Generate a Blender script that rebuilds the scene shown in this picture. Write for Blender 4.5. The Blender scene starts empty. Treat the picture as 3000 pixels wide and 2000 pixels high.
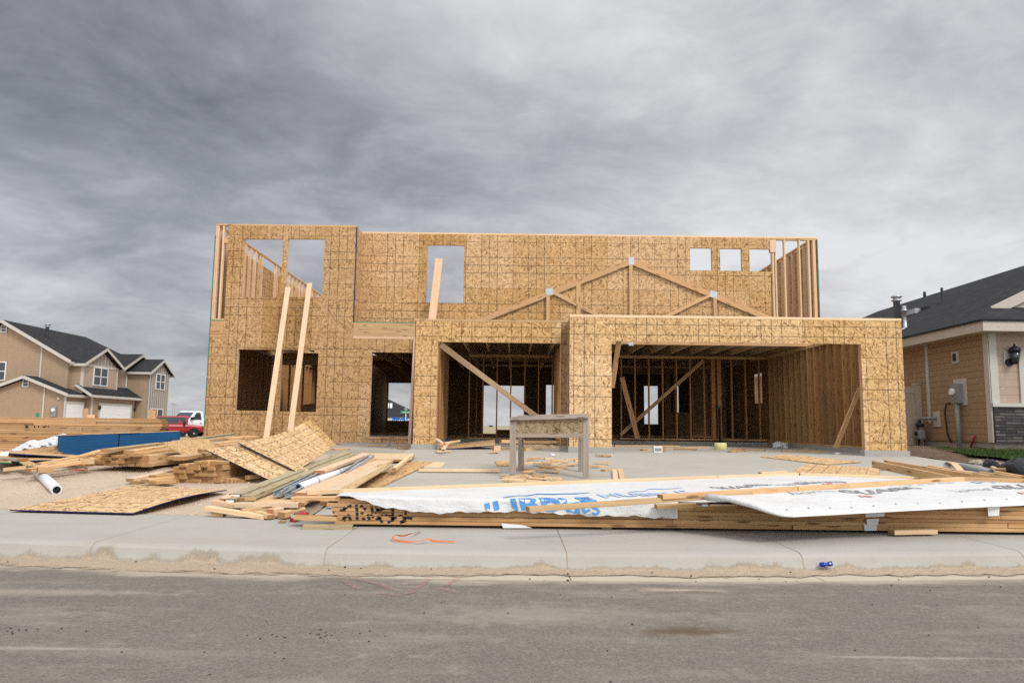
import bpy, bmesh, math, random
from mathutils import Vector, Matrix, Euler
R_ = math.radians
S = bpy.context.scene
COL = S.collection
rng = random.Random(7)

# ------------------------------------------------------------------ camera
F = 2168.0; PITCH = math.atan(247.0 / F); ROLL = 0.0122; CAMZ = 1.07
Fw = Vector((0, math.cos(PITCH), math.sin(PITCH)))
_r = Vector((1, 0, 0)); _u = Vector((0, -math.sin(PITCH), math.cos(PITCH)))
Rt = _r * math.cos(ROLL) + _u * math.sin(ROLL); Up = _u * math.cos(ROLL) - _r * math.sin(ROLL)
CAM = Vector((0, 0, CAMZ))
cd = bpy.data.cameras.new('camera'); cam = bpy.data.objects.new('camera', cd); COL.objects.link(cam)
cd.lens = F / 3000 * 36; cd.sensor_width = 36; cd.clip_end = 9000; cd.clip_start = 0.05
cam.matrix_world = Matrix(((Rt.x, Up.x, -Fw.x, 0), (Rt.y, Up.y, -Fw.y, 0), (Rt.z, Up.z, -Fw.z, CAMZ), (0, 0, 0, 1)))
S.camera = cam

def ray(px, py): return Rt * ((px - 1500) / F) + Up * (-(py - 1000) / F) + Fw
def PY(px, py, Y):
    d = ray(px, py); return CAM + d * (Y / d.y)
def PZ(px, py, Z):
    d = ray(px, py); return CAM + d * ((Z - CAMZ) / d.z)
def PX(px, py, X):
    d = ray(px, py); return CAM + d * (X / d.x)

# ------------------------------------------------------------------ terrain
def Yc(x):
    a = min(abs(x), 5.2); return 5.76 + 0.0185 * a * a + (abs(x) - a) * 0.16
def Yb(x): return Yc(x) + 1.72
def drive(y): return 0.12 + max(0, min(y, 14.4) - 7.44) * 0.0655
def lump(x, y):
    return 0.012 * math.sin(2.1 * x + 1.3 * y) * math.sin(1.7 * y - 0.6 * x) + 0.008 * math.sin(5.3 * x + 2) * math.sin(4.7 * y + x)
def G(x, y):
    b = Yb(x)
    if y < b + .015: return -.15
    d = y - b
    z = 0.115 + 0.085 * min(d, 3.2) + 0.022 * max(0, min(d, 11) - 3.2)
    if x > 7.0: z = 0.115 + 0.075 * min(d, 5.5) + 0.02 * max(0, min(d, 10) - 5.5)
    z += lump(x, y) * min(1, d / 1.0)
    if y > 20:
        t = min(1, (y - 20) / 24); t = t * t * (3 - 2 * t); z = z * (1 - t) + (-0.1) * t
    return z
def PG(px, py, dz=0.0, g=None):
    g = g or G; d = ray(px, py); t = 5.0
    for _ in range(60):
        p = CAM + d * t; err = p.z - (g(p.x, p.y) + dz); t += err / -d.z * 0.7
    return CAM + d * t
def PD(px, py, dz=0.0): return PG(px, py, dz, lambda x, y: drive(y))

# ------------------------------------------------------------------ objects
def tag(o, label=None, cat=None, group=None, kind=None):
    if label: o['label'] = label
    if cat: o['category'] = cat
    if group: o['group'] = group
    if kind: o['kind'] = kind
    return o
def empty(name, loc=(0, 0, 0), rz=0.0):
    o = bpy.data.objects.new(name, None); COL.objects.link(o); o.location = loc; o.rotation_euler = (0, 0, rz); o.empty_display_size = .1
    return o
def mesh(name, verts, faces, mats, parent=None, mi=None, smooth=False, uv=None, local=False):
    """verts in world space unless local; the object's origin is put at its base when it is top level."""
    me = bpy.data.meshes.new(name)
    verts = [Vector(v) for v in verts]
    off = Vector((0, 0, 0))
    if not local and parent is None:
        n = len(verts); off = sum(verts, Vector()) / n; off.z = min(v.z for v in verts)
    elif parent is not None and not local:
        off = parent['_o'] if '_o' in parent else Vector((0, 0, 0))
        off = Vector(off)
    me.from_pydata([v - off for v in verts], [], faces)
    for m in (mats if isinstance(mats, (list, tuple)) else [mats]): me.materials.append(m)
    if mi is not None: me.polygons.foreach_set('material_index', mi)
    ul = me.uv_layers.new(name='UVMap')
    me.update()
    if uv is None:
        for p in me.polygons:
            n = p.normal; a = max(range(3), key=lambda k: abs(n[k]))
            for li, vi in zip(p.loop_indices, p.vertices):
                c = verts[vi]
                ul.data[li].uv = ((c.y, c.z), (c.x, c.z), (c.x, c.y))[a]
    else:
        for p in me.polygons:
            for li, vi in zip(p.loop_indices, p.vertices): ul.data[li].uv = uv[vi]
    if smooth: me.polygons.foreach_set('use_smooth', [True] * len(me.polygons))
    o = bpy.data.objects.new(name, me); COL.objects.link(o)
    if parent is not None: o.parent = parent
    if not local: o.location = off if parent is None else (0, 0, 0)
    return o
def boxgeo(x0, x1, y0, y1, z0, z1):
    v = [(x0, y0, z0), (x1, y0, z0), (x1, y1, z0), (x0, y1, z0), (x0, y0, z1), (x1, y0, z1), (x1, y1, z1), (x0, y1, z1)]
    f = [(0, 3, 2, 1), (4, 5, 6, 7), (0, 1, 5, 4), (1, 2, 6, 5), (2, 3, 7, 6), (3, 0, 4, 7)]
    return v, f
def join(geos):
    V = []; Fc = []
    for v, f in geos:
        n = len(V); V += list(v); Fc += [tuple(i + n for i in q) for q in f]
    return V, Fc
def box(name, x0, x1, y0, y1, z0, z1, mat, parent=None):
    v, f = boxgeo(x0, x1, y0, y1, z0, z1); return mesh(name, v, f, mat, parent)
_cache = {}
def board_mesh(L, w, t, m, me_):
    k = (round(L, 2), round(w, 3), round(t, 3), m.name, me_.name)
    if k in _cache: return _cache[k]
    L = k[0]
    b = min(w, t) * .07
    prof = [(-w / 2 + b, -t / 2), (w / 2 - b, -t / 2), (w / 2, -t / 2 + b), (w / 2, t / 2 - b), (w / 2 - b, t / 2), (-w / 2 + b, t / 2), (-w / 2, t / 2 - b), (-w / 2, -t / 2 + b)]
    v = [(x, a, c) for x in (0, L) for a, c in prof]
    f = [(i, (i + 1) % 8, (i + 1) % 8 + 8, i + 8) for i in range(8)] + [tuple(range(7, -1, -1)), tuple(range(8, 16))]
    f = [tuple(reversed(q)) if i < 8 else q for i, q in enumerate(f)]
    me = bpy.data.meshes.new('board'); me.from_pydata(v, [], f); me.materials.append(m); me.materials.append(me_)
    me.polygons[8].material_index = 1; me.polygons[9].material_index = 1
    ul = me.uv_layers.new(name='UVMap'); me.update()
    bm = bmesh.new(); bm.from_mesh(me); bmesh.ops.recalc_face_normals(bm, faces=bm.faces); bm.to_mesh(me); bm.free()
    ul = me.uv_layers[0]
    for p in me.polygons:
        n = p.normal
        for li, vi in zip(p.loop_indices, p.vertices):
            c = v[vi]
            ul.data[li].uv = (c[1], c[2]) if abs(n.x) > .7 else ((c[0], c[1] + .5) if abs(n.z) > abs(n.y) else (c[0], c[2]))
    _cache[k] = me
    return me
def frame(a, b, up=(0, 0, 1)):
    x = (b - a).normalized(); u = Vector(up)
    if abs(x.dot(u)) > .98: u = Vector((0, 1, 0))
    y = u.cross(x).normalized(); z = x.cross(y)
    return Matrix(((x.x, y.x, z.x, a.x), (x.y, y.y, z.y, a.y), (x.z, y.z, z.z, a.z), (0, 0, 0, 1)))
def beam(name, a, b, w, t, mat, end=None, parent=None, up=(0, 0, 1)):
    """a board from a to b: w across, t along up"""
    a = Vector(a); b = Vector(b)
    me = board_mesh((b - a).length, w, t, mat, end or mat)
    o = bpy.data.objects.new(name, me); COL.objects.link(o)
    m = frame(a, b, up)
    if parent is not None:
        o.parent = parent
        m = Matrix.Translation(-Vector(parent['_o'] if '_o' in parent else (0, 0, 0))) @ m
    o.matrix_local = m
    return o
def holes_wall(name, axis, c0, c1, u0, u1, z0, z1, holes, mat, parent):
    """a flat panel with thickness c0..c1 along `axis` ('y' or 'x'), spanning u and z, with rectangular holes"""
    us = sorted({u0, u1} | {h for q in holes for h in q[:2] if u0 < h < u1})
    zs = sorted({z0, z1} | {h for q in holes for h in q[2:] if z0 < h < z1})
    def solid(i, j):
        if i < 0 or j < 0 or i >= len(us) - 1 or j >= len(zs) - 1: return False
        uc = (us[i] + us[i + 1]) / 2; zc = (zs[j] + zs[j + 1]) / 2
        return not any(q[0] < uc < q[1] and q[2] < zc < q[3] for q in holes)
    V = []; Fc = []; idx = {}
    def vv(u, c, z):
        k = (round(u, 5), c, round(z, 5))
        if k not in idx:
            idx[k] = len(V); V.append((u, c, z) if axis == 'y' else (c, u, z))
        return idx[k]
    fl = axis == 'x'
    def q(*p):
        t = tuple(vv(*i) for i in p); Fc.append(tuple(reversed(t)) if fl else t)
    for i in range(len(us) - 1):
        for j in range(len(zs) - 1):
            if not solid(i, j): continue
            a, b, c, d = us[i], us[i + 1], zs[j], zs[j + 1]
            q((a, c0, c), (b, c0, c), (b, c0, d), (a, c0, d)); q((b, c1, c), (a, c1, c), (a, c1, d), (b, c1, d))
            if not solid(i - 1, j): q((a, c1, c), (a, c0, c), (a, c0, d), (a, c1, d))
            if not solid(i + 1, j): q((b, c0, c), (b, c1, c), (b, c1, d), (b, c0, d))
            if not solid(i, j - 1): q((a, c1, c), (b, c1, c), (b, c0, c), (a, c0, c))
            if not solid(i, j + 1): q((a, c0, d), (b, c0, d), (b, c1, d), (a, c1, d))
    return mesh(name, V, Fc, mat, parent)
def sheet(name, P, th, mat, edge=None, parent=None, nu=10, nv=6, bend=None, edges=None):
    """a thin panel over four corners P (p0 p1 p2 p3 in order); bend(s,t)->dz. Local z is roughly the panel's normal."""
    p0, p1, p2, p3 = [Vector(p) for p in P]
    top = []; uv = []
    lu = ((p1 - p0).length + (p2 - p3).length) / 2; lv = ((p3 - p0).length + (p2 - p1).length) / 2
    for j in range(nv + 1):
        for i in range(nu + 1):
            s = i / nu; t = j / nv
            p = (p0 * (1 - s) + p1 * s) * (1 - t) + (p3 * (1 - s) + p2 * s) * t
            if bend: p = p + Vector((0, 0, bend(s, t)))
            top.append(p); uv.append((s * lu, t * lv))
    n = (p1 - p0).cross(p3 - p0).normalized()
    if n.z < 0: n = -n
    N = len(top); V = top + [p - n * th for p in top]; UV = uv + uv
    Fc = []; mi = []
    flip = (p1 - p0).cross(p3 - p0).z < 0
    W = nu + 1
    for j in range(nv):
        for i in range(nu):
            a = j * W + i; q = (a, a + 1, a + W + 1, a + W)
            Fc.append(q[::-1] if flip else q); mi.append(0)
            q2 = tuple(k + N for k in q); Fc.append(q2 if flip else q2[::-1]); mi.append(0)
    ring = [[j for j in range(W)], [j * W + nu for j in range(nv + 1)], [nv * W + nu - j for j in range(W)], [(nv - j) * W for j in range(nv + 1)]]
    for e, r in enumerate(ring):
        for a, b in zip(r, r[1:]):
            q = (a, a + N, b + N, b)
            Fc.append(q[::-1] if flip else q); mi.append(1 if edge and (edges is None or e in edges) else 0)
    return mesh(name, V, Fc, [mat, edge] if edge else [mat], parent, mi=mi, uv=UV)
def tube(name, pts, r, mat, parent=None, n=10, caps=True, radii=None):
    pts = [Vector(p) for p in pts]; V = []; Fc = []
    prev = None
    for i, p in enumerate(pts):
        d = (pts[min(i + 1, len(pts) - 1)] - pts[max(i - 1, 0)]).normalized()
        u = prev or (Vector((0, 0, 1)) if abs(d.z) < .9 else Vector((1, 0, 0)))
        a = d.cross(u).normalized(); u = a.cross(d).normalized(); prev = u
        rr = radii[i] if radii else r
        V += [p + (a * math.cos(k * 2 * math.pi / n) + u * math.sin(k * 2 * math.pi / n)) * rr for k in range(n)]
    for i in range(len(pts) - 1):
        for k in range(n):
            a = i * n + k; b = i * n + (k + 1) % n
            Fc.append((a, b, b + n, a + n))
    if caps: Fc += [tuple(range(n - 1, -1, -1)), tuple(range(len(V) - n, len(V)))]
    o = mesh(name, V, Fc, mat, parent, smooth=False)
    for p in o.data.polygons: p.use_smooth = len(p.vertices) == 4
    return o
def lathe(name, c, prof, mat, parent=None, n=20, axis='z'):
    V = []; Fc = []
    c = Vector(c)
    for r, h in prof:
        for k in range(n):
            a = k * 2 * math.pi / n
            v = Vector((r * math.cos(a), r * math.sin(a), h))
            if axis == 'x': v = Vector((h, v.x, v.y))
            if axis == 'y': v = Vector((v.x, h, v.y))
            V.append(c + v)
    for i in range(len(prof) - 1):
        for k in range(n):
            a = i * n + k; b = i * n + (k + 1) % n; Fc.append((a, b, b + n, a + n))
    Fc += [tuple(range(n - 1, -1, -1)), tuple(range(len(V) - n, len(V)))]
    o = mesh(name, V, Fc, mat, parent)
    for p in o.data.polygons: p.use_smooth = len(p.vertices) == 4
    bm = bmesh.new(); bm.from_mesh(o.data); bmesh.ops.recalc_face_normals(bm, faces=bm.faces); bm.to_mesh(o.data); bm.free()
    return o
def root(name, label, cat, loc=(0, 0, 0), group=None):
    o = empty(name, loc); o['_o'] = tuple(loc); tag(o, label, cat, group); return o

# ------------------------------------------------------------------ materials
class NT:
    def __init__(s, name, rough=.8, spec=.3):
        s.m = bpy.data.materials.new(name); s.m.use_nodes = True; s.t = s.m.node_tree; s.b = s.t.nodes['Principled BSDF']
        s.b.inputs['Roughness'].default_value = rough; s.b.inputs['Specular IOR Level'].default_value = spec
    def n(s, typ, **kw):
        x = s.t.nodes.new(typ)
        for k, v in kw.items():
            if k.startswith('i_'):
                key = k[2:]; key = int(key) if key.isdigit() else key.replace('_', ' ')
                if isinstance(v, bpy.types.NodeSocket): s.t.links.new(v, x.inputs[key])
                else: x.inputs[key].default_value = v
            else: setattr(x, k, v)
        return x
    def L(s, a, b): s.t.links.new(a, b)
    def math(s, op, a, b=None, c=None):
        x = s.n('ShaderNodeMath', operation=op)
        for i, v in enumerate((a, b, c)):
            if v is None: continue
            if isinstance(v, (int, float)): x.inputs[i].default_value = v
            else: s.L(v, x.inputs[i])
        return x.outputs[0]
    def mix(s, f, a, b, blend='MIX'):
        x = s.n('ShaderNodeMix', data_type='RGBA', blend_type=blend)
        for key, v in ((0, f), (6, a), (7, b)):
            if isinstance(v, (int, float)): x.inputs[key].default_value = v
            elif isinstance(v, tuple): x.inputs[key].default_value = (*v, 1) if len(v) == 3 else v
            else: s.L(v, x.inputs[key])
        return x.outputs[2]
    def ramp(s, f, stops, interp='LINEAR'):
        x = s.n('ShaderNodeValToRGB'); r = x.color_ramp; r.interpolation = interp
        while len(r.elements) < len(stops): r.elements.new(.5)
        for e, (p, c) in zip(r.elements, stops):
            e.position = p; e.color = (*c, 1) if len(c) == 3 else c
        s.L(f, x.inputs[0]); return x.outputs[0]
    def uv(s, rand=True, scale=(1, 1, 1)):
        c = s.n('ShaderNodeUVMap').outputs[0]
        if rand:
            o = s.n('ShaderNodeObjectInfo').outputs['Random']
            v = s.n('ShaderNodeVectorMath', operation='SCALE', i_0=(37.0, 91.0, 0)); s.L(o, v.inputs['Scale'])
            a = s.n('ShaderNodeVectorMath', operation='ADD'); s.L(c, a.inputs[0]); s.L(v.outputs[0], a.inputs[1]); c = a.outputs[0]
        if scale != (1, 1, 1): c = s.vm(c, scale)
        return c
    def obj(s): return s.n('ShaderNodeTexCoord').outputs['Object']
    def vm(s, c, scale=(1, 1, 1), rot=0.0, loc=(0, 0, 0)):
        x = s.n('ShaderNodeMapping'); s.L(c, x.inputs[0]); x.inputs['Scale'].default_value = scale; x.inputs['Rotation'].default_value = (0, 0, rot); x.inputs['Location'].default_value = loc
        return x.outputs[0]
    def noise(s, c, scale, detail=4, rough=.55, out='Fac', dist=0.0):
        x = s.n('ShaderNodeTexNoise'); s.L(c, x.inputs['Vector']); x.inputs['Scale'].default_value = scale; x.inputs['Detail'].default_value = detail; x.inputs['Roughness'].default_value = rough; x.inputs['Distortion'].default_value = dist
        return x.outputs[out]
    def vor(s, c, scale, out='Color', feature='F1', dims='2D', rnd=1.0):
        x = s.n('ShaderNodeTexVoronoi', feature=feature, voronoi_dimensions=dims); s.L(c, x.inputs['Vector']); x.inputs['Scale'].default_value = scale; x.inputs['Randomness'].default_value = rnd
        return x.outputs[out]
    def bump(s, h, strength=.3, dist=.01):
        x = s.n('ShaderNodeBump'); s.L(h, x.inputs['Height']); x.inputs['Strength'].default_value = strength; x.inputs['Distance'].default_value = dist
        s.L(x.outputs[0], s.b.inputs['Normal'])
    def done(s, col):
        if isinstance(col, tuple): s.b.inputs['Base Color'].default_value = (*col, 1)
        else: s.L(col, s.b.inputs['Base Color'])
        return s.m
    def sep(s, c): return s.n('ShaderNodeSeparateXYZ', i_0=c).outputs

def plain(name, col, rough=.6, metal=0.0, var=.12, scale=20, spec=.3):
    k = NT(name, rough, spec); k.b.inputs['Metallic'].default_value = metal
    n = k.noise(k.obj(), scale, 5)
    c = k.mix(n, tuple(max(0, x * (1 - var * 1.6)) for x in col), tuple(min(1, x * (1 + var)) for x in col))
    return k.done(c)
def lines(k, c, spans, per, half, axis):
    """mask of thin lines at given offsets in a period, along one coordinate"""
    v = k.sep(c)[axis]
    m = k.math('MULTIPLY', k.math('FRACT', k.math('DIVIDE', v, per)), per)
    out = None
    for s in spans:
        d = k.math('ABSOLUTE', k.math('SUBTRACT', m, s))
        l = k.math('LESS_THAN', d, half)
        out = l if out is None else k.math('MAXIMUM', out, l)
    return out
def osb(name, tint=(1, 1, 1), grid=(0, 0), gridon=True, dirt=.15, bright=1.0, ang0=.35):
    k = NT(name, .85, .15)
    rand = not gridon
    c = k.uv(rand=rand)
    w = k.n('ShaderNodeTexNoise'); k.L(c, w.inputs['Vector']); w.inputs['Scale'].default_value = 9; w.inputs['Detail'].default_value = 2
    dv = k.n('ShaderNodeVectorMath', operation='MULTIPLY_ADD'); k.L(w.outputs['Color'], dv.inputs[0]); dv.inputs[1].default_value = (.012, .012, 0); k.L(c, dv.inputs[2])
    c2 = dv.outputs[0]
    fl = []
    for i, (a, sx, sy) in enumerate(((ang0, 13, 60), (ang0 + .95, 15, 66), (ang0 + 2.0, 13, 56), (ang0 + 2.7, 18, 90))):
        m = k.vm(k.vm(c2, rot=a, loc=(i * 3.3, i * 7.7, 0)), scale=(sx, sy, 1))
        fl.append(k.sep(k.vor(m, 1.0))[0])
    sel = k.sep(k.vor(k.vm(c2, scale=(7, 7, 1)), 1.0))[1]
    v = k.mix(k.math('GREATER_THAN', sel, .33), fl[0], fl[1])
    v = k.mix(k.math('GREATER_THAN', sel, .66), v, fl[2])
    v = k.mix(k.math('GREATER_THAN', fl[3], .80), v, k.math('MULTIPLY', fl[0], .9))
    fine = k.noise(k.vm(c2, scale=(60, 60, 1)), 1.0, 3)
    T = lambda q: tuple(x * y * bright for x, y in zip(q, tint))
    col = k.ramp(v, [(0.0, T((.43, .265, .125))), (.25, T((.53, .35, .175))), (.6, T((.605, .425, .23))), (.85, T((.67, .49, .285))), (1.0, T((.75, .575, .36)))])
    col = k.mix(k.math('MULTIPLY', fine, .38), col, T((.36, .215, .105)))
    for a, sx, sy, thr, amt in ((ang0 + .5, 16, 66, .085, .9), (ang0 + 1.5, 15, 60, .08, .9), (ang0 + 2.4, 21, 92, .10, .8)):
        vc = k.sep(k.vor(k.vm(k.vm(c2, rot=a, loc=(a * 5, a * 9, 0)), scale=(sx, sy, 1)), 1.0))
        dk = k.math('MULTIPLY', k.math('LESS_THAN', vc[0], thr), k.math('MULTIPLY_ADD', vc[1], amt * .6, amt * .4))
        col = k.mix(dk, col, T((.17, .08, .03)))
    big = k.noise(c, 1.1, 4)
    col = k.mix(k.math('MULTIPLY', k.math('SUBTRACT', big, .42), dirt * 4), col, T((.30, .18, .085)))
    if gridon:
        pv = k.n('ShaderNodeVectorMath', operation='FLOOR'); k.L(k.vm(k.vm(c, loc=(grid[0], grid[1], 0)), scale=(1 / 1.2192, 1 / 2.4384, 1)), pv.inputs[0])
        wn = k.n('ShaderNodeTexWhiteNoise', noise_dimensions='2D'); k.L(pv.outputs[0], wn.inputs['Vector'])
        hs = k.n('ShaderNodeHueSaturation'); k.L(col, hs.inputs['Color']); k.L(k.math('MULTIPLY_ADD', wn.outputs['Value'], .24, .87), hs.inputs['Value']); k.L(k.math('MULTIPLY_ADD', wn.outputs['Value'], -.16, 1.08), hs.inputs['Saturation']); col = hs.outputs[0]
        cg = k.vm(c, loc=(grid[0], grid[1], 0))
        wob = k.noise(c, 3.0, 2)
        a = lines(k, cg, (.002, .408, .611, .815), 1.2192, .0075, 0); b = lines(k, cg, (.002, .408, .611, .815), 1.2192, .0075, 1)
        seam = k.math('MAXIMUM', lines(k, cg, (.002,), 1.2192, .007, 0), lines(k, cg, (.002,), 2.4384, .008, 1))
        keep = k.math('GREATER_THAN', k.noise(k.vm(c, scale=(.9, .9, 1), loc=(5, 2, 0)), 1.0, 1), .30)
        keep2 = k.math('GREATER_THAN', k.noise(k.vm(c, scale=(.8, .8, 1), loc=(15, 9, 0)), 1.0, 1), .33)
        g = k.math('MAXIMUM', k.math('MULTIPLY', a, keep), k.math('MULTIPLY', b, keep2))
        g = k.math('MULTIPLY', k.math('MAXIMUM', g, seam), k.math('MULTIPLY_ADD', wob, .5, .42))
        col = k.mix(k.math('MINIMUM', g, .93), col, (.035, .028, .02))
        # nails along the studs
    else:
        cg = c
    k.bump(k.math('ADD', v, k.math('MULTIPLY', fine, .5)), .35, .004)
    return k.done(col)
def wood(name, light, dark, var=.22, knots=True, rough=.7):
    k = NT(name, rough, .25)
    c = k.uv()
    rnd = k.n('ShaderNodeObjectInfo').outputs['Random']
    g = k.noise(k.vm(c, scale=(1.2, 42, 1)), 1.0, 5, .6, dist=.6)
    g2 = k.noise(k.vm(c, scale=(4, 170, 1)), 1.0, 3)
    v = k.math('ADD', k.math('MULTIPLY', g, .7), k.math('MULTIPLY', g2, .3))
    col = k.ramp(v, [(.3, dark), (.62, light)])
    col = k.mix(k.math('MULTIPLY', rnd, 1.0), col, k.mix(1.0, col, (1.02, .90, .82), 'MULTIPLY'))
    r2 = k.math('FRACT', k.math('MULTIPLY', rnd, 17.3))
    hs = k.n('ShaderNodeHueSaturation'); k.L(col, hs.inputs['Color']); k.L(k.math('MULTIPLY_ADD', r2, var * 1.6, 1 - var), hs.inputs['Value'])
    col = hs.outputs[0]
    if knots:
        d = k.vor(k.vm(c, scale=(1.5, 9, 1)), 1.0, 'Distance')
        kn = k.ramp(d, [(.0, (1, 1, 1)), (.075, (1, 1, 1)), (.13, (0, 0, 0))])
        col = k.mix(k.math('MULTIPLY', k.sep(kn)[0], .75), col, (.13, .06, .025))
    st = k.noise(k.vm(c, scale=(1.3, 3, 1)), 1.0, 4)
    col = k.mix(k.math('MULTIPLY', k.math('GREATER_THAN', st, .64), .16), col, (.2, .14, .09))
    k.bump(v, .15, .003)
    return k.done(col)

M = {}
M['osb'] = osb('osb_sheathing', (.93, .84, .73), (0.1, .35), dirt=.25)
M['osb_main'] = osb('osb_sheathing_upper', (1.05, .96, .83), (0.0, .3), ang0=1.1)
M['osb_garage'] = osb('osb_sheathing_garage', (1.16, 1.10, .97), (.42, -.02), dirt=.08, ang0=.2)
M['osb_loose'] = osb('osb_loose_panel', (1.10, 1.05, .96), gridon=False, dirt=.1, ang0=.1)
M['osb_sheet'] = osb('osb_lined_panel', (1.10, 1.05, .96), (.2, .41), dirt=.1, ang0=.1)
M['osb_old'] = osb('osb_weathered', (.60, .66, .74), gridon=False, dirt=.3)
M['osb_pier_shaded'] = osb('osb_pier_shaded', (.66, .56, .45), (.2, .1), dirt=.3)  # browner sheet, with shade from the jutting right bay in its tint
M['osb_inner'] = osb('osb_shaded_inner', (.62, .48, .34), gridon=False, dirt=.3)  # darker tint paints in the shade inside the garage
M['osb_dark'] = osb('osb_shaded', (.5, .45, .4), gridon=False, dirt=.4)  # interior shade mixed into the tint of rear wall, slab and partitions
M['rim'] = wood('rim_board_strand', (.58, .40, .21), (.36, .21, .09), .08)
M['lumber'] = wood('fresh_lumber', (.72, .51, .28), (.50, .31, .145))
M['stack'] = wood('banded_lumber', (.60, .385, .19), (.38, .22, .095), .2)  # browner lumber, darkened further for the shade on the front stack
M['stud'] = wood('framing_lumber', (.64, .44, .235), (.44, .27, .125), .15)
M['stud_in'] = wood('shaded_lumber', (.46, .27, .115), (.25, .13, .05), .28)  # framing lumber darkened; the indoor shade is in the colour
M['end'] = plain('lumber_end_grain', (.40, .225, .095), .85, var=.35, scale=90)
M['pale'] = wood('pale_lumber', (.80, .62, .40), (.62, .43, .24), .12, knots=False)
M['pink'] = wood('pink_fir_lumber', (.76, .57, .39), (.60, .42, .265), .1, knots=False)
M['endpink'] = plain('fir_end_grain', (.45, .21, .10), .85, var=.3, scale=90)
M['grey_wood'] = wood('weathered_lumber', (.43, .38, .325), (.19, .16, .13), .10)
M['treated'] = wood('treated_lumber', (.44, .39, .25), (.30, .26, .155), .1)
M['treated_end'] = plain('treated_end_grain', (.10, .09, .05), .9)
M['label'] = plain('white_label_paper', (.75, .76, .75), .6, var=.05)
M['navy'] = plain('navy_edge_paint', (.012, .02, .09), .6, var=.25, scale=60)
M['green_edge'] = plain('green_edge_paint', (.03, .20, .14), .6, var=.3)
def stackblue():
    k = NT('blue_sealed_panel_edges', .75, .2); c = k.obj()
    z = k.sep(c)[2]
    l = k.math('FRACT', k.math('DIVIDE', z, .0135))
    ln = k.math('LESS_THAN', l, .16)
    n = k.noise(k.vm(c, scale=(3, 3, 90)), 1.0, 4); n2 = k.noise(c, 3.0, 4)
    col = k.ramp(n, [(.3, (.007, .055, .15)), (.7, (.016, .105, .25))])
    col = k.mix(k.math('MULTIPLY', n2, .4), col, (.004, .035, .10))
    return k.done(k.mix(k.math('MULTIPLY', ln, .6), col, (.003, .014, .04)))
M['stackblue'] = stackblue()
def concrete(name, base, stain=.25, broom=False):
    k = NT(name, .9, .2); c = k.n('ShaderNodeNewGeometry').outputs['Position']
    n = k.noise(c, .9, 8, .66); n2 = k.noise(c, 48, 4, .7); n3 = k.noise(k.vm(c, scale=(.5, 2.2, 1)), 1.0, 7, .7); n4 = k.noise(c, 6, 7, .7)
    col = k.mix(n, tuple(x * .80 for x in base), tuple(min(1, x * 1.12) for x in base))
    col = k.mix(k.math('MULTIPLY', n2, .38), col, tuple(x * .70 for x in base))
    col = k.mix(k.sep(k.ramp(n3, [(.52, (0, 0, 0)), (.74, (stain * 2, stain * 2, stain * 2))]))[0], col, (base[0] * .80, base[1] * .72, base[2] * .60))
    col = k.mix(k.sep(k.ramp(n4, [(.30, (.35, .35, .35)), (.45, (0, 0, 0))]))[0], col, tuple(x * .66 for x in base))
    sp = k.noise(c, 150, 2)
    col = k.mix(k.math('MULTIPLY', k.math('GREATER_THAN', sp, .70), .4), col, (.16, .14, .12))
    st = k.noise(k.vm(c, scale=(90, 7, 1)), 1.0, 3)
    if broom: col = k.mix(k.math('MULTIPLY', st, .22), col, tuple(x * .72 for x in base))
    k.bump(k.math('ADD', n2, st) if broom else n2, .35, .004)
    return k.done(col)
M['concrete'] = concrete('driveway_concrete', (.455, .425, .37), .4)
M['gutter'] = concrete('dusty_gutter_concrete', (.53, .465, .365), .5)
M['walk'] = concrete('sidewalk_concrete', (.445, .42, .372), broom=True)
M['footing'] = concrete('footing_concrete', (.40, .385, .35), .5)
def dirtmat(name, a, b, peb=.3):
    k = NT(name, .95, .1); c = k.obj()
    n = k.noise(c, .9, 8, .62); n2 = k.noise(c, 14, 6, .7); n3 = k.noise(c, 90, 3, .7)
    col = k.mix(n, a, b)
    col = k.mix(k.math('MULTIPLY', n2, .42), col, tuple(x * .6 for x in a))
    pb = k.vor(c, 28, 'Distance', dims='3D'); pc = k.sep(k.vor(c, 28, 'Color', dims='3D'))[0]
    msk = k.math('MULTIPLY', k.math('LESS_THAN', pb, .33), k.math('GREATER_THAN', pc, 1 - peb))
    col = k.mix(k.math('MULTIPLY', msk, .6), col, k.mix(pc, (.2, .15, .11), (.5, .42, .33)))
    k.bump(k.math('ADD', k.math('ADD', n2, k.math('MULTIPLY', n3, .5)), k.math('MULTIPLY', msk, .4)), .55, .05)
    return k.done(col)
M['dirt'] = dirtmat('bare_dirt', (.56, .43, .315), (.70, .56, .43))
M['sand'] = dirtmat('washed_sand', (.42, .33, .23), (.56, .44, .315), .08)
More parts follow.
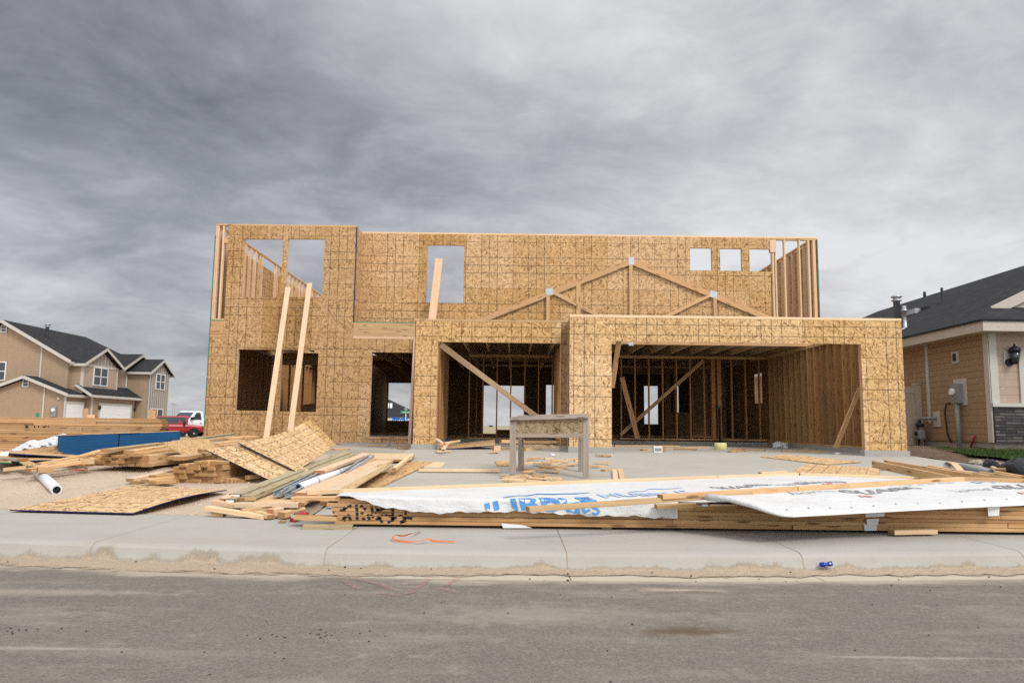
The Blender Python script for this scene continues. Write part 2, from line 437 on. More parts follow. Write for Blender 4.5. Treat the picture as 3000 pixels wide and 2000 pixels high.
def sandmat():
    k = NT('washed_sand', .95, .1); c = k.n('ShaderNodeNewGeometry').outputs['Position']; u = k.uv(rand=False); t = k.sep(u)[1]
    n = k.noise(c, 2.2, 7, .65); n2 = k.noise(c, 22, 6, .75); n3 = k.noise(c, 110, 3, .7)
    col = k.mix(n, (.44, .345, .24), (.60, .485, .35)); col = k.mix(k.math('MULTIPLY', n2, .42), col, (.30, .23, .155))
    tn = k.math('ADD', t, k.math('MULTIPLY', k.math('SUBTRACT', k.noise(k.vm(c, scale=(5, 14, 14)), 1.0, 6, .75), .5), .9))
    lo = k.sep(k.ramp(tn, [(-.0, (0, 0, 0)), (.20, (1, 1, 1))]))[0]
    th_ = k.math('ADD', t, k.math('MULTIPLY', k.math('SUBTRACT', n2, .5), .22))
    hi = k.sep(k.ramp(th_, [(.86, (1, 1, 1)), (.985, (0, 0, 0))]))[0]
    k.L(k.math('MULTIPLY', lo, hi), k.b.inputs['Alpha'])
    k.bump(k.math('ADD', n2, k.math('MULTIPLY', n3, .6)), .7, .03)
    return k.done(col)
M['sand_drift'] = sandmat()
M['gravel'] = dirtmat('gravel_bed', (.33, .27, .2), (.5, .43, .34), .8)
M['mulch'] = dirtmat('dark_soil', (.10, .065, .04), (.22, .15, .10), .3)
def asphalt():
    k = NT('dusty_asphalt', .92, .12); c = k.n('ShaderNodeNewGeometry').outputs['Position']
    X, Y = k.sep(c)[0], k.sep(c)[1]
    n = k.noise(k.vm(c, scale=(.30, 1.0, 1)), 1.0, 7, .62); n2 = k.noise(c, 70, 3, .7); n3 = k.noise(k.vm(c, scale=(1.1, 3.2, 1), rot=.06), 1.0, 7, .68); n4 = k.noise(c, 5.5, 6, .7)
    col = k.mix(n, (.140, .117, .097), (.235, .199, .166))
    v = k.sep(k.vor(c, 105, 'Color', dims='3D'))[0]
    col = k.mix(.30, col, k.mix(v, (.085, .075, .066), (.40, .36, .315)))
    col = k.mix(k.math('MULTIPLY', n2, .30), col, (.10, .088, .078))
    col = k.mix(k.sep(k.ramp(n3, [(.50, (0, 0, 0)), (.78, (.55, .55, .55))]))[0], col, (.37, .32, .265))
    col = k.mix(k.sep(k.ramp(n4, [(.56, (0, 0, 0)), (.76, (.4, .4, .4))]))[0], col, (.40, .35, .295))
    col = k.mix(k.sep(k.ramp(n4, [(.26, (.45, .45, .45)), (.42, (0, 0, 0))]))[0], col, (.115, .10, .09))
    # dust washed out of the gutter along the road edge
    ax = k.math('MINIMUM', k.math('ABSOLUTE', X), 5.2)
    d = k.math('SUBTRACT', k.math('ADD', k.math('MULTIPLY', k.math('MULTIPLY', ax, ax), .0185), 5.29), Y)
    dn = k.math('ADD', d, k.math('MULTIPLY', k.math('SUBTRACT', k.noise(k.vm(c, scale=(1.1, 3.5, 1)), 1.0, 6, .7), .5), .75))
    col = k.mix(k.sep(k.ramp(dn, [(.0, (.7, .7, .7)), (.16, (0, 0, 0))]))[0], col, (.48, .40, .31))
    for (x, y, rx, ry, cc, a) in ((.93, 4.02, .34, .12, (.13, .092, .06), .95), (1.10, 5.03, .42, .08, (.42, .345, .26), .8), (1.22, 4.98, .17, .035, (.13, .105, .08), .8), (2.9, 5.22, .2, .03, (.13, .105, .085), .7), (.2, 4.35, .9, .30, (.36, .305, .25), .5), (-3.1, 4.75, 1.3, .12, (.38, .32, .265), .6), (-2.2, 3.6, .5, .03, (.42, .37, .31), .5), (1.9, 3.62, .7, .03, (.42, .37, .31), .5)):
        q = k.vm(c, scale=(1 / rx, 1 / ry, 0), loc=(-x / rx, -y / ry, 0))
        ln = k.n('ShaderNodeVectorMath', operation='LENGTH'); k.L(q, ln.inputs[0])
        dd = k.math('ADD', ln.outputs['Value'], k.math('MULTIPLY', k.math('SUBTRACT', k.noise(c, 7, 6, .75), .5), 2.2))
        msk = k.sep(k.ramp(dd, [(.2, (1, 1, 1)), (1.25, (0, 0, 0))]))[0]
        col = k.mix(k.math('MULTIPLY', msk, a), col, cc)
    k.bump(k.math('ADD', n2, k.math('MULTIPLY', v, .6)), .5, .006)
    return k.done(col)
M['asphalt'] = asphalt()
def siding(name, base, per, axis=1, dots=True, lineamt=.7, vert=False):
    k = NT(name, .8, .2); c = k.uv(rand=False)
    v = k.sep(c)[0 if vert else 1]
    f = k.math('FRACT', k.math('DIVIDE', v, per))
    ln = k.math('LESS_THAN', f, .10)
    n = k.noise(c, 2.5, 5)
    col = k.mix(n, tuple(x * .88 for x in base), tuple(x * 1.1 for x in base))
    col = k.mix(k.math('MULTIPLY', ln, lineamt), col, tuple(x * .35 for x in base))
    if dots:
        q = k.vm(c, scale=(1 / .45, 1 / per, 1), loc=(0, .5, 0))
        d = k.vor(k.vm(q, scale=(1, 1, 1)), 1.0, 'Distance', rnd=.55)
        col = k.mix(k.math('MULTIPLY', k.math('LESS_THAN', d, .055), .6), col, (.70, .68, .64))
    k.bump(f, .5, .012)
    return k.done(col)
M['siding'] = siding('tan_lap_siding', (.365, .26, .175), .20, lineamt=.28)
M['siding_warm'] = siding('ochre_lap_siding', (.345, .235, .138), .165)
M['siding_pink'] = siding('pinkish_lap_siding', (.44, .33, .26), .20, lineamt=.35)
M['batten'] = siding('grey_board_panel', (.27, .245, .215), .4, dots=False, lineamt=.0, vert=True)
def shingle():
    k = NT('black_shingles', .92, .15); c = k.uv(rand=False)
    b = k.n('ShaderNodeTexBrick'); k.L(c, b.inputs['Vector'])
    b.inputs['Color1'].default_value = (.022, .022, .024, 1); b.inputs['Color2'].default_value = (.045, .045, .048, 1); b.inputs['Mortar'].default_value = (.008, .008, .009, 1)
    b.inputs['Scale'].default_value = 1; b.inputs['Brick Width'].default_value = .3; b.inputs['Row Height'].default_value = .14; b.inputs['Mortar Size'].default_value = .012
    n = k.noise(c, 1.5, 5)
    col = k.mix(k.math('MULTIPLY', n, .4), b.outputs[0], (.05, .05, .053)); k.bump(b.outputs['Fac'], -.6, .01)
    return k.done(col)
M['shingle'] = shingle()
def ledge():
    k = NT('stacked_ledge_stone', .9, .2); c = k.uv(rand=False)
    w = k.n('ShaderNodeTexNoise'); k.L(c, w.inputs['Vector']); w.inputs['Scale'].default_value = 5; w.inputs['Detail'].default_value = 3
    dv = k.n('ShaderNodeVectorMath', operation='MULTIPLY_ADD'); k.L(w.outputs['Color'], dv.inputs[0]); dv.inputs[1].default_value = (.05, .035, 0); k.L(c, dv.inputs[2])
    b = k.n('ShaderNodeTexBrick'); k.L(dv.outputs[0], b.inputs['Vector']); b.squash = .6; b.squash_frequency = 3; b.offset = .37
    b.inputs['Color1'].default_value = (.055, .05, .055, 1); b.inputs['Color2'].default_value = (.20, .175, .16, 1); b.inputs['Mortar'].default_value = (.012, .011, .011, 1)
    b.inputs['Scale'].default_value = 1; b.inputs['Brick Width'].default_value = .42; b.inputs['Row Height'].default_value = .075; b.inputs['Mortar Size'].default_value = .008; b.inputs['Bias'].default_value = -.2
    n = k.noise(c, 14, 5)
    col = k.mix(k.math('MULTIPLY', n, .6), b.outputs[0], (.05, .046, .046))
    k.bump(k.math('SUBTRACT', n, k.math('MULTIPLY', b.outputs['Fac'], 2)), .9, .03)
    return k.done(col)
M['ledge'] = ledge()
M['trim'] = plain('primed_trim', (.52, .49, .44), .7, var=.08)
M['fascia'] = plain('tan_fascia', (.50, .44, .37), .7, var=.1)
M['white'] = plain('white_vinyl', (.78, .78, .77), .5, var=.04)
def doormat():
    k = NT('white_panel_door', .5, .3); c = k.uv(rand=False)
    f = k.math('FRACT', k.math('DIVIDE', k.sep(c)[1], .53)); l = k.math('LESS_THAN', f, .05)
    k.bump(l, -.6, .02); return k.done(k.mix(k.math('MULTIPLY', l, .5), (.78, .78, .77), (.45, .45, .46)))
M['door'] = doormat()
M['glass'] = plain('dark_window_glass', (.035, .045, .055), .06, var=.3, scale=2, spec=.6)
M['galv'] = plain('galvanised_steel', (.52, .53, .54), .42, .75, .15, 40)
M['steel'] = plain('grey_steel_stud', (.42, .43, .44), .5, .15, .15, 30)
M['greymetal'] = plain('grey_painted_metal', (.27, .27, .27), .55, .1)
M['black'] = plain('black_metal', (.018, .018, .02), .45)
M['blackplastic'] = plain('black_plastic', (.022, .023, .026), .5, var=.3)
M['pipe'] = plain('white_pipe', (.80, .80, .80), .4, var=.04)
M['dark'] = plain('hollow_shade', (.01, .01, .012), .9)  # near-black fill painted for the shade inside pipe ends and wheel wells
M['sky_blue'] = plain('blue_ring', (.16, .30, .55), .5)
M['red'] = plain('red_car_paint', (.30, .012, .02), .3, var=.15, scale=2, spec=.5)
M['whitepaint'] = plain('white_car_paint', (.74, .75, .77), .3, var=.03, spec=.5)
M['tyre'] = plain('tyre_rubber', (.018, .018, .018), .85)
M['rim_metal'] = plain('wheel_steel', (.50, .50, .49), .4, .5)
M['orange'] = plain('orange_plastic', (.66, .17, .06), .5, var=.1)
M['yellow'] = plain('pale_yellow_foam', (.72, .66, .30), .8, var=.08)
M['yellowpack'] = plain('yellow_wrapper', (.70, .52, .04), .5)
M['green'] = plain('green_plastic', (.02, .22, .11), .5)
M['sign_green'] = plain('green_sign_face', (.01, .19, .10), .5, var=.05)
M['sign_blue'] = plain('blue_banner', (.012, .10, .40), .5, var=.06)
M['white_ink'] = plain('white_lettering', (.85, .85, .85), .6, var=.02)
M['card'] = plain('brown_cardboard', (.36, .23, .12), .85)
M['redcard'] = plain('red_cardboard', (.45, .02, .03), .6)
M['can'] = plain('blue_can_paint', (.012, .05, .36), .3, .4, .2)
M['clod'] = plain('dark_clod', (.055, .045, .037), .95, var=.4)
M['stone'] = plain('pale_pebble', (.42, .36, .29), .9, var=.3)
M['field'] = dirtmat('far_field', (.36, .29, .19), (.46, .38, .25), .0)
M['vinyl'] = plain('beige_vinyl_gate', (.45, .375, .295), .6, var=.06, scale=3)
M['redconduit'] = plain('red_conduit', (.40, .03, .03), .5)
M['black_ink'] = plain('black_stencil_paint', (.02, .02, .022), .8, var=.4, scale=70)
def fabric(name, base, fine=True):
    k = NT(name, .55, .35); c = k.obj()
    n = k.noise(c, 2.2, 5, .6); n2 = k.noise(c, 11, 4)
    col = k.mix(n, tuple(x * .86 for x in base), base); col = k.mix(k.math('MULTIPLY', n2, .25), col, tuple(x * .85 for x in base))
    n5 = k.noise(k.vm(c, scale=(1.6, 9, 4), rot=.35), 1.0, 4, .6, dist=1.2)
    k.bump(k.math('ADD', k.math('ADD', n2, k.math('MULTIPLY', n, 2)), k.math('MULTIPLY', n5, 1.6)), .45, .03)
    return k.done(col)
M['wrap'] = fabric('white_house_wrap', (.68, .675, .66))
M['plastic'] = fabric('white_poly_film', (.72, .73, .75))
M['ink_blue'] = plain('faded_blue_ink', (.10, .30, .62), .7, var=.2, scale=14)
M['ink_pale'] = plain('pale_blue_ink', (.42, .53, .74), .7, var=.15, scale=14)
M['ink_grey'] = plain('grey_ink', (.30, .29, .295), .7, var=.3, scale=25)
M['ink_thin'] = plain('thin_grey_ink', (.45, .43, .43), .7, var=.2, scale=25)
M['ink_red'] = plain('faded_red_ink', (.66, .30, .31), .7, var=.2, scale=25)
def paintmark():
    k = NT('worn_pink_paint', .9, .1); c = k.obj()
    n = k.noise(c, 30, 5, .8)
    a = k.math('MULTIPLY', k.sep(k.ramp(n, [(.42, (0, 0, 0)), (.62, (1, 1, 1))]))[0], .62)
    k.L(a, k.b.inputs['Alpha']); return k.done((.46, .26, .235))
M['pinkpaint'] = paintmark()
def grassmat():
    k = NT('lawn_grass', .8, .2); o = k.obj(); n = k.noise(o, 1.5, 4); n2 = k.noise(o, 40, 2)
    return k.done(k.mix(k.math('MULTIPLY', n2, 1.0), k.mix(n, (.016, .036, .008), (.032, .07, .013)), (.065, .10, .024)))
M['grass'] = grassmat()
# ================================================================== SETTING
def grid_surface(name, xs, ys, fz, mat, kind='structure', smooth=True):
    V = [(x, y, fz(x, y)) for y in ys for x in xs]; W = len(xs)
    Fc = [(j * W + i, j * W + i + 1, (j + 1) * W + i + 1, (j + 1) * W + i) for j in range(len(ys) - 1) for i in range(W - 1)]
    o = mesh(name, V, Fc, mat, smooth=smooth); tag(o, kind=kind); return o
def rngf(a, b, n): return [a + (b - a) * i / n for i in range(n + 1)]
DL = -2.0                                             # left edge of the driveway
def drx(y): return 7.78 if y > 14.3 else 7.78 + (14.3 - y) * .235
def ground_z(x, y):
    z = G(x, y)
    if DL - .02 < x < drx(max(7, min(y, 22))) + .02 and 6 < y < 23: z = min(z, drive(y) - .12) if y < 14.6 else .3
    if -7.4 < x < 7.8 and 18 < y < 30: z = .35
    if x > 8 and y > 11: z = max(z, .36 + .2 * min(1, (y - 11) / 5)) if y < 40 else z
    return z
xs = [-4000, -1500, -600, -250, -120, -80, -60, -45, -34, -26, -20, -16] + rngf(-13, -9.5, 10)[:-1] + rngf(-9.5, -1.9, 84)[:-1] + rngf(-1.9, 7.6, 22)[:-1] + rngf(7.6, 14, 36) + [17, 22, 30, 45, 80, 200, 600, 1500, 4000]
ys = [5.4] + rngf(6.9, 11.5, 66)[:-1] + rngf(11.5, 20, 40)[:-1] + rngf(20, 50, 20) + [60, 80, 120, 200, 400, 900, 2000, 7000]
grid_surface('ground', xs, ys, ground_z, M['dirt'])
# far field sheet keeps the plain beyond the lots dry and pale
grid_surface('field', [-4000, -300, -80, 80, 300, 4000], [75, 150, 400, 1500, 7000], lambda x, y: -.06, M['field'])
# road, gutter, curb and sidewalk follow the same gentle curve
xr = [-60, -30, -15, -9] + rngf(-7, 7, 56) + [9, 15, 30, 60]
yr = [-14, -6, -2, 0, 1.5, 2.5, 3.2, 4, 4.6]
V = []; W = len(xr)
for y in yr: V += [(x, y, .012) for x in xr]
V += [(x, Yc(x) - .465, 0.008) for x in xr]
Fc = [(j * W + i, j * W + i + 1, (j + 1) * W + i + 1, (j + 1) * W + i) for j in range(len(yr)) for i in range(W - 1)]
tag(mesh('road', V, Fc, M['asphalt']), kind='structure')
prof = [(-.475, .001), (-.10, -.012), (-.06, .004), (-.035, .045), (-.012, .092), (.02, .112), (.06, .120), (1.72, .128), (1.72, -.1)]
joints = [-12.5, -10.6, -8.8, -6.95, -5.12, -3.27, -1.40, .435, 2.25, 4.10, 5.95, 7.8, 9.6, 11.5]
V = []; Fc = []; MI = []; W = len(prof)
for a, b in zip(joints, joints[1:]):
    cols = rngf(a + .004, b - .004, 6); n0 = len(V)
    for x in cols: V += [(x, Yc(x) + d, h + .0) for d, h in prof]
    for i in range(len(cols) - 1):
        for j in range(W - 1):
            p = n0 + i * W + j; Fc.append((p, p + W, p + W + 1, p + 1)); MI.append(1 if j == 0 else 0)
    MI += [0, 0]
    Fc += [tuple(n0 + j for j in range(W)), tuple(n0 + 6 * W + j for j in reversed(range(W)))]
tag(mesh('sidewalk', V, Fc, [M['walk'], M['gutter']], mi=MI), kind='structure')
V = []; Fc = []
for i, x in enumerate(rngf(-12, 11, 60)):
    V += [(x, Yc(x) + d, h - .005) for d, h in prof[:-1]]
W = len(prof) - 1
for i in range(60):
    for j in range(W - 1):
        p = i * W + j; Fc.append((p, p + W, p + W + 1, p + 1))
tag(mesh('sidewalk_bed', V, Fc, M['sand']), kind='structure')
# sand washed into the gutter
rs = random.Random(3)
bumps = [(rs.uniform(-6, 6), rs.uniform(.03, .13), rs.uniform(.2, 1)) for _ in range(70)] + [(-2.35, .13, 1.6), (-1.9, .2, 1.8), (-3.1, .12, 1.3), (-4.3, .2, 1.1), (1.9, .25, 1.5), (3.4, .3, 1.2), (-2.75, .1, 1.2)]
def creep(x): return min(1.0, .02 + sum(a * math.exp(-((x - c) / w) ** 2) for c, w, a in bumps) * (.34 if x < -.8 else .24))
xsd = rngf(-7, 7, 700); V = []; UVs = []; T = 14
def gut(d): return 0.001 - (d + .475) * .035 if d < -.1 else (-.012 + (d + .1) * .4 if d < -.06 else .004 + (d + .06) * 1.64)
for x in xsd:
    cr = creep(x); e = .03 * math.sin(x * 3.1) + .03 * math.sin(x * 7.7 + 1) + .02 * math.sin(x * 23)
    q_ = min(1, max(0, (x + 1.4) / 1.2)); lo = (-.47 + e) * (1 - q_) + (-.27 + e) * q_
    hi = -.052 + .060 * cr + .005 * math.sin(x * 47) * math.sin(x * 19) + .003 * math.sin(x * 131)
    for j in range(T + 1):
        t = j / T; d = lo + (hi - lo) * t
        h = .022 * math.sin(math.pi * min(1, t) ** 1.6) * (.45 + .55 * cr) + (.004 * math.sin(x * 31 + t * 9) + .003 * math.sin(x * 57 - t * 17)) * math.sin(math.pi * t)
        V.append((x, Yc(x) + d - .004 * (d > -.06), gut(d) + .005 + max(0, h))); UVs.append((x, t))
W = T + 1
Fc = [(i * W + j, (i + 1) * W + j, (i + 1) * W + j + 1, i * W + j + 1) for i in range(len(xsd) - 1) for j in range(T)]
tag(mesh('sand', V, Fc, M['sand_drift'], smooth=True, uv=UVs), kind='stuff')
# driveway and garage floor
ysd = rngf(7.3, 14.4, 12) + [22.0]
V = []; Fc = []
for y in ysd:
    y0 = y
    for i in range(9):
        x = DL + (drx(y) - DL) * i / 8; f_ = Yb(x) - .004; yq = y if y > 14.4 else f_ + (14.4 - f_) * (y - 7.3) / 7.1
        V.append((x, yq, drive(yq) + .004))
for j in range(len(ysd) - 1):
    for i in range(8): p = j * 9 + i; Fc.append((p, p + 1, p + 10, p + 9))
n0 = len(V)
for j in range(len(ysd)):
    for i in (0, 8): v = V[j * 9 + i]; V.append((v[0], v[1], v[2] - .14))
for j in range(len(ysd) - 1):
    Fc.append((j * 9, (j + 1) * 9, n0 + 2 * j + 2, n0 + 2 * j)); Fc.append((j * 9 + 8, n0 + 2 * j + 1, n0 + 2 * j + 3, (j + 1) * 9 + 8))
tag(mesh('driveway', V, Fc, M['concrete']), kind='structure')
v, f = boxgeo(-4.35, DL - .012, 14.9, 18.1, .3, .565)
tag(mesh('path', v, f, M['concrete']), kind='structure')
# gravel strip beside the driveway, lawn and soil by the neighbour
gx = [DL - .75, DL - .5, DL - .25, DL - .01]
V = []; 
for y in rngf(7.6, 13.5, 30):
    V += [(x + .12 * math.sin(3 * y) * (i == 0), y, max(G(x, y), drive(y) - .10) + (.0 if i in (0,) else .02 + .012 * math.sin(9 * y + 5 * i))) for i, x in enumerate(gx)]
Fc = [(j * 4 + i, j * 4 + i + 1, j * 4 + i + 5, j * 4 + i + 4) for j in range(30) for i in range(3)]
tag(mesh('gravel', V, Fc, M['gravel'], smooth=True), kind='stuff')
def soil_z(x, y): return ground_z(x, y) + .02 + .035 * math.sin(2.3 * x + y) * math.sin(1.9 * y) + .02 * math.sin(6 * x) * math.sin(5 * y + x)
def strip(name, left, right, y0, y1, n, m, fz, mat, kind):
    V = []
    for j in range(n + 1):
        y = y0 + (y1 - y0) * j / n
        for i in range(m + 1):
            x = left(y) + (right(y) - left(y)) * i / m; V.append((x, y, fz(x, y)))
    Fc = [(j * (m + 1) + i, j * (m + 1) + i + 1, (j + 1) * (m + 1) + i + 1, (j + 1) * (m + 1) + i) for j in range(n) for i in range(m)]
    o = mesh(name, V, Fc, mat, smooth=True); return tag(o, kind=kind)
strip('soil', lambda y: drx(y) + .03, lambda y: 22, 12.2, 24, 40, 34, soil_z, M['mulch'], 'structure')
# lawn: turf with blades
lawn_l = lambda y: 9.05 + .2 * math.sin(2 * y) + (max(0, y - 13.5) * .2)
strip('lawn', lawn_l, lambda y: 24, 10.9, 17.2, 24, 30, lambda x, y: ground_z(x, y) + .075, M['grass'], 'structure')
rg = random.Random(11); V = []; Fc = []
for _ in range(14000):
    y = 11.1 + rg.random() ** 1.0 * 6.2; x = lawn_l(y) - .12 + rg.random() * 4.5
    z = ground_z(x, y) + .07; h = rg.uniform(.03, .075); a = rg.uniform(0, 6.28); w = .009; tx = rg.uniform(-.03, .03); ty = rg.uniform(-.03, .03)
    n = len(V); dx = math.cos(a) * w; dy = math.sin(a) * w
    V += [(x - dx, y - dy, z), (x + dx, y + dy, z), (x + tx, y + ty, z + h)]; Fc.append((n, n + 1, n + 2))
tag(mesh('grass', V, Fc, M['grass']), kind='stuff')
# river-rock strip between lawn and driveway
def rocks(name, n, place, size, mat, seed, flat=.6):
    rr = random.Random(seed); V = []; Fc = []
    for _ in range(n):
        x, y, z = place(rr); s = rr.uniform(*size); n0 = len(V); a0 = rr.random() * 6
        ring = [(math.cos(a0 + i * 1.2566) * s * rr.uniform(.7, 1.2), math.sin(a0 + i * 1.2566) * s * rr.uniform(.7, 1.2)) for i in range(5)]
        V += [(x + p, y + q, z - s * .2) for p, q in ring] + [(x + p * .72, y + q * .72, z + s * flat * rr.uniform(.6, 1.1)) for p, q in ring]
        Fc += [(n0 + i, n0 + (i + 1) % 5, n0 + 5 + (i + 1) % 5, n0 + 5 + i) for i in range(5)] + [tuple(n0 + 5 + i for i in range(5))]
    return mesh(name, V, Fc, mat)
def rp(rr):
    y = rr.uniform(10.6, 13.3); x = drx(y) + rr.uniform(.12, .62); return x, y, ground_z(x, y) + .05
tag(rocks('river_pebbles', 260, rp, (.03, .075), M['stone'], 5), kind='stuff')
def cp(rr):
    if rr.random() < .36:
        c = rr.choice([(-2.55, 3.9, .22, .07), (-2.55, 3.88, .1, .05), (-.95, 3.85, .18, .05), (-.9, 3.9, .2, .04)])
        return rr.gauss(c[0], c[2]), rr.gauss(c[1], c[3]), .014
    return rr.uniform(-4, 4), rr.uniform(3.2, 5.3), .013
tag(rocks('road_grit', 120, cp, (.0025, .007), M['clod'], 9), kind='stuff')
def sp(rr):
    x = rr.uniform(-5, 5); return x, Yc(x) - rr.uniform(.1, .5), .012
tag(rocks('gutter_grit', 46, sp, (.003, .012), M['clod'], 19), kind='stuff')
def dp(rr):
    y = 7.3 + rr.random() ** 1.5 * 5; x = rr.uniform(-8.5, -2.2); y = max(y, Yb(x) + .06); return x, y, G(x, y) + .003
tag(rocks('dirt_lumps', 900, dp, (.006, .022), M['dirt'], 29), kind='stuff')
# worn survey paint on the asphalt
def strokes(name, segs, w, mat, fz, parent=None):
    V = []; Fc = []
    for (a, b) in segs:
        a = Vector(a); b = Vector(b); d = (b - a).normalized(); nrm = Vector((-d.y, d.x, 0)) * w / 2; n = len(V)
        k = max(1, int((b - a).length / .06))
        for i in range(k + 1):
            p = a + (b - a) * i / k
            for s in (-1, 1): q = p + nrm * s; V.append((q.x, q.y, fz(q.x, q.y)))
        Fc += [(n + 2 * i, n + 2 * i + 1, n + 2 * i + 3, n + 2 * i + 2) for i in range(k)]
    return mesh(name, V, Fc, mat, parent)
rz = lambda x, y: .0165
pp = lambda *l: [tuple(PZ(x, y, .015)[:2]) + (0,) for x, y in l]
ln = pp((1195, 1739), (1262, 1690)), pp((1030, 1690), (1120, 1712)), pp((1120, 1712), (1160, 1730)), pp((1110, 1735), (1180, 1745)), pp((1262, 1690), (1345, 1692)), pp((1345, 1692), (1300, 1715)), pp((1285, 1722), (1340, 1735)), pp((1050, 1725), (1010, 1700))
tag(strokes('survey_mark', [(a, b) for a, b in ln], .05, M['pinkpaint'], rz), 'worn pink survey paint scrawled on the asphalt below the orange strap', 'paint mark')

# ================================================================== THE FRAMED HOUSE
H = root('framed_house', 'unfinished two-storey house of bare studs and OSB sheathing with two open garage bays', 'house', (0, 18.0, .57))
YL, YM, YG, YR, YK, YB = 18.2, 18.8, 15.0, 14.36, 21.8, 29.0
FL, W1, F2, T2 = .76, 3.20, 3.58, 6.03        # floor, top of first walls, second floor, top of second walls
XL, XR = -7.48, 7.74
th = .012
studs = []
def stud(x, y, z0, z1, face='x', name='stud', w=.089, t=.038):
    """face: direction of the narrow edge's thickness (x: wall runs along x)"""
    studs.append((x, y, z0, z1, face, w, t))
P_ = lambda px, py, Y: PY(px, py, Y)
# openings in the left front section (x0,x1,z0,z1) measured from the photograph
def hole(px0, py0, px1, py1, Y):
    a = PY(px0, py0, Y); b = PY(px1, py1, Y); return (a.x, b.x, b.z, a.z)
hW1 = hole(717, 699.5, 822, 871, YL); hW2 = hole(844.5, 699.5, 945, 871, YL)
hB1 = hole(699, 1023, 803, 1203, YL); hB2 = hole(825, 1024, 926, 1206, YL); hD = hole(1090, 1031.5, 1204, 1280, YL)
XB = PY(665, 800, YL).x                        # left end of the upper sheathing
XJ = PY(1041, 800, YL).x                       # right end of the upper left section
XP = PY(1215, 1100, YL).x
holes_wall('wall_sheathing', 'y', YL - th, YL, XL, XP + .3, .62, W1 - .035, [hB1, hB2, hD], M['osb'], H)
holes_wall('wall_sheathing', 'y', YL - th, YL, XB, XJ, W1 - .033, T2 - .04, [hW1, hW2], M['osb'], H)
box('rim_board', XL, XB - .003, YL - .009, YL + .03, W1 + .04, F2 - .012, M['rim'], H)
box('rim_board', XJ + .003, XP + .3, YL - .009, YL + .03, W1 + .04, F2 - .012, M['rim'], H)
beam('top_plate', (XL, YL + .05, W1), (XB - .004, YL + .05, W1), .115, .07, M['stud'], M['end'], H)
beam('top_plate', (XJ + .004, YL + .05, W1), (XP + .3, YL + .05, W1), .125, .07, M['pink'], M['endpink'], H)
box('floor_edge', XL, XB - .003, YL - .006, YL + .1, F2 - .012, F2 + .008, M['green_edge'], H)
box('floor_edge', XJ + .003, XP + .3, YL - .006, YL + .1, F2 - .012, F2 + .008, M['green_edge'], H)
beam('top_plate', (XL, YL + .05, T2 - .02), (XJ, YL + .05, T2 - .02), .114, .04, M['stud'], M['end'], H)
beam('bottom_plate', (XL, YL + .05, F2 + .028), (XB, YL + .05, F2 + .028), .1, .038, M['stud'], M['end'], H)
# corner studs of the exposed left bay
for x, w in ((XL + .02, .038), (XL + .062, .038), (XL + .19, .038)):
    beam('corner_stud', (x, YL + .05, F2 + .05), (x, YL + .05, T2 - .04), .1, w, M['pink'], M['endpink'], H, up=(1, 0, 0))
beam('header', (XL + .21, YL + .05, T2 - .42), (XB + .02, YL + .05, T2 - .42), .09, .14, M['stud'], M['end'], H)
# jog between the left section and the recessed main wall
holes_wall('wall_sheathing', 'x', XJ - .0, XJ + th, YL - th + .002, YM - th - .002, F2, T2 - .04, [], M['osb_main'], H)
box('panel_edge', XJ - .012, XJ + th + .003, YL - th - .006, YL - th + .001, F2, T2 - .04, M['navy'], H)
# main second-floor wall
hM = hole(1252, 717.5, 1357, 888, YM); hS1 = hole(2021, 726, 2086, 792.5, YM); hS2 = hole(2108.5, 728, 2174, 794, YM); hS3 = hole(2195, 729, 2262, 796, YM)
XE = PY(2257, 800, YM).x
holes_wall('wall_sheathing', 'y', YM - th, YM, XJ + th + .002, XE, F2 - .35, T2 - .04, [hM, hS1, hS2, (hS3[0], XE + 1, hS3[2], hS3[3])], M['osb_main'], H)
XR2 = PY(2396, 800, YM).x
beam('top_plate', (XJ + .02, YM + .05, T2 - .02), (XR2, YM + .05, T2 - .02), .114, .04, M['pale'], M['end'], H)
beam('top_plate', (XE, YM + .05, T2 - .06), (XR2, YM + .05, T2 - .06), .1, .038, M['stud'], M['end'], H)
beam('header', (XE + .004, YM + .03, T2 - .25), (XE + .14, YM + .03, T2 - .25), .1, .33, M['pink'], M['endpink'], H)
for px, w in ((2267, .038), (2274, .038), (2301, .036), (2345, .036), (2372, .05), (2388, .075)):
    x = PY(px, 810, YM).x
    beam('corner_stud', (x, YM + .05, F2 + .04), (x, YM + .05, T2 - .08), .1, w, M['pale'] if px in (2301, 2345, 2274) else M['pink'], M['end'], H, up=(1, 0, 0))
# window jamb studs behind the sheathing
for h, Y, z0, z1 in ((hW1, YL, F2, T2), (hW2, YL, F2, T2), (hB1, YL, FL, W1), (hB2, YL, FL, W1), (hD, YL, FL, W1), (hM, YM, F2, T2), (hS1, YM, F2, T2), (hS2, YM, F2, T2), (hS3, YM, F2, T2)):
    for x in (h[0] - .019, h[1] + .019): beam('jamb_stud', (x, Y + .048, z0), (x, Y + .048, z1 - .05), .089, .036, M['pink'] if Y == YL else M['stud'], M['end'], H, up=(1, 0, 0))
    beam('header', (h[0] - .03, Y + .05, h[3] + .10), (h[1] + .03, Y + .05, h[3] + .10), .085, .19, M['stud'], M['end'], H)
    if h is not hD: beam('sill_plate', (h[0] - .03, Y + .05, h[2] - .021), (h[1] + .03, Y + .05, h[2] - .021), .086, .038, M['stud'], M['end'], H)
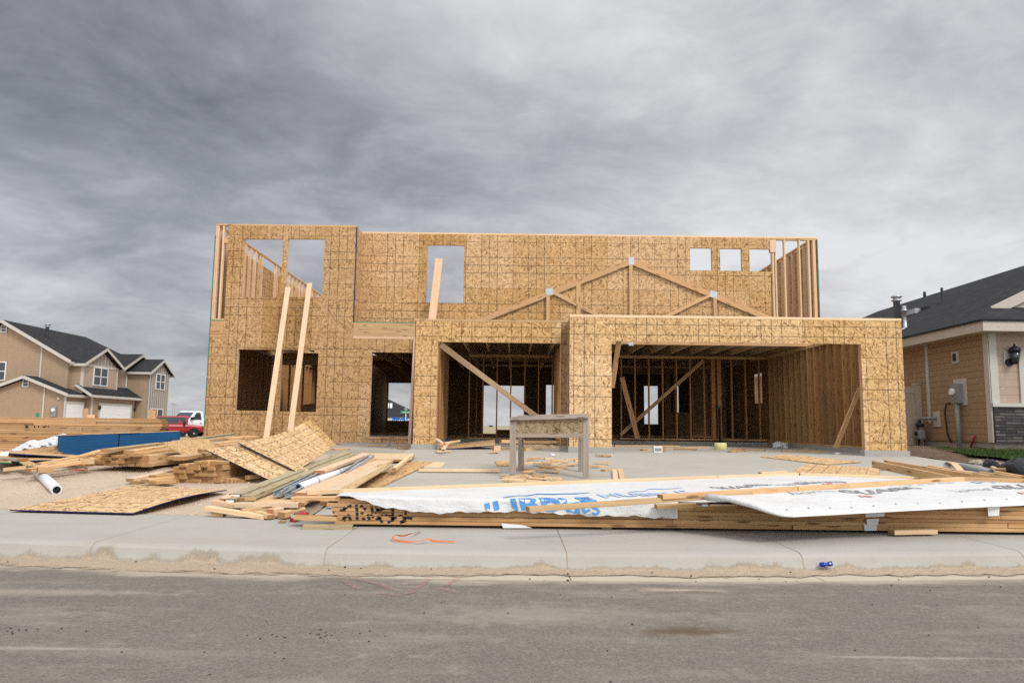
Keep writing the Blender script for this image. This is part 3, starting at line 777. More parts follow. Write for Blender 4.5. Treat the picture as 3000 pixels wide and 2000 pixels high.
# upper side walls: sheathing outside, studs inside
holes_wall('wall_sheathing', 'x', XL - th, XL, YL - .004, YB + .0, .62, T2 - .3, [], M['osb'], H)
holes_wall('wall_sheathing', 'x', XR2, XR2 + th, YM - .004, YB, F2 - .3, T2 - .05, [], M['osb_main'], H)
holes_wall('wall_sheathing', 'x', XR2 - th - .002, XR2 - .002, YK + .12, YB, .3, F2 - .1, [(23.25, 23.95, 1.88, 2.82)], M['osb'], H)
box('panel_edge', XL - th - .004, XL + .002, YL - th - .006, YL - th + .0005, .62, T2 - .3, M['green_edge'], H)
box('panel_edge', XR2 - .002, XR2 + th + .004, YM - th - .004, YM - .006, F2, T2 - .05, M['green_edge'], H)
beam('top_plate', (XL + .05, YL + .11, T2 - .02), (XL + .05, YB, T2 - .02), .1, .04, M['pale'], M['end'], H)
beam('top_plate', (XR2 - .05, YM + .11, T2 - .02), (XR2 - .05, YB, T2 - .02), .1, .04, M['pale'], M['end'], H)
y = YL + .28
while y < YB:
    if not 21.6 < y < 22.7: stud(XL + .045, y, F2 + .02, T2 - .04, 'y')
    y += .4064
beam('sill_plate', (XL + .05, 21.5, F2 + .95), (XL + .05, 22.8, F2 + .95), .09, .04, M['pale'], M['end'], H)
for q in (21.5, 22.8): stud(XL + .045, q, F2 + .02, T2 - .04, 'y')
y = YM + .3
while y < YB:
    stud(XR2 - .045, y, F2 + .02, T2 - .04, 'y'); y += .4064
# second-floor deck with the stair opening, joists below
stair = (-7.36, -4.6, 22.6, 26.8)
def deck(name, x0, x1, y0, y1): box(name, x0, x1, y0, y1, F2 - .03, F2 - .011, M['osb_loose'], H)
deck('floor_deck', XL, XJ, YL + .06, YM - .004); deck('floor_deck', XL, XR2, YM + .004, stair[2]); deck('floor_deck', XL, stair[0], stair[2] + .002, stair[3] - .002)
deck('floor_deck', stair[1], XR2, stair[2] + .002, stair[3] - .002); deck('floor_deck', XL, XR2, stair[3], YB)
x = XL + .2
while x < XR2:
    y0 = YM + .06 if x > XJ else YL + .06
    if not (stair[0] < x < stair[1]):
        beam('floor_joist', (x, y0, W1 + .19), (x, YB - .05, W1 + .19), .042, .30, M['pale'], M['end'], H)  # pale wood stands in for the light on the joist undersides
    else:
        beam('floor_joist', (x, y0, W1 + .19), (x, stair[2], W1 + .19), .042, .30, M['pale'], M['end'], H)
    x += .60
# first-floor rear wall with its openings
hb = [hole(1138, 1121, 1214, 1232, YB), hole(1416, 1129, 1456, 1284, YB), hole(1456.5, 1129, 1536, 1259, YB), hole(1600, 1127, 1646, 1259, YB), hole(1887, 1130, 1929, 1242, YB), hole(1976, 1130, 1990, 1242, YB), (-6.3, -5.5, FL + .9, 2.8)]
hb[1] = (hb[1][0], hb[1][1], .3, hb[1][3])
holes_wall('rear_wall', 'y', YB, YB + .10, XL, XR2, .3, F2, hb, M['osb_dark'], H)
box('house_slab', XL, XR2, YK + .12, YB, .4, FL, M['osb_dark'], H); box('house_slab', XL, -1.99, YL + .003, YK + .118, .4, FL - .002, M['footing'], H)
box('foundation_wall', XL - .01, -1.99, YL - .10, YL - .0, .28, .618, M['footing'], H)
box('door_sill', hD[0] - .02, hD[1] + .02, YL - .03, YL + .10, hD[2] - .05, hD[2], M['stud'], H)
# --- garage: left bay
a = PY(1219, 940, YG); b = PY(1671, 1100, YG)
oL = (PY(1279.5, 1150, YG).x, PY(1643, 1150, YG).x); zH = PY(1460, 1003, YG).z; zT = PY(1440, 943, YG).z; zF = PY(1240, 1301, YG).z
XG = a.x
holes_wall('garage_wall_sheathing', 'y', YG - th, YG, XG, oL[1], zF, zT, [(oL[0], oL[1], 0, zH)], M['osb_garage'], H)
holes_wall('wall_sheathing', 'y', YG - th + .004, YG, oL[1] + .001, b.x, zF, zT - .03, [], M['osb_pier_shaded'], H)
beam('top_plate', (XG - .03, YG + .055, zT + .025), (b.x, YG + .055, zT + .025), .14, .045, M['stud'], M['end'], H)
beam('header', (oL[0] - .08, YG + .06, zH + .17), (oL[1] + .02, YG + .06, zH + .17), .10, .28, M['stud'], M['end'], H)
box('panel_edge', XG - .012, XG - .001, YG - th - .003, YG + .03, zF, zT, M['navy'], H)
holes_wall('wall_sheathing', 'x', XG - .001, XG + th, YG + .001, YL - th - .002, zF, zT - .02, [], M['osb'], H)
box('footing', XG - .03, oL[0] + .02, YG - .05, YG + .14, .30, zF, M['footing'], H)
box('footing', oL[1] - .02, b.x - .01, YG - .05, YG + .14, .30, zF, M['footing'], H)
beam('corner_post', (PY(1205, 1100, YL - .1).x, YL - .07, .6), (PY(1213, 1100, YL - .1).x, YL - .07, W1), .07, .09, M['pink'], M['endpink'], H, up=(0, 1, 0))
# --- garage: right bay
c = PY(1668.5, 930, YR); d = PY(2647, 1100, YR)
oR = (PY(1791.5, 1150, YR).x, PY(2527, 1150, YR).x); zHR = PY(2150, 1003.5, YR).z; zTR = PY(2150, 935, YR).z; zFR = PY(1730, 1309, YR).z
holes_wall('garage_wall_sheathing', 'y', YR - th, YR, c.x, d.x, zFR, zTR, [(oR[0], oR[1], 0, zHR)], M['osb_garage'], H)
beam('top_plate', (c.x, YR + .055, zTR + .028), (d.x, YR + .055, zTR + .028), .14, .05, M['pale'], M['end'], H)
beam('header', (oR[0] - .05, YR + .06, zHR + .17), (oR[1] + .05, YR + .06, zHR + .17), .10, .30, M['stud'], M['end'], H)
box('panel_edge', c.x - .014, c.x - .002, YR - th - .003, YR - th + .006, zFR, zTR, M['navy'], H)
holes_wall('wall_sheathing', 'x', c.x - .001, c.x + th, YR + .001, YG + .09, zFR, zTR - .02, [], M['osb'], H)
holes_wall('garage_wall_sheathing', 'x', d.x - th, d.x, YR + .001, YK + .1, zFR, zTR - .02, [], M['osb_garage'], H)
box('footing', c.x - .02, oR[0] + .02, YR - .05, YR + .14, .30, zFR, M['footing'], H)
box('footing', oR[1] - .03, d.x + .03, YR - .05, YR + .14, .30, zFR, M['footing'], H)
holes_wall('inner_shade_sheet', 'x', d.x - th - .006, d.x - th - .002, YR + .12, YK + .1, zFR, zTR - .02, [], M['osb_inner'], H)  # added thin sheet whose dark tint carries the bay's interior shade
box('stem_wall', d.x - .14, d.x + .02, YR + .142, YK + .1, .3, zFR - .002, M['footing'], H)
box('stem_wall', XG + .013, XG + .12, YG + .142, YK + .1, .3, zF - .002, M['footing'], H)
for x, Y in ((oL[0] - .02, YG), (oL[1] + .02, YG), (oR[0] - .02, YR), (oR[1] + .02, YR)):
    beam('garage_post', (x, Y + .055, zF), (x, Y + .055, W1 - .2), .1, .05, M['stud'], M['end'], H, up=(1, 0, 0))
# bare stud walls: garage sides and back
def stud_row_y(x, y0, y1, z0, z1, step=.4064):
    y = y0
    while y < y1: stud(x, y, z0, z1, 'y', w=.12); y += step
    beam('top_plate', (x, y0, z1 + .02), (x, y1, z1 + .02), .11, .076, M['stud'], M['end'], H)
    beam('bottom_plate', (x, y0, z0 + .019), (x, y1, z0 + .019), .11, .038, M['stud'], M['end'], H)
def stud_row_x(y, x0, x1, z0, z1, step=.4064, skip=()):
    x = x0
    while x < x1:
        if not any(a < x < b for a, b in skip): stud(x, y, z0, z1, 'x')
        x += step
    beam('top_plate', (x0 - .04, y, z1 + .02), (x1, y, z1 + .02), .09, .076, M['stud'], M['end'], H)
    beam('bottom_plate', (x0 - .04, y, z0 + .019), (x1, y, z0 + .019), .09, .038, M['stud'], M['end'], H)
stud_row_y(d.x - .075, YR + .3, YK, zFR, 3.12, .405)
stud_row_y(XG + .075, YG + .25, YK, zF, 3.10, .33)
# dividing wall between the bays
stud_row_y(b.x + .1, YR + .75, YK, zF + .02, 3.10, .405)
stud_row_x(YK, PY(1374, 1200, YK).x, b.x + .02, .68, 3.10)
stud_row_x(YK, PY(1820, 1200, YK).x, d.x - .15, .72, 3.12)
for px in (2090, 2108): 
    x = PY(px, 1200, YK).x; stud(x, YK - .005, .72, 3.1, 'x', t=.1)
# plates and beams above the bays
box('garage_slab_step', XG + .12, d.x - .14, YK - .05, YK + .115, .5, .68, M['footing'], H)
# inner partitions seen through the studs
stud_row_x(25.5, -1.2, 7.3, FL, 3.12, .62, skip=((-.7, 1.6), (4.2, 5.4)))
stud_row_y(2.2, 22.3, 28.8, FL, 3.12, .6)
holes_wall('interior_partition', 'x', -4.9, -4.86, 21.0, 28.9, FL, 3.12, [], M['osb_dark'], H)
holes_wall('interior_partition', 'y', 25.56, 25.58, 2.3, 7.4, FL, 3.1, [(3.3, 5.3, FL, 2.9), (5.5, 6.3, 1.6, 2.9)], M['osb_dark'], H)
stud_row_x(22.3, -7.1, -5.0, FL, 3.12, .41)
beam('header', (-7.2, 22.2, 2.95), (-4.95, 22.2, 2.95), .09, .28, M['stud'], M['end'], H)
for i in range(6):                                     # stair-well wall lit from the opening above
    stud(-6.6 + .3 * i, 26.7, FL, T2 - 1.5, 'x')
beam('stair_stringer', (-6.5, 23, 1.5), (-4.8, 23, 1.75), .05, .26, M['stud'], M['end'], H)
stud_row_y(XL + .05, YL + .3, YB - .1, FL, 3.12, .42)
# braces
def brace(p, q, w, t, m, up=(0, 1, 0)): beam('brace', p, q, w, t, m, M['end'], H, up=up)
brace(PY(1289, 1008, YG + .16), PY(1648, 1277, 18.6), .12, .038, M['pink'])
brace(PY(1813, 1000, YR + .2), PY(1793, 1135, YR + .6), .1, .038, M['stud'])
brace(PY(2061, 1056, YK - .1), PY(1818, 1273, YK - .1), .1, .038, M['stud'])
brace(PY(1822, 1105, YK - .5), PY(1868, 1284, YK - .3), .14, .038, M['stud'])
brace(PY(2520, 1136, YR + .9), PY(2448, 1312, YR + 1.1), .09, .038, M['stud'])
# roof truss standing against the main wall
TY = YM - .065


tr = bpy.data.objects.new('roof_truss', None); COL.objects.link(tr); tr.parent = H; tr['_o'] = H['_o']
pk = PY(1849, 767, TY); sl = .412
zb = PY(1849, 1003, TY).z
def chord(x): return pk.z - abs(x - pk.x) * sl
hw = (pk.z - zb) / sl
beam('top_chord', (pk.x - hw, TY, zb + .02), (pk.x - .003, TY, pk.z), .038, .14, M['stud'], M['end'], tr)
beam('top_chord', (pk.x + .003, TY, pk.z), (pk.x + hw, TY, zb + .02), .038, .14, M['stud'], M['end'], tr)
beam('bottom_chord', (pk.x - hw, TY, zb), (pk.x + hw, TY, zb), .038, .10, M['stud'], M['end'], tr)
for px in (1605.5, 1849, 2095):
    x = PY(px, 900, TY).x; beam('web', (x, TY - .002, zb + .04), (x, TY - .002, chord(x) - .05), .038, .089, M['stud'], M['end'], tr, up=(1, 0, 0))
for (p, q) in (((1618, 855), (1812, 955)), ((2085, 862), (1888, 958))):
    beam('web', PY(*p, TY - .004), PY(*q, TY - .004), .036, .089, M['stud'], M['end'], tr)
def plate(px, py, w, h, rot):
    cpt = PY(px, py, TY - .024)
    V = []
    for (sx, sz) in ((-1, -1), (1, -1), (1, 1), (-1, 1)):
        u, z = sx * w / 2, sz * h / 2
        V.append((cpt.x + u * math.cos(rot) - z * math.sin(rot), cpt.y, cpt.z + u * math.sin(rot) + z * math.cos(rot)))
    V += [(x, y + .003, z) for x, y, z in V]
    mesh('gusset_plate', V, [(0, 1, 2, 3), (7, 6, 5, 4), (0, 4, 5, 1), (1, 5, 6, 2), (2, 6, 7, 3), (3, 7, 4, 0)], M['galv'], tr)
plate(1850, 764, .145, .20, 0); plate(1610, 854, .19, .165, .2); plate(2091, 862, .19, .165, -.25); plate(1849, 1007, .12, .09, 0)
# lone post on the garage plate
x = PY(1695, 880, YG).x; beam('post', (x, YG + .06, zT + .05), (x, YG + .06, PY(1695, 829, YG).z), .038, .089, M['stud'], M['end'], H, up=(1, 0, 0))
# studs: nearest hundred as parts, the rest as one mass
studs.sort(key=lambda s: (s[1] > YK + .1, s[3] < 4, s[1]))
def seen_rank(s):
    if s[3] > 5: return 0
    if s[1] <= YK + .05 and s[0] > XG: return 1
    return 2
studs.sort(key=seen_rank)
rest = []
for i, (x, y, z0, z1, face, w, t) in enumerate(studs):
    if i < 100:
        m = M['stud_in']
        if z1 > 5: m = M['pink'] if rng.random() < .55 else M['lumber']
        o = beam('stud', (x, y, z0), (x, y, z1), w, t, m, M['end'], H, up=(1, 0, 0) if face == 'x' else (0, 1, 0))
    else:
        rest.append(boxgeo(x - (t if face == 'x' else w) / 2, x + (t if face == 'x' else w) / 2, y - (w if face == 'x' else t) / 2, y + (w if face == 'x' else t) / 2, z0, z1))
if rest:
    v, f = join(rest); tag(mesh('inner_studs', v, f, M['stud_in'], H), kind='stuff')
# ================================================================== NEIGHBOURING HOUSES
def prism(name, poly, axis, c0, c1, mat, parent):
    """poly in (u, z); extruded from c0 to c1 along axis"""
    def p(u, z, c): return (u, c, z) if axis == 'y' else (c, u, z)
    n = len(poly)
    V = [p(u, z, c0) for u, z in poly] + [p(u, z, c1) for u, z in poly]
    Fc = [tuple(range(n)), tuple(range(2 * n - 1, n - 1, -1))] + [(i, i + n, (i + 1) % n + n, (i + 1) % n) for i in range(n)]
    o = mesh(name, V, Fc, mat, parent)
    bm = bmesh.new(); bm.from_mesh(o.data); bmesh.ops.recalc_face_normals(bm, faces=bm.faces); bm.to_mesh(o.data); bm.free()
    return o
def slab(name, pts, th, mat, parent):
    """roof slab from 3-4 top corners"""
    V = [Vector(p) for p in pts]; n = len(V)
    nn = (V[1] - V[0]).cross(V[2] - V[0]).normalized()
    if nn.z < 0: nn = -nn
    V2 = [v - Vector((0, 0, th)) for v in V]
    Fc = [tuple(range(n)), tuple(range(2 * n - 1, n - 1, -1))] + [(i, i + n, (i + 1) % n + n, (i + 1) % n) for i in range(n)]
    # shingle courses follow the slope: uv along eave and slope
    e = (V[1] - V[0]).normalized(); s = nn.cross(e)
    uv = [((v - V[0]).dot(e), (v - V[0]).dot(s)) for v in V + V2]
    o = mesh(name, V + V2, Fc, mat, parent, uv=uv)
    bm = bmesh.new(); bm.from_mesh(o.data); bmesh.ops.recalc_face_normals(bm, faces=bm.faces); bm.to_mesh(o.data); bm.free()
    return o
def trimbar(name, a, b, w, t, mat, parent, up=(0, 0, 1)): return beam(name, a, b, w, t, mat, mat, parent, up)
def gable(parent, axis, u0, u1, c, half, zr, ze, over=.35, trim_ends=(0, 1), th=.14, fend=None):
    """gable roof: ridge along axis from u0 to u1, ridge height zr at c, eave height ze at c+-half"""
    def p(u, cc, z): return (cc, u, z) if axis == 'y' else (u, cc, z)
    for s in (-1, 1):
        slab('roof', [p(u0, c + s * half, ze), p(u1, c + s * half, ze), p(u1, c, zr), p(u0, c, zr)], th, M['shingle'], parent)
        trimbar('fascia', p(u0, c + s * (half - .02), ze - .16), p(u1 if fend is None else fend, c + s * (half - .02), ze - .16), .05, .2, M['trim'], parent)
        for e in trim_ends:
            u = (u0 + .03, u1 - .03)[e]
            uu = u + (-.035 if e == 0 else .035)
            trimbar('rake_trim', p(uu, c + s * half, ze - .13), p(uu, c, zr - .13), .05, .22, M['trim'], parent)
def window(parent, axis, c, u0, u1, z0, z1, out, panes=1, frame_mat=None, trim=.07):
    """a framed window on a wall plane; out = direction (+1/-1) the wall faces along axis"""
    fm = frame_mat or M['white']
    def b(name, a0, a1, b0, b1, d0, d1, m, par):
        lo, hi = sorted((c + out * d0, c + out * d1))
        return box(name, lo, hi, a0, a1, b0, b1, m, par) if axis == 'x' else box(name, a0, a1, lo, hi, b0, b1, m, par)
    v = []
    for (a0, a1, b0, b1) in ((u0 - trim, u1 + trim, z1, z1 + trim), (u0 - trim, u1 + trim, z0 - trim, z0), (u0 - trim, u0, z0, z1), (u1, u1 + trim, z0, z1)) + tuple((u0 + (u1 - u0) * i / panes - .04, u0 + (u1 - u0) * i / panes + .04, z0, z1) for i in range(1, panes)) + ((u0, u1, (z0 + z1) / 2 - .03, (z0 + z1) / 2 + .03),):
        lo, hi = sorted((c + out * .002, c + out * .07))
        v.append(boxgeo(lo, hi, a0, a1, b0, b1) if axis == 'x' else boxgeo(a0, a1, lo, hi, b0, b1))
    V, Fc = join(v); fr = mesh('window', V, Fc, fm, parent); fr['_o'] = parent['_o']
    b('pane', u0 + .001, u1 - .001, z0 + .001, z1 - .001, .01, .04, M['glass'], fr)
    return fr
# --- the two-storey house across the lots
A = root('two_storey_house', 'two-storey tan sided house with black gable roofs and two white garage doors', 'house', (-36, 60, 0))
XF = -34.3
pkL = PY(6.7, 936, 57); evL = PY(210, 1056, 57)
zr, xr, ze, xe = pkL.z, pkL.x, evL.z, evL.x
hf = xe - xr
prism('wall', [(xr - hf + .4, -.3), (xe - .4, -.3), (xe - .4, ze - .1), (xr, zr - .3), (xr - hf + .4, ze - .1)], 'y', 57.3, 57.5, M['siding'], A)
box('wall', xe - .6, xe - .4, 57.502, 69, -.3, ze - .12, M['siding'], A)
# main roof: gable towards us, hipped at the far end
slab('roof', [(xe, 56.9, ze), (xe, 72, ze), (xr, 68.4, zr), (xr, 56.9, zr)], .14, M['shingle'], A)
slab('roof', [(xr - hf, 56.9, ze), (xr - hf, 72, ze), (xr, 68.4, zr), (xr, 56.9, zr)], .14, M['shingle'], A)
slab('roof', [(xr - hf, 72, ze), (xe, 72, ze), (xr, 68.4, zr)], .14, M['shingle'], A)
trimbar('fascia', (xe - .02, 56.9, ze - .17), (xe - .02, 72, ze - .17), .05, .2, M['trim'], A)
for s in (-1, 1): trimbar('rake_trim', (xr + s * hf, 56.87, ze - .12), (xr, 56.87, zr - .12), .05, .24, M['trim'], A)
def atx(px, x): return x * 2168 / (px - 1500)
# garage wing
pw = PY(73.7, 1099, 55.8); ew = PY(203, 1152, 55.8); hw2 = ew.x - pw.x
prism('wall', [(pw.x - hw2 + .3, -.3), (ew.x - .3, -.3), (ew.x - .3, ew.z - .12), (pw.x, pw.z - .26), (pw.x - hw2 + .3, ew.z - .12)], 'y', 56.0, 56.2, M['siding'], A)
xw = ew.x - .3
box('wall', xw - .2, xw, 56.202, 59.0, -.3, ew.z - .15, M['siding'], A)
gable(A, 'y', 55.6, 58.6, pw.x, hw2, pw.z, ew.z, trim_ends=(0,))
slab('roof', [(pw.x, 58.6, pw.z), (pw.x, 57.3, pw.z), (pw.x + .01, 57.3, pw.z - .01)], .05, M['shingle'], A)
d0, d1 = atx(200, xw), atx(249, xw)
def gdoor(x, y0, y1, z1):
    o = box('garage_door', x - .02, x + .03, y0, y1, -.2, z1, M['door'], A)
    v = [boxgeo(x + .001, x + .07, y0 - .16, y0 - .002, -.2, z1 + .16), boxgeo(x + .001, x + .07, y1 + .002, y1 + .16, -.2, z1 + .16), boxgeo(x + .001, x + .07, y0, y1, z1 + .002, z1 + .16)]
    V, Fc = join(v); mesh('door_trim', V, Fc, M['trim'], A)
gdoor(xw, d0, d1, 2.35)
# two-car garage front and its low roof
x2 = -32.95
y20, y21 = atx(279, x2), 65.0
box('wall', x2 - .2, x2, y20, y21, -.3, 3.0, M['siding'], A)
box('wall', xw - .4, x2 - .202, y20, y20 + .2, -.3, 3.0, M['siding'], A)
gdoor(x2, atx(300, x2), atx(389, x2), 2.35)
slab('roof', [(x2 + .4, 57.6, 3.12), (x2 + .4, 67.4, 3.12), (-33.9, 67.4, 3.95), (-33.9, 57.6, 3.95)], .12, M['shingle'], A)
trimbar('fascia', (x2 + .38, 57.6, 2.98), (x2 + .38, 67.4, 2.98), .05, .2, M['trim'], A)
trimbar('rake_trim', (x2 + .38, 57.58, 3.0), (-33.9, 57.58, 3.83), .05, .2, M['trim'], A)
# front gable bay with the double window
xb = -33.5; b0, b1 = atx(243, xb), atx(345, xb); bc = (b0 + b1) / 2
zpk = 7.0; zev = 5.55; bh = (b1 - b0) / 2 + .40
prism('wall', [(b0, 3.2), (b1, 3.2), (b1, zev - .1), (b0, zev - .1)], 'x', xb - .2, xb, M['siding_pink'], A)
prism('gable_panel', [(b0, zev - .098), (b1, zev - .098), (bc, zpk - .3)], 'x', xb - .2, xb + .01, M['batten'], A)
box('wall', -35, xb - .202, b0, b0 + .15, 3.2, zev - .1, M['siding'], A)
trimbar('band_trim', (xb + .03, b0, zev - .12), (xb + .03, b1, zev - .12), .05, .2, M['trim'], A)
gable(A, 'x', xb + .4, -37.5, bc, bh, zpk, zev, trim_ends=(0,), fend=-34.4)
for y in (b0 + .06, b1 - .06): trimbar('corner_trim', (xb + .02, y, 3.2), (xb + .02, y, zev - .1), .13, .05, M['trim'], A, up=(1, 0, 0))
window(A, 'x', xb, atx(275, xb), atx(314, xb), 3.95, 5.3, 1, panes=2)
for k in range(9): 
    yy = b0 + .5 + k * .5
    h_ = zpk - .3 - abs(yy - bc) * (zpk - zev - .2) / ((b1 - b0) / 2)
    if h_ > zev + .1: trimbar('batten', (xb + .025, yy, zev), (xb + .025, yy, h_), .05, .03, M['trim'], A, up=(1, 0, 0))
# recessed wall with the small window and second gable
xg = -34.0; g0, g1 = atx(358, xg), 70
box('wall', xg - .2, xg, b1 + .01, g1, 3.2, 5.5, M['siding_pink'], A)
gc = (63.6 + 70.2) / 2
prism('gable_panel', [(63.8, 5.502), (70, 5.502), (gc, 6.9)], 'x', xg - .2, xg + .01, M['batten'], A)
gable(A, 'x', -33.4, -38, gc, 3.4, 7.12, 5.5, trim_ends=(0,))
window(A, 'x', xg, atx(372, xg), atx(382, xg), 4.1, 5.25, 1)
trimbar('corner_trim', (xg + .02, b1 + .3, 3.2), (xg + .02, b1 + .3, 5.45), .12, .05, M['trim'], A, up=(1, 0, 0))
# board-and-batten tower
xt = -32.0; t0, t1 = atx(440, xt), atx(497, xt); tc = (t0 + t1) / 2
box('wall', -34.2, xt - .202, t0, t0 + .2, -.3, 5.4, M['siding'], A)
prism('gable_wall', [(t0, -.3), (t1, -.3), (t1, 5.4), (tc, 6.5), (t0, 5.4)], 'x', xt - .2, xt, M['batten'], A)
gable(A, 'x', xt + .35, -36, tc, (t1 - t0) / 2 + .42, 6.7, 5.45, trim_ends=(0,))
n = 9
for k in range(n + 1):
    y = t0 + .04 + (t1 - t0 - .08) * k / n
    trimbar('batten', (xt + .02, y, -.2), (xt + .02, y, 5.4 + 1.05 * (1 - abs(y - tc) / ((t1 - t0) / 2))), .13 if k in (0, n) else .055, .035, M['trim'], A, up=(1, 0, 0))
window(A, 'x', xt + .02, atx(458, xt), atx(482, xt), 4.0, 5.3, 1, panes=2)
window(A, 'x', xt + .02, atx(450, xt), atx(482, xt), .35, 2.15, 1, panes=2)
box('entry_wall', -34.0, -33.8, 65, t0, -.3, 3.1, M['siding'], A)
# details on the gable end
window(A, 'y', 57.3, PY(-6, 1090, 57.3).x, PY(15, 1090, 57.3).x, PY(8, 1112, 57.3).z, PY(8, 1062, 57.3).z, -1)
for (px, py, Y) in ((12.5, 963, 57.3), (76.5, 1122, 56.0)):
    q = PY(px, py, Y); window(A, 'y', Y, q.x - .16, q.x + .16, q.z - .22, q.z + .22, -1, frame_mat=M['trim'], trim=.09)
trimbar('corner_trim', (PY(117, 1100, 57.3).x, 57.27, 2), (PY(117, 1100, 57.3).x, 57.27, PY(117, 1012, 57.3).z), .12, .04, M['trim'], A, up=(0, 1, 0))
trimbar('corner_trim', (PY(128, 1180, 56).x, 55.97, -.2), (PY(128, 1180, 56).x, 55.97, PY(128, 1132, 56).z), .12, .04, M['trim'], A, up=(0, 1, 0))
trimbar('corner_trim', (xw - .06, 55.98, -.2), (xw - .06, 55.98, ew.z - .2), .16, .04, M['trim'], A, up=(0, 1, 0))
trimbar('corner_trim', (x2 - .06, y20 - .02, -.2), (x2 - .06, y20 - .02, 2.9), .16, .04, M['trim'], A, up=(0, 1, 0))
trimbar('corner_trim', (xb - .06, b0 - .02, 3.8), (xb - .06, b0 - .02, zev - .15), .14, .04, M['trim'], A, up=(0, 1, 0))
q = PY(160, 1205, 56); mt = box('electric_meter', q.x - .2, q.x + .2, 55.84, 55.995, q.z - .38, q.z + .38, M['greymetal'], A); mt['_o'] = A['_o']
lathe('dial', (q.x, 55.84, q.z + .1), [(.14, 0), (.14, -.1), (.1, -.14)], M['white'], mt, axis='y')
q = PY(172, 1167, 56); box('lamp_box', q.x - .08, q.x + .08, 55.93, 55.995, q.z - .1, q.z + .1, M['trim'], A)
q = PX(137, 962, (xr + xe) / 2 - 1.2)
qx = (xr + xe) / 2 - .9; q = PX(137, 985, qx); zroof = zr - (qx - xr) * (zr - ze) / hf
lathe('chimney_flue', (qx, q.y, zroof - .2), [(.13, 0), (.13, 1.05), (.2, 1.06), (.2, 1.12), (.13, 1.13), (.13, 1.2), (.22, 1.22), (.22, 1.3)], M['galv'], A, n=12)
qx = xe - 1.4; q = PX(243, 1018, qx); box('roof_vent', qx - .2, qx + .2, q.y, q.y + .4, zr - (qx - xr) * (zr - ze) / hf, zr - (qx - xr) * (zr - ze) / hf + .22, M['black'], A)
lathe('wall_lamp', (x2 + .12, atx(296, x2), 1.95), [(.05, 0), (.09, .05), (.11, .25), (.03, .35)], M['black'], A, n=8)
lathe('wall_lamp', (x2 + .12, atx(399, x2), 1.95), [(.05, 0), (.09, .05), (.11, .25), (.03, .35)], M['black'], A, n=8)

# --- the single-storey house next door
Bh = root('single_storey_house', 'single-storey ochre sided house with black shingle roof and dark stacked-stone front', 'house', (15, 20, .6))
BX, BY = 12.3, 19.0
zfl = .80; zeave = 3.62
box('foundation', BX + .04, 24, BY + .04, 40, .35, zfl, M['footing'], Bh)
box('wall', BX, BX + .15, BY + .15, 40, zfl, zeave + .1, M['siding_warm'], Bh)
zst = PY(2950, 1192, BY).z
box('wall', BX, 24, BY, BY + .148, zst + .09, zeave + .1, M['siding_pink'], Bh)
v, f = boxgeo(BX + .012, 24, BY - .09, BY - .002, zfl - .02, zst); mesh('stone_veneer', v, f, M['ledge'], Bh)
box('stone_cap', BX - .04, 24, BY - .13, BY - .003, zst + .002, zst + .10, M['trim'], Bh)
trimbar('corner_trim', (BX + .09, BY - .02, zst + .1), (BX + .09, BY - .02, zeave), .22, .04, M['trim'], Bh, up=(0, 1, 0))
trimbar('corner_trim', (BX - .018, BY + .06, zfl), (BX - .018, BY + .06, zeave), .2, .036, M['trim'], Bh, up=(1, 0, 0))
q = PY(2990, 1100, BY); trimbar('door_trim', (q.x + .05, BY - .02, zst + .1), (q.x + .05, BY - .02, PY(2990, 1022, BY).z), .2, .05, M['trim'], Bh, up=(0, 1, 0))
yv = BX * 2168 / (2722 - 1500); trimbar('corner_trim', (BX - .015, yv, 1.3), (BX - .015, yv, zeave), .12, .03, M['trim'], Bh, up=(1, 0, 0))
# eaves, fascia, roof
ex, ey = 11.86, 18.45; rx, rzz = 17.9, 6.86
box('soffit', ex + .03, BX + .1, ey + .03, 40, zeave - .02, zeave, M['fascia'], Bh); box('soffit', BX + .1, 24, ey + .03, BY + .1, zeave - .02, zeave, M['fascia'], Bh)
trimbar('fascia', (ex, ey, zeave + .1), (ex, 40, zeave + .1), .04, .27, M['fascia'], Bh)
trimbar('fascia', (ex - .02, ey, zeave + .1), (24, ey, zeave + .1), .04, .27, M['fascia'], Bh)
zt0 = zeave + .26; sl2 = (rzz - zt0) / (rx - ex)
slab('roof', [(ex - .06, 19.55, zt0), (ex - .06, 42.0, zt0), (rx, 35.8, rzz), (rx, 19.55, rzz)], .05, M['shingle'], Bh)
slab('roof', [(2 * rx - ex, 19.55, zt0), (2 * rx - ex, 42.0, zt0), (rx, 35.8, rzz), (rx, 19.55, rzz)], .05, M['shingle'], Bh)
slab('roof', [(ex - .06, 42.0, zt0), (2 * rx - ex, 42.0, zt0), (rx, 35.8, rzz)], .05, M['shingle'], Bh)
slab('roof', [(ex - .06, ey - .05, zt0), (ex - .06, 19.56, zt0), (ex + .95, 19.56, zt0 + .5)], .05, M['shingle'], Bh)
slab('roof', [(ex - .06, ey - .05, zt0), (24, ey - .05, zt0), (24, 19.56, zt0 + .5), (ex + .95, 19.56, zt0 + .5)], .05, M['shingle'], Bh)
prism('gable_wall', [(ex + 1.0, zt0 + .42), (2 * rx - ex - 1, zt0 + .42), (rx, rzz - .1)], 'y', 19.6, 19.7, M['fascia'], Bh)
trimbar('rake_trim', (ex + .95, 19.5, zt0 + .38), (rx, 19.5, rzz - .12), .06, .26, M['fascia'], Bh)
def roofpt(px, py):
    d = ray(px, py); # intersect with the side roof plane
    t = (zt0 + sl2 * (0 - ex) - CAMZ) / (d.z - sl2 * d.x); return CAM + d * t
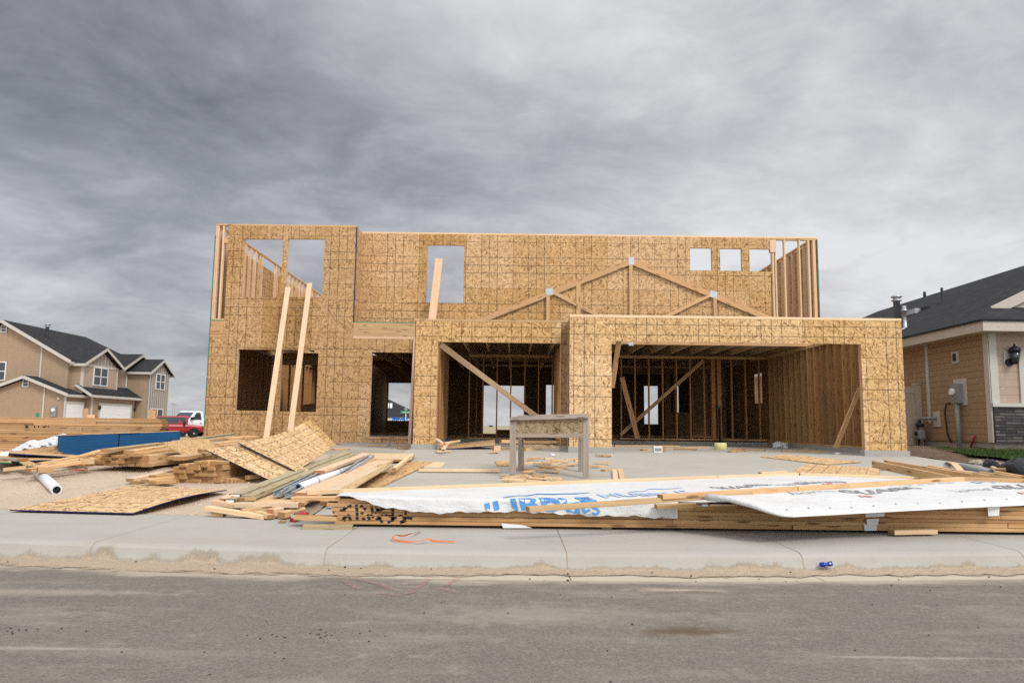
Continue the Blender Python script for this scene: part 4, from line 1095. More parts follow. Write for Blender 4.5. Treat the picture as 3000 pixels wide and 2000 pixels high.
q = roofpt(2629, 936); lathe('roof_flue', (q.x, q.y, q.z - .15), [(.12, 0), (.12, .85), (.18, .86), (.18, .90), (.12, .91), (.12, .98), (.19, 1.0), (.19, 1.05), (.08, 1.1)], M['galv'], Bh, n=14)
q = roofpt(2652, 962); lathe('vent_pipe', (q.x, q.y, q.z - .1), [(.24, 0), (.22, .06), (.06, .12), (.06, .66), (.09, .67), (.09, .72), (.06, .73), (.06, .85)], M['galv'], Bh, n=12)
q = roofpt(2761, 884); lathe('vent_pipe', (q.x, q.y, q.z - .1), [(.2, .02), (.16, .08), (.045, .12), (.045, .62)], M['black'], Bh, n=10)
q = roofpt(2709, 868); lathe('vent_pipe', (q.x, q.y, q.z - .1), [(.06, 0), (.06, .3)], M['black'], Bh, n=10)
q = roofpt(2706, 908); box('roof_vent', q.x - .1, q.x + .15, q.y - .3, q.y + .3, q.z - .05, q.z + .09, M['black'], Bh)
q = roofpt(2684, 916); box('vent_flashing', q.x - .2, q.x + .2, q.y - .3, q.y + .3, q.z - .06, q.z + .12, M['galv'], Bh)
# meters and conduits on the side wall
def wallpt(px, py): return PX(px, py, BX)
q = wallpt(2815, 1148)
box('meter_backing', BX - .03, BX - .001, q.y - .28, q.y + .28, q.z - .36, q.z + .36, M['trim'], Bh)
em = box('electric_meter', BX - .2, BX - .031, q.y - .16, q.y + .16, q.z - .30, q.z + .22, M['greymetal'], Bh); em['_o'] = Bh['_o']
lathe('dial', (BX - .2, q.y + .02, q.z + .0), [(.10, 0), (.10, -.05), (.08, -.08)], M['label'], em, axis='x', n=16)
tube('conduit', [(BX - .12, q.y, q.z - .3), (BX - .12, q.y, .5)], .06, M['greymetal'], Bh)
q2 = wallpt(2863, 1276); tube('red_conduit', [(BX - .05, q2.y + .25, .62), (BX - .06, q2.y + .05, .9), q2 - Vector((.05, 0, 0))], .025, M['redconduit'], Bh)
q = wallpt(2786, 1180); tube('cable', [q - Vector((.02, 0, 0)), q + Vector((-.06, .12, -.02)), q + Vector((-.07, .2, -.25)), q + Vector((-.06, .16, -.8)), q + Vector((-.05, .12, -.95)), q + Vector((-.05, -.02, -1.1))], .022, M['black'], Bh, n=6)
q = wallpt(2746, 1227); box('gas_outlet_plate', BX - .03, BX - .001, q.y - .16, q.y + .16, q.z - .22, q.z + .22, M['trim'], Bh)
tube('gas_pipe', [q + Vector((-.03, 0, .02)), q + Vector((-.22, .1, .02)), q + Vector((-.25, .45, .02)), q + Vector((-.25, .62, -.1)), q + Vector((-.25, .62, -.9))], .045, M['greymetal'], Bh)
gp_ = q + Vector((-.25, .5, -.62))
gm = box('gas_meter', gp_.x - .10, gp_.x + .10, gp_.y - .16, gp_.y + .16, gp_.z + .02, gp_.z + .30, M['greymetal'], Bh); gm['_o'] = Bh['_o']
md = gm.modifiers.new('b', 'BEVEL'); md.width = .05; md.segments = 3
lathe('index_dial', (gp_.x - .10, gp_.y, gp_.z + .2), [(.06, 0), (.06, -.03), (.05, -.035)], M['black'], gm, axis='x', n=14)
lathe('gas_regulator', gp_ + Vector((0, -.02, .38)), [(.05, 0), (.11, .02), (.12, .06), (.11, .10), (.04, .12), (.04, .20)], M['black'], Bh, n=14)
tube('gas_riser', [gp_ + Vector((0, .1, .02)), gp_ + Vector((0, .1, -.55))], .03, M['black'], Bh)
q = wallpt(2800, 1047); box('wall_outlet', BX - .03, BX - .001, q.y - .15, q.y + .15, q.z - .16, q.z + .16, M['trim'], Bh); box('outlet_box', BX - .06, BX - .031, q.y - .06, q.y + .06, q.z - .1, q.z + .1, M['black'], Bh)
# lantern on the front wall
q = PY(2959, 1048, BY)
box('lantern_plate', q.x - .17, q.x + .03, BY - .03, BY - .001, q.z - .22, q.z + .18, M['trim'], Bh)
wl = lathe('wall_lantern', (q.x + .02, BY - .16, q.z - .18), [(.03, 0), (.06, .02), (.075, .05), (.12, .33), (.16, .34), (.12, .42), (.03, .47), (.015, .53)], M['black'], Bh, n=8); wl['_o'] = Bh['_o']
lathe('lantern_glass', (q.x + .02, BY - .16, q.z - .12), [(.085, 0), (.128, .24)], M['glass'], wl, n=8)
lathe('lantern_mount', (q.x - .06, BY - .005, q.z - .12), [(.10, -.08), (.1, -.02)], M['black'], Bh, n=12, axis='y')
# gate
gr = root('side_gate', 'beige vinyl panel gate between the garage and the ochre house', 'gate', (11.7, 22.3, .5))
a = PY(2600, 1160, 22.3); b_ = PY(2690, 1160, 22.3); ztop = PY(2670, 1130, 22.3).z
box('gate_panel', a.x, b_.x - .12, 22.27, 22.31, .55, ztop - .05, M['vinyl'], gr)
box('gate_rail', a.x, b_.x - .121, 22.24, 22.34, ztop - .22, ztop - .03, M['vinyl'], gr)
box('gate_rail', a.x, b_.x - .121, 22.24, 22.34, .62, .82, M['vinyl'], gr)
box('gate_post', b_.x - .119, b_.x + .05, 22.22, 22.38, .4, ztop + .03, M['vinyl'], gr)
box('post_cap', b_.x - .14, b_.x + .07, 22.20, 22.40, ztop + .031, ztop + .07, M['vinyl'], gr)
# --- the low house far behind, with sign and banner, seen through the doorway
Dh = root('distant_house', 'distant low house with dark roof seen through the front doorway', 'house', (-9, 60, 0))
Y = 58
zW = PY(1160, 1222, Y).z; zP = PY(1140, 1176, Y).z
xa, xb2 = PY(1060, 1200, Y).x, PY(1235, 1200, Y).x
box('wall', xa + .4, xb2 - .4, Y, Y + 8, -.2, zW, M['siding_pink'], Dh)
slab('roof', [(xa, Y - .5, zW - .1), (xb2, Y - .5, zW - .1), (PY(1150, 1, Y).x, Y + 3.5, zP + .35), (PY(1110, 1, Y).x, Y + 3.5, zP + .35)], .1, M['shingle'], Dh)
slab('roof', [(xb2, Y - .5, zW - .1), (xb2, Y + 8, zW - .1), (PY(1150, 1, Y).x, Y + 3.5, zP + .35)], .1, M['shingle'], Dh)
trimbar('fascia', (xa, Y - .52, zW - .2), (xb2, Y - .52, zW - .2), .05, .25, M['trim'], Dh)
for px in (1139, 1148): q = PY(px, 1192, Y + 2); tube('roof_pipe', [(q.x, Y + 1.6, q.z - .6), (q.x, Y + 1.6, q.z + .3)], .1, M['white'], Dh, n=8)
# text helper
def text_geo(s, size, bold=0.0, sx=1.0, cuts=0):
    cu = bpy.data.curves.new('t', 'FONT'); cu.body = s; cu.size = size; cu.resolution_u = 3; cu.offset = bold
    o = bpy.data.objects.new('t', cu); COL.objects.link(o)
    me = bpy.data.meshes.new_from_object(o.evaluated_get(bpy.context.evaluated_depsgraph_get()))
    bm = bmesh.new(); bm.from_mesh(me)
    bmesh.ops.triangulate(bm, faces=bm.faces)
    if cuts: bmesh.ops.subdivide_edges(bm, edges=bm.edges, cuts=cuts, use_grid_fill=True); bmesh.ops.triangulate(bm, faces=bm.faces)
    V = [(v.co.x * sx, v.co.y) for v in bm.verts]; bm.verts.index_update(); Fc = [tuple(v.index for v in f.verts) for f in bm.faces]
    bm.free(); bpy.data.objects.remove(o); bpy.data.curves.remove(cu); bpy.data.meshes.remove(me)
    return V, Fc
def text_on_y(name, s, size, x, y, z, mat, parent, bold=0.0, sx=1.0):
    V, Fc = text_geo(s, size, bold, sx)
    w_ = max(p[0] for p in V)
    return mesh(name, [(x - w_ / 2 + p[0], y, z + p[1]) for p in V], Fc, mat, parent)
Y = 44
q = PY(1189, 1207, Y); ss = root('street_sign', 'green street name blades on a post seen through the front doorway', 'street sign', (q.x, Y, 0))
tube('post', [(q.x, Y, -.2), (q.x, Y, q.z + .3)], .03, M['galv'], ss, n=8)
box('name_blade', q.x - .32, q.x + .30, Y - .045, Y - .032, q.z - .085, q.z + .085, M['sign_green'], ss)
text_on_y('lettering', 'Lafayette', .13, q.x, Y - .048, q.z - .04, M['white_ink'], ss)
box('name_blade', q.x - .10, q.x + .09, Y + .032, Y + .045, q.z + .10, q.z + .26, M['sign_green'], ss)
text_on_y('lettering', 'Ross', .09, q.x, Y + .029, q.z + .15, M['white_ink'], ss)
Y = 50
q0 = PY(1149, 1222, Y); q1 = PY(1194, 1222, Y); bn = root('sales_banner', 'blue sales banner with white lettering below the street sign', 'banner', ((q0.x + q1.x) / 2, Y, 0))
ztp = PY(1170, 1221.5, Y).z; v, f = boxgeo(q0.x, q1.x, Y, Y + .03, ztp - 1.0, ztp); mesh('panel', v, f, M['sign_blue'], bn)
text_on_y('lettering', 'HUBBLE', .27, (q0.x + q1.x) / 2, Y - .004, ztp - .38, M['white_ink'], bn, .008)
mesh('roof_emblem', [(q0.x + .45, Y - .004, ztp - .12), (q0.x + .62, Y - .004, ztp - .03), (q0.x + .75, Y - .004, ztp - .1), (q0.x + .62, Y - .004, ztp - .07)], [(0, 1, 3), (1, 2, 3)], M['yellowpack'], bn)
for x_ in (q0.x + .05, q1.x - .05): tube('post', [(x_, Y + .06, -.2), (x_, Y + .06, ztp)], .03, M['grey_wood'], bn, n=6)
# far house on the plain, power poles
q = PY(1438, 1256, 620); fh = root('far_house', 'tiny far house on the plain seen through the garage studs', 'house', (q.x, 620, 0))
box('wall', q.x - 1.6, q.x + 1.6, 620, 624, -.2, .5, M['siding'], fh); slab('roof', [(q.x - 2, 619.5, .45), (q.x + 2, 619.5, .45), (q.x + 1.2, 622, 1.3), (q.x - 1.2, 622, 1.3)], .1, M['shingle'], fh)
for px, h_ in ((503, 8.5), (509, 8.0)):
    q = PY(px, 1240, 330); up_ = root('utility_pole', 'faint utility pole on the horizon behind the trucks', 'utility pole', (q.x, 330, 0), group='utility poles on the horizon')
    tube('pole', [(q.x, 330, 0), (q.x, 330, h_ + 1)], .07, M['grey_wood'], up_, n=6); box('crossarm', q.x - 1.1, q.x + 1.1, 329.9, 330.1, h_ + .3, h_ + .5, M['grey_wood'], up_)

# ================================================================== VEHICLES
def loft_body(name, secs, mat, parent):
    """secs: list of (x, [(halfwidth, z)...]) cross sections from rear to front; mirrored"""
    V = []; n = len(secs[0][1])
    for x, pr in secs:
        ring = [(x, -w_, z) for w_, z in pr] + [(x, w_, z) for w_, z in reversed(pr)]
        V += ring
    m = 2 * n; Fc = []
    for i in range(len(secs) - 1):
        for k in range(m):
            a = i * m + k; b = i * m + (k + 1) % m; Fc.append((a, b, b + m, a + m))
    Fc += [tuple(range(m)), tuple(range(len(V) - m, len(V)))]
    o = mesh(name, V, Fc, mat, parent, local=True)
    bm = bmesh.new(); bm.from_mesh(o.data); bmesh.ops.recalc_face_normals(bm, faces=bm.faces); bm.to_mesh(o.data); bm.free()
    md = o.modifiers.new('b', 'BEVEL'); md.width = .035; md.segments = 2; md.limit_method = 'ANGLE'; md.angle_limit = R_(25)
    return o
def lbox(name, x0, x1, y0, y1, z0, z1, mat, parent):
    v, f = boxgeo(x0, x1, y0, y1, z0, z1); return mesh(name, v, f, mat, parent, local=True)
def lpoly(name, V, Fc, mat, parent): return mesh(name, V, Fc, mat, parent, local=True)
def wheel(parent, x, y, r, w_):
    def ring(name, prof, mat, par):
        V = []; n = 20
        for rr, h in prof:
            for k in range(n): a = k * 2 * math.pi / n; V.append((x + rr * math.cos(a), y + h, r + rr * math.sin(a)))
        Fc = [(i * n + k, i * n + (k + 1) % n, (i + 1) * n + (k + 1) % n, (i + 1) * n + k) for i in range(len(prof) - 1) for k in range(n)]
        Fc += [tuple(range(n)), tuple(range(len(V) - n, len(V)))]
        o = mesh(name, V, Fc, mat, par, local=True); bm = bmesh.new(); bm.from_mesh(o.data); bmesh.ops.recalc_face_normals(bm, faces=bm.faces); bm.to_mesh(o.data); bm.free(); return o
    e = bpy.data.objects.new('wheel', None); COL.objects.link(e); e.parent = parent
    s = -1 if y < 0 else 1
    ring('tyre', [(r * .62, -w_ / 2), (r * .95, -w_ / 2), (r, -w_ / 2 + .03), (r, w_ / 2 - .03), (r * .95, w_ / 2), (r * .62, w_ / 2)], M['tyre'], e)
    ring('rim', [(r * .6, s * w_ * .30), (r * .56, s * w_ * .46), (r * .3, s * w_ * .34), (r * .16, s * w_ * .55)], M['rim_metal'], e)
def pickup(name, label, loc, rz, paint, L=4.6, W_=1.66, cap=False, big=False):
    v = empty(name, loc, rz); tag(v, label, 'pickup truck')
    s = 1.27 if big else 1.0; hw = W_ / 2 * s; rw = .33 * s
    zb, zs, zr_ = .42 * s, .98 * s, 1.64 * s
    if big: zr_ = 2.08; zs = 1.30
    xr_, xf = -L / 2 * s, L / 2 * s
    low = lambda x, wd, top, bot=zb: (x, [(wd * .86, bot), (wd, bot + .12), (wd, top - .12), (wd * .95, top)])
    loft_body('body', [low(xr_, hw * .96, zs), low(xr_ + .1, hw, zs), low(xf - 1.35 * s, hw, zs), low(xf - 1.1 * s, hw, zs + .02), low(xf - .35, hw * .97, zs - .06 * s), low(xf - .08, hw * .92, zs - .14 * s), low(xf, hw * .86, zs - .20 * s)], paint, v)
    cx0, cx1 = (xr_ + 2.0 * s, xf - 1.30 * s)
    gh = lambda x, wd, top: (x, [(wd, zs - .04), (wd * .985, zs + .02), (wd * .86, top - .06), (wd * .80, top)])
    loft_body('cab', [gh(cx0, hw * .97, zs + .03), gh(cx0 + .12, hw * .97, zr_ - .02), gh(cx0 + .5, hw * .97, zr_), gh(cx1 - .62 * s, hw * .97, zr_), gh(cx1 - .02, hw * .96, zs + .03)], paint, v)
    if cap: loft_body('bed_canopy', [gh(xr_ + .05, hw * .97, zs + .04), gh(xr_ + .22, hw * .97, zr_ - .04), gh(cx0 - .05, hw * .97, zr_ - .02), gh(cx0 - .03, hw * .97, zr_ - .03)], paint, v)
    def side_glass(nm, pts, par):
        for sgn in (-1, 1):
            V = []
            for x_, z_ in pts:
                f_ = (z_ - zs) / (zr_ - zs); V.append((x_, sgn * (hw * .97 * (1 - .155 * f_) + .012), z_))
            lpoly(nm, V, [tuple(range(len(V)))], M['glass'], par)
    side_glass('side_window', [(cx0 + .28 * s, zs + .08), (cx1 - .28 * s, zs + .08), (cx1 - .66 * s, zr_ - .13), (cx0 + .33 * s, zr_ - .13)], v)
    if cap: side_glass('canopy_window', [(xr_ + .26, zs + .09), (cx0 - .16, zs + .09), (cx0 - .16, zr_ - .14), (xr_ + .34, zr_ - .14)], v)
    wx0, wx1 = cx1 - .06, cx1 - .60 * s
    lpoly('windscreen', [(wx0 + .035, -hw * .84, zs + .09), (wx0 + .035, hw * .84, zs + .09), (wx1 + .03, hw * .73, zr_ - .06), (wx1 + .03, -hw * .73, zr_ - .06)], [(0, 1, 2, 3)], M['glass'], v)
    for sgn in (-1, 1):
        y = sgn * hw
        d = lbox('door', cx0 + .2 * s, cx1 + .02, min(y, y + sgn * .012), max(y, y + sgn * .012), zb + .13, zs - .12, paint, v)
        lbox('handle', cx0 + .3 * s, cx0 + .46 * s, min(y + sgn * .012, y + sgn * .04), max(y + sgn * .012, y + sgn * .04), zs - .24, zs - .19, M['black'], d)
        lbox('mirror', cx1 - .28, cx1 - .12, min(y + sgn * .0, y + sgn * .22), max(y + sgn * .0, y + sgn * .22), zs + .04, zs + .22 * s, M['black'], v)
        lbox('headlight', xf - .06, xf + .015, sgn * hw * .55 - .16, sgn * hw * .55 + .16, zs - .36 * s, zs - .20 * s, M['label'], v)
        lbox('tail_light', xr_ - .015, xr_ + .05, sgn * hw * .82 - .07, sgn * hw * .82 + .07, zs - .4, zs - .12, M['redcard'], v)
        for x_ in (xr_ + .88 * s, xf - .82 * s):
            V = []; n = 14
            for k in range(n + 1): a = math.pi * k / n; V.append((x_ + rw * 1.22 * math.cos(a), y + sgn * .006, rw + rw * 1.22 * math.sin(a)))
            lpoly('wheel_arch', V, [tuple(range(n + 1))], M['dark'], v)
            wheel(v, x_, y - sgn * .06, rw, .2 * s)
    lbox('bumper', xf - .02, xf + .10, -hw * .9, hw * .9, zb - .02, zb + .18, M['black'] if not big else M['galv'], v)
    lbox('bumper', xr_ - .10, xr_ + .02, -hw * .9, hw * .9, zb - .02, zb + .15, M['galv'], v)
    lbox('grille', xf - .01, xf + .02, -hw * .45, hw * .45, zb + .2, zs - .24 * s, M['black'], v)
    return v
q = PY(520, 1281, 56); pickup('red_pickup', 'small red pickup with a red bed canopy parked in front of the white truck', (q.x, 56, PY(520, 1281.5, 56).z), R_(28), M['red'], L=3.75, W_=1.6, cap=True)
q = PY(546, 1275, 61); pickup('white_pickup', 'big white pickup parked behind the red pickup beside the framed house', (q.x + .4, 61, -.12), R_(180 + 66), M['whitepaint'], L=4.6, W_=1.66, big=True)
# ================================================================== LUMBER, PANELS, DEBRIS
def B(name, a, b, w, t, m, e, label, cat='board', group=None, up=(0, 0, 1)):
    return tag(beam(name, a, b, w, t, m, e, None, up), label, cat, group)
def dup(o, mat4, label=None):
    c = o.copy(); COL.objects.link(c); c.matrix_world = mat4
    if label: c['label'] = label
    return c
# --- long stack across the front, on the sidewalk
YS = 6.98; ZS = .150; HT = .0385; NL = 6
gS = 'long boards stacked on the sidewalk'
labS = 'long tan plank in the low stack lying along the sidewalk'
stack_ends = [-1.62, -1.60, -1.63, -1.66, -1.70, -1.44]
front_boards = {}
rs = random.Random(21)
for l in range(NL):
    z = ZS + HT * (l + .5)
    xe_ = stack_ends[l] if l < 5 else -1.60
    cuts = [xe_, xe_ + rs.uniform(4.1, 4.9), 6.9]
    if l in (1, 3): cuts = [xe_, xe_ + rs.uniform(2.6, 3.6), xe_ + 6.2, 6.9]
    for i, (a, b) in enumerate(zip(cuts, cuts[1:])):
        yy = YS + .07 + rs.uniform(-.006, .010)
        o = B('board', (a + .004, yy, z), (b - .004, yy, z + rs.uniform(-.001, .001)), .14, .0372, M['stack'], M['end'], labS, 'board', gS)
        if i == 0: front_boards[l] = (o, yy - .07, z)
    for r in (1, 2):
        yy = YS + .07 + .147 * r
        B('board', (xe_ + rs.uniform(-.05, .1), yy, z), (6.9, yy, z), .14, .0372, M['stack'], M['end'], labS, 'board', gS)
# stickers the stack rests on
for x, lab in ((-1.72, None), (.9, 'timber bearer hidden under the middle of the sidewalk stack'), (3.6, 'timber bearer under the sidewalk stack near the white tags')):
    if lab: B('bearer', (x, YS + .01, .138), (x + .02, YS + .46, .138), .089, .020, M['treated'], M['treated_end'], lab, 'bearer')
B('bearer', (-1.86, 6.82, .14), (-1.42, 6.87, .14), .10, .045, M['treated'], M['treated_end'], 'short greenish treated block propping the stack end on the sidewalk', 'block')
# black stencil paint on the stack's near end (per board)
marks = [((1005, 1490), (1030, 1480)), ((1044, 1478), (1047, 1522)), ((1056, 1480), (1072, 1492)), ((1056, 1500), (1064, 1503)), ((1088, 1482), (1092, 1503)), ((1100, 1484), (1108, 1495)), ((1108, 1495), (1128, 1488)), ((1098, 1503), (1108, 1493)),
         ((1150, 1485), (1150, 1527)), ((1188, 1497), (1188, 1508)), ((1005, 1518), (1022, 1508)), ((1022, 1508), (1028, 1524)), ((1003, 1520), (1012, 1523)), ((1076, 1506), (1084, 1522)), ((1084, 1508), (1096, 1514)), ((1102, 1522), (1122, 1508)), ((1108, 1510), (1120, 1530)), ((1126, 1510), (1162, 1513)), ((1162, 1513), (1136, 1530)), ((1168, 1510), (1208, 1518)), ((1192, 1512), (1176, 1530)), ((1190, 1524), (1172, 1530)), ((995, 1496), (1012, 1492)), ((1062, 1516), (1070, 1522))]
bpy.context.view_layer.update()
seg = [(PY(*a, YS), PY(*b, YS)) for a, b in marks]
for l, (o, yf, zc) in front_boards.items():
    V = []; Fc = []
    for a, b in seg:
        N = 8
        for i in range(N):
            p = a + (b - a) * (i / N); q_ = a + (b - a) * ((i + 1) / N)
            d = (q_ - p); d.y = 0; d.normalize(); nrm = Vector((-d.z, 0, d.x)) * .0125
            if abs((p.z + q_.z) / 2 - zc) > .0205: continue
            n = len(V)
            for v in (p + nrm, p - nrm, q_ - nrm, q_ + nrm):
                V.append(o.matrix_world.inverted() @ Vector((v.x, yf - .003, min(zc + .0165, max(zc - .0165, v.z)))))
            Fc.append((n, n + 1, n + 2, n + 3))
    if V: mesh('stencil_lettering', V, Fc, M['black_ink'], o, local=True)
bpy.context.view_layer.update()
# boards sticking out of the stack's left end
for (p, q, D0, D1, w_, t_, lab) in (((930 / 3.5636 + 600, 1280 + 640 / 3.5636), (1003, 1459), 7.1, 7.05, .14, .038, 'tan board jutting from the stack end just below the top rail'),
                                    ((948, 1472), (1003, 1475), 7.25, 7.2, .14, .038, 'short brown board behind the stack end above the gravel'),
                                    ((862, 1515), (1003, 1518), 6.98, 7.06, .14, .04, 'plank jutting low from the stack end towards the red carton')):
    B('plank', PY(*p, D0), PY(*q, D1), w_, t_, M['lumber'], M['end'], lab)
# --- the two house-wrapped gable panels lying on the stack
zc1 = lambda x: .405 + (x + 1.95) * .020
C1 = lambda x: 7.17 + (x + 1.95) * .387
g1 = root('wrapped_gable_panel', 'flat gable frame of lumber covered in torn white house wrap with blue printing', 'gable panel', (0, 7, .4))
bp = lambda x, dy=0, dz=0: Vector((x, C1(x) + dy, zc1(x) + .022 + dz))
pk1 = PZ(2333, 1389, .53); st1 = PY(899, 1442, 7.17)
mid = st1 + (pk1 - st1) * .80
beam('rake_rail', st1, mid, .089, .04, M['pale'], M['end'], g1); beam('rake_rail', mid + (pk1 - mid) * .004, pk1, .089, .04, M['pale'], M['end'], g1)
e1 = PZ(2790, 1404, .47); beam('rake_rail', pk1 + (e1 - pk1) * .012, e1, .089, .04, M['pale'], M['end'], g1)
def lerp_pts(pts, x):
    for (a, b), (c_, d_) in zip(pts, pts[1:]):
        if a <= x <= c_: return b + (d_ - b) * (x - a) / (c_ - a)
    return pts[0][1] if x < pts[0][0] else pts[-1][1]
# line under the rail, and the torn hanging edge, both as functions of x
def back1(x):
    t = (x - st1.x) / (pk1.x - st1.x)
    p = st1 + (pk1 - st1) * t if t <= 1 else pk1 + (e1 - pk1) * ((x - pk1.x) / (e1.x - pk1.x))
    return p.y - .02, p.z - .012
tear_px = [(1006, 1453), (1050, 1466), (1099, 1484), (1174, 1495), (1268, 1503), (1361, 1500), (1455, 1499), (1548, 1499), (1642, 1505), (1735, 1511), (1829, 1511), (1900, 1515), (1986, 1518)]
tear = [(PY(a, b, 6.945).x, PY(a, b, 6.945).z) for a, b in tear_px]
C2a = PY(1546, 1491, 6.2); C2b = PZ(2817, 1404, .565)
def c2line(x): t = (x - C2a.x) / (C2b.x - C2a.x); return C2a.y + (C2b.y - C2a.y) * t, C2a.z + (C2b.z - C2a.z) * t
x_end = PY(1986, 1500, 6.945).x
ZTOP = ZS + HT * NL + .012
def surf1(x, a):
    """a: distance back from the stack's front edge (negative hangs down)"""
    yb_, zb_ = back1(x)
    wr = .012 * math.sin(4.1 * x + 9 * a + math.sin(2.3 * x)) + .008 * math.sin(9.3 * x - 6 * a + 1) + .004 * math.sin(19 * x + 14 * a)
    yf_ = 6.945
    edge = max(0.0, 1 - (x + 1.62) / .9) if x < -.72 else 0.0
    zf_ = ZTOP + edge * .02
    if a >= 0:
        t = min(1, a / max(.01, yb_ - yf_)); s_ = t * t * (3 - 2 * t) * .4 + t * .6
        return Vector((x, yf_ + a, zf_ + (zb_ - zf_) * s_ + wr * (1 - t) * t * 2 + .004))
    return Vector((x, yf_ - .008 - (.020 * abs(math.sin(2.9 * x + math.sin(5 * x))) + .008 * math.sin(13 * x + 20 * a)) * min(1, -a * 9), zf_ + a + .004))
NA, NH = 12, 7
cols = rngf(-1.60, 1.90, 150); V = []; Fc = []
for x in cols:
    yb_, zb_ = back1(x); span = yb_ - 6.945
    zt = lerp_pts(tear, x) + .006 * math.sin(x * 23) + .004 * math.sin(x * 51)
    L_ = max(.004, ZTOP - zt)
    lo = 0.0
    if x > x_end: lo = max(0.0, c2line(x)[0] - 6.945 + .02); L_ = 0
    for i in range(NA + 1): V.append(surf1(x, span + (lo - span) * i / NA))
    for i in range(1, NH + 1): V.append(surf1(x, lo - L_ * i / NH) if L_ else V[-1] + Vector((0, -.0005, -.0005)))
Wd = NA + NH + 1
for i in range(len(cols) - 1):
    for j in range(Wd - 1): p = i * Wd + j; Fc.append((p, p + 1, p + Wd + 1, p + Wd))
V2 = len(V)
cols2 = rngf(1.90, 5.1, 60)
for x in cols2:
    yb_, zb_ = back1(x); lo = max(0.0, min(c2line(x)[0] - 6.945 + .02, yb_ - 6.96)); span = yb_ - 6.945
    for i in range(NA + 1): V.append(surf1(x, span + (lo - span) * i / NA))
for i in range(len(cols2) - 1):
    for j in range(NA): p = V2 + i * (NA + 1) + j; Fc.append((p, p + 1, p + NA + 2, p + NA + 1))
mesh('house_wrap', V, Fc, M['wrap'], g1, smooth=True)
def print_on(name, s, size, org, ang, mat, parent, fz, bold=0.0, sx=1.0, cuts=3, keep=None, shear=0.0):
    V, Fc = text_geo(s, size, bold, sx, cuts) if isinstance(s, str) else s
    ca, sa = math.cos(ang), math.sin(ang)
    W3 = [fz(org[0] + (p[0] + shear * p[1]) * ca - p[1] * sa, org[1] + p[0] * sa + p[1] * ca) for p in V]
    if keep: Fc = [f for f in Fc if all(keep(org[0] + (V[i][0] + shear * V[i][1]) * ca - V[i][1] * sa, org[1] + V[i][0] * sa + V[i][1] * ca) for i in f)]
    if Fc:
        used = sorted({i for f in Fc for i in f}); mp = {k_: i for i, k_ in enumerate(used)}
        o = mesh(name, [W3[i] for i in used], [tuple(mp[i] for i in f) for f in Fc], mat, parent)
        bm = bmesh.new(); bm.from_mesh(o.data); bmesh.ops.recalc_face_normals(bm, faces=bm.faces); bm.to_mesh(o.data); bm.free()
        return o
def on1(x, y):   # y is the unrolled coordinate across the wrap
    p = surf1(x, y - 6.945); return p + (Vector((0, 0, .006)) if y > 6.945 else Vector((0, -.006, .001)))
def keep1(x, y): return y - 6.945 > -(ZTOP - lerp_pts(tear, x)) + .006 and y < back1(x)[0] - .03
def rooflogo(s):
    pts = [(0, 0), (.20, .07), (.27, .055), (.42, .17), (.56, .12), (.95, .10), (.95, .125), (.57, .155), (.42, .21), (.27, .09), (.2, .10), (0, .03)]
    bm = bmesh.new(); vs = [bm.verts.new((a * s, b * s, 0)) for a, b in pts]; bm.faces.new(vs)
    bmesh.ops.triangulate(bm, faces=bm.faces); bmesh.ops.subdivide_edges(bm, edges=bm.edges, cuts=2, use_grid_fill=True); bmesh.ops.triangulate(bm, faces=bm.faces)
    bm.verts.index_update(); r = [(v.co.x, v.co.y) for v in bm.verts], [tuple(v.index for v in f.verts) for f in bm.faces]; bm.free(); return r
A22 = R_(21)
print_on('printed_lettering', 'HUBBLE', .30, (-.36, 6.945 - .29), R_(14), M['ink_blue'], g1, on1, .007, 1.12, keep=keep1, cuts=4)
print_on('printed_emblem', rooflogo(.95), 0, (-.06, 7.02), R_(16), M['ink_blue'], g1, on1, keep=keep1)
print_on('printed_lettering', 'HOMES', .15, (.26, 6.945 - .255), R_(14), M['ink_blue'], g1, on1, .003, 1.2, keep=lambda x, y: keep1(x, y) and y - 6.945 < -.035 and x > .5)
print_on('printed_lettering', 'HUBBLE', .26, (.88, 7.10), A22, M['ink_pale'], g1, on1, .008, 1.1, keep=keep1)
print_on('printed_emblem', rooflogo(.72), 0, (1.18, 7.47), A22, M['ink_pale'], g1, on1, keep=keep1)
print_on('printed_lettering', 'GUARD', .16, (2.10, 7.78), A22, M['ink_grey'], g1, on1, .006, 1.35, keep=keep1)
print_on('printed_lettering', 'HP', .07, (2.35, 7.70), A22, M['ink_red'], g1, on1, .006, 1.3, keep=keep1)
print_on('printed_lettering', 'home', .16, (2.72, 8.02), A22, M['ink_thin'], g1, on1, 0, 1.2, keep=keep1)
print_on('printed_lettering', 'GUARD', .16, (3.14, 8.18), A22, M['ink_grey'], g1, on1, .006, 1.3, keep=keep1)
print_on('printed_lettering', 'HP', .08, (3.42, 8.14), A22, M['ink_red'], g1, on1, .006, 1.3, keep=keep1)
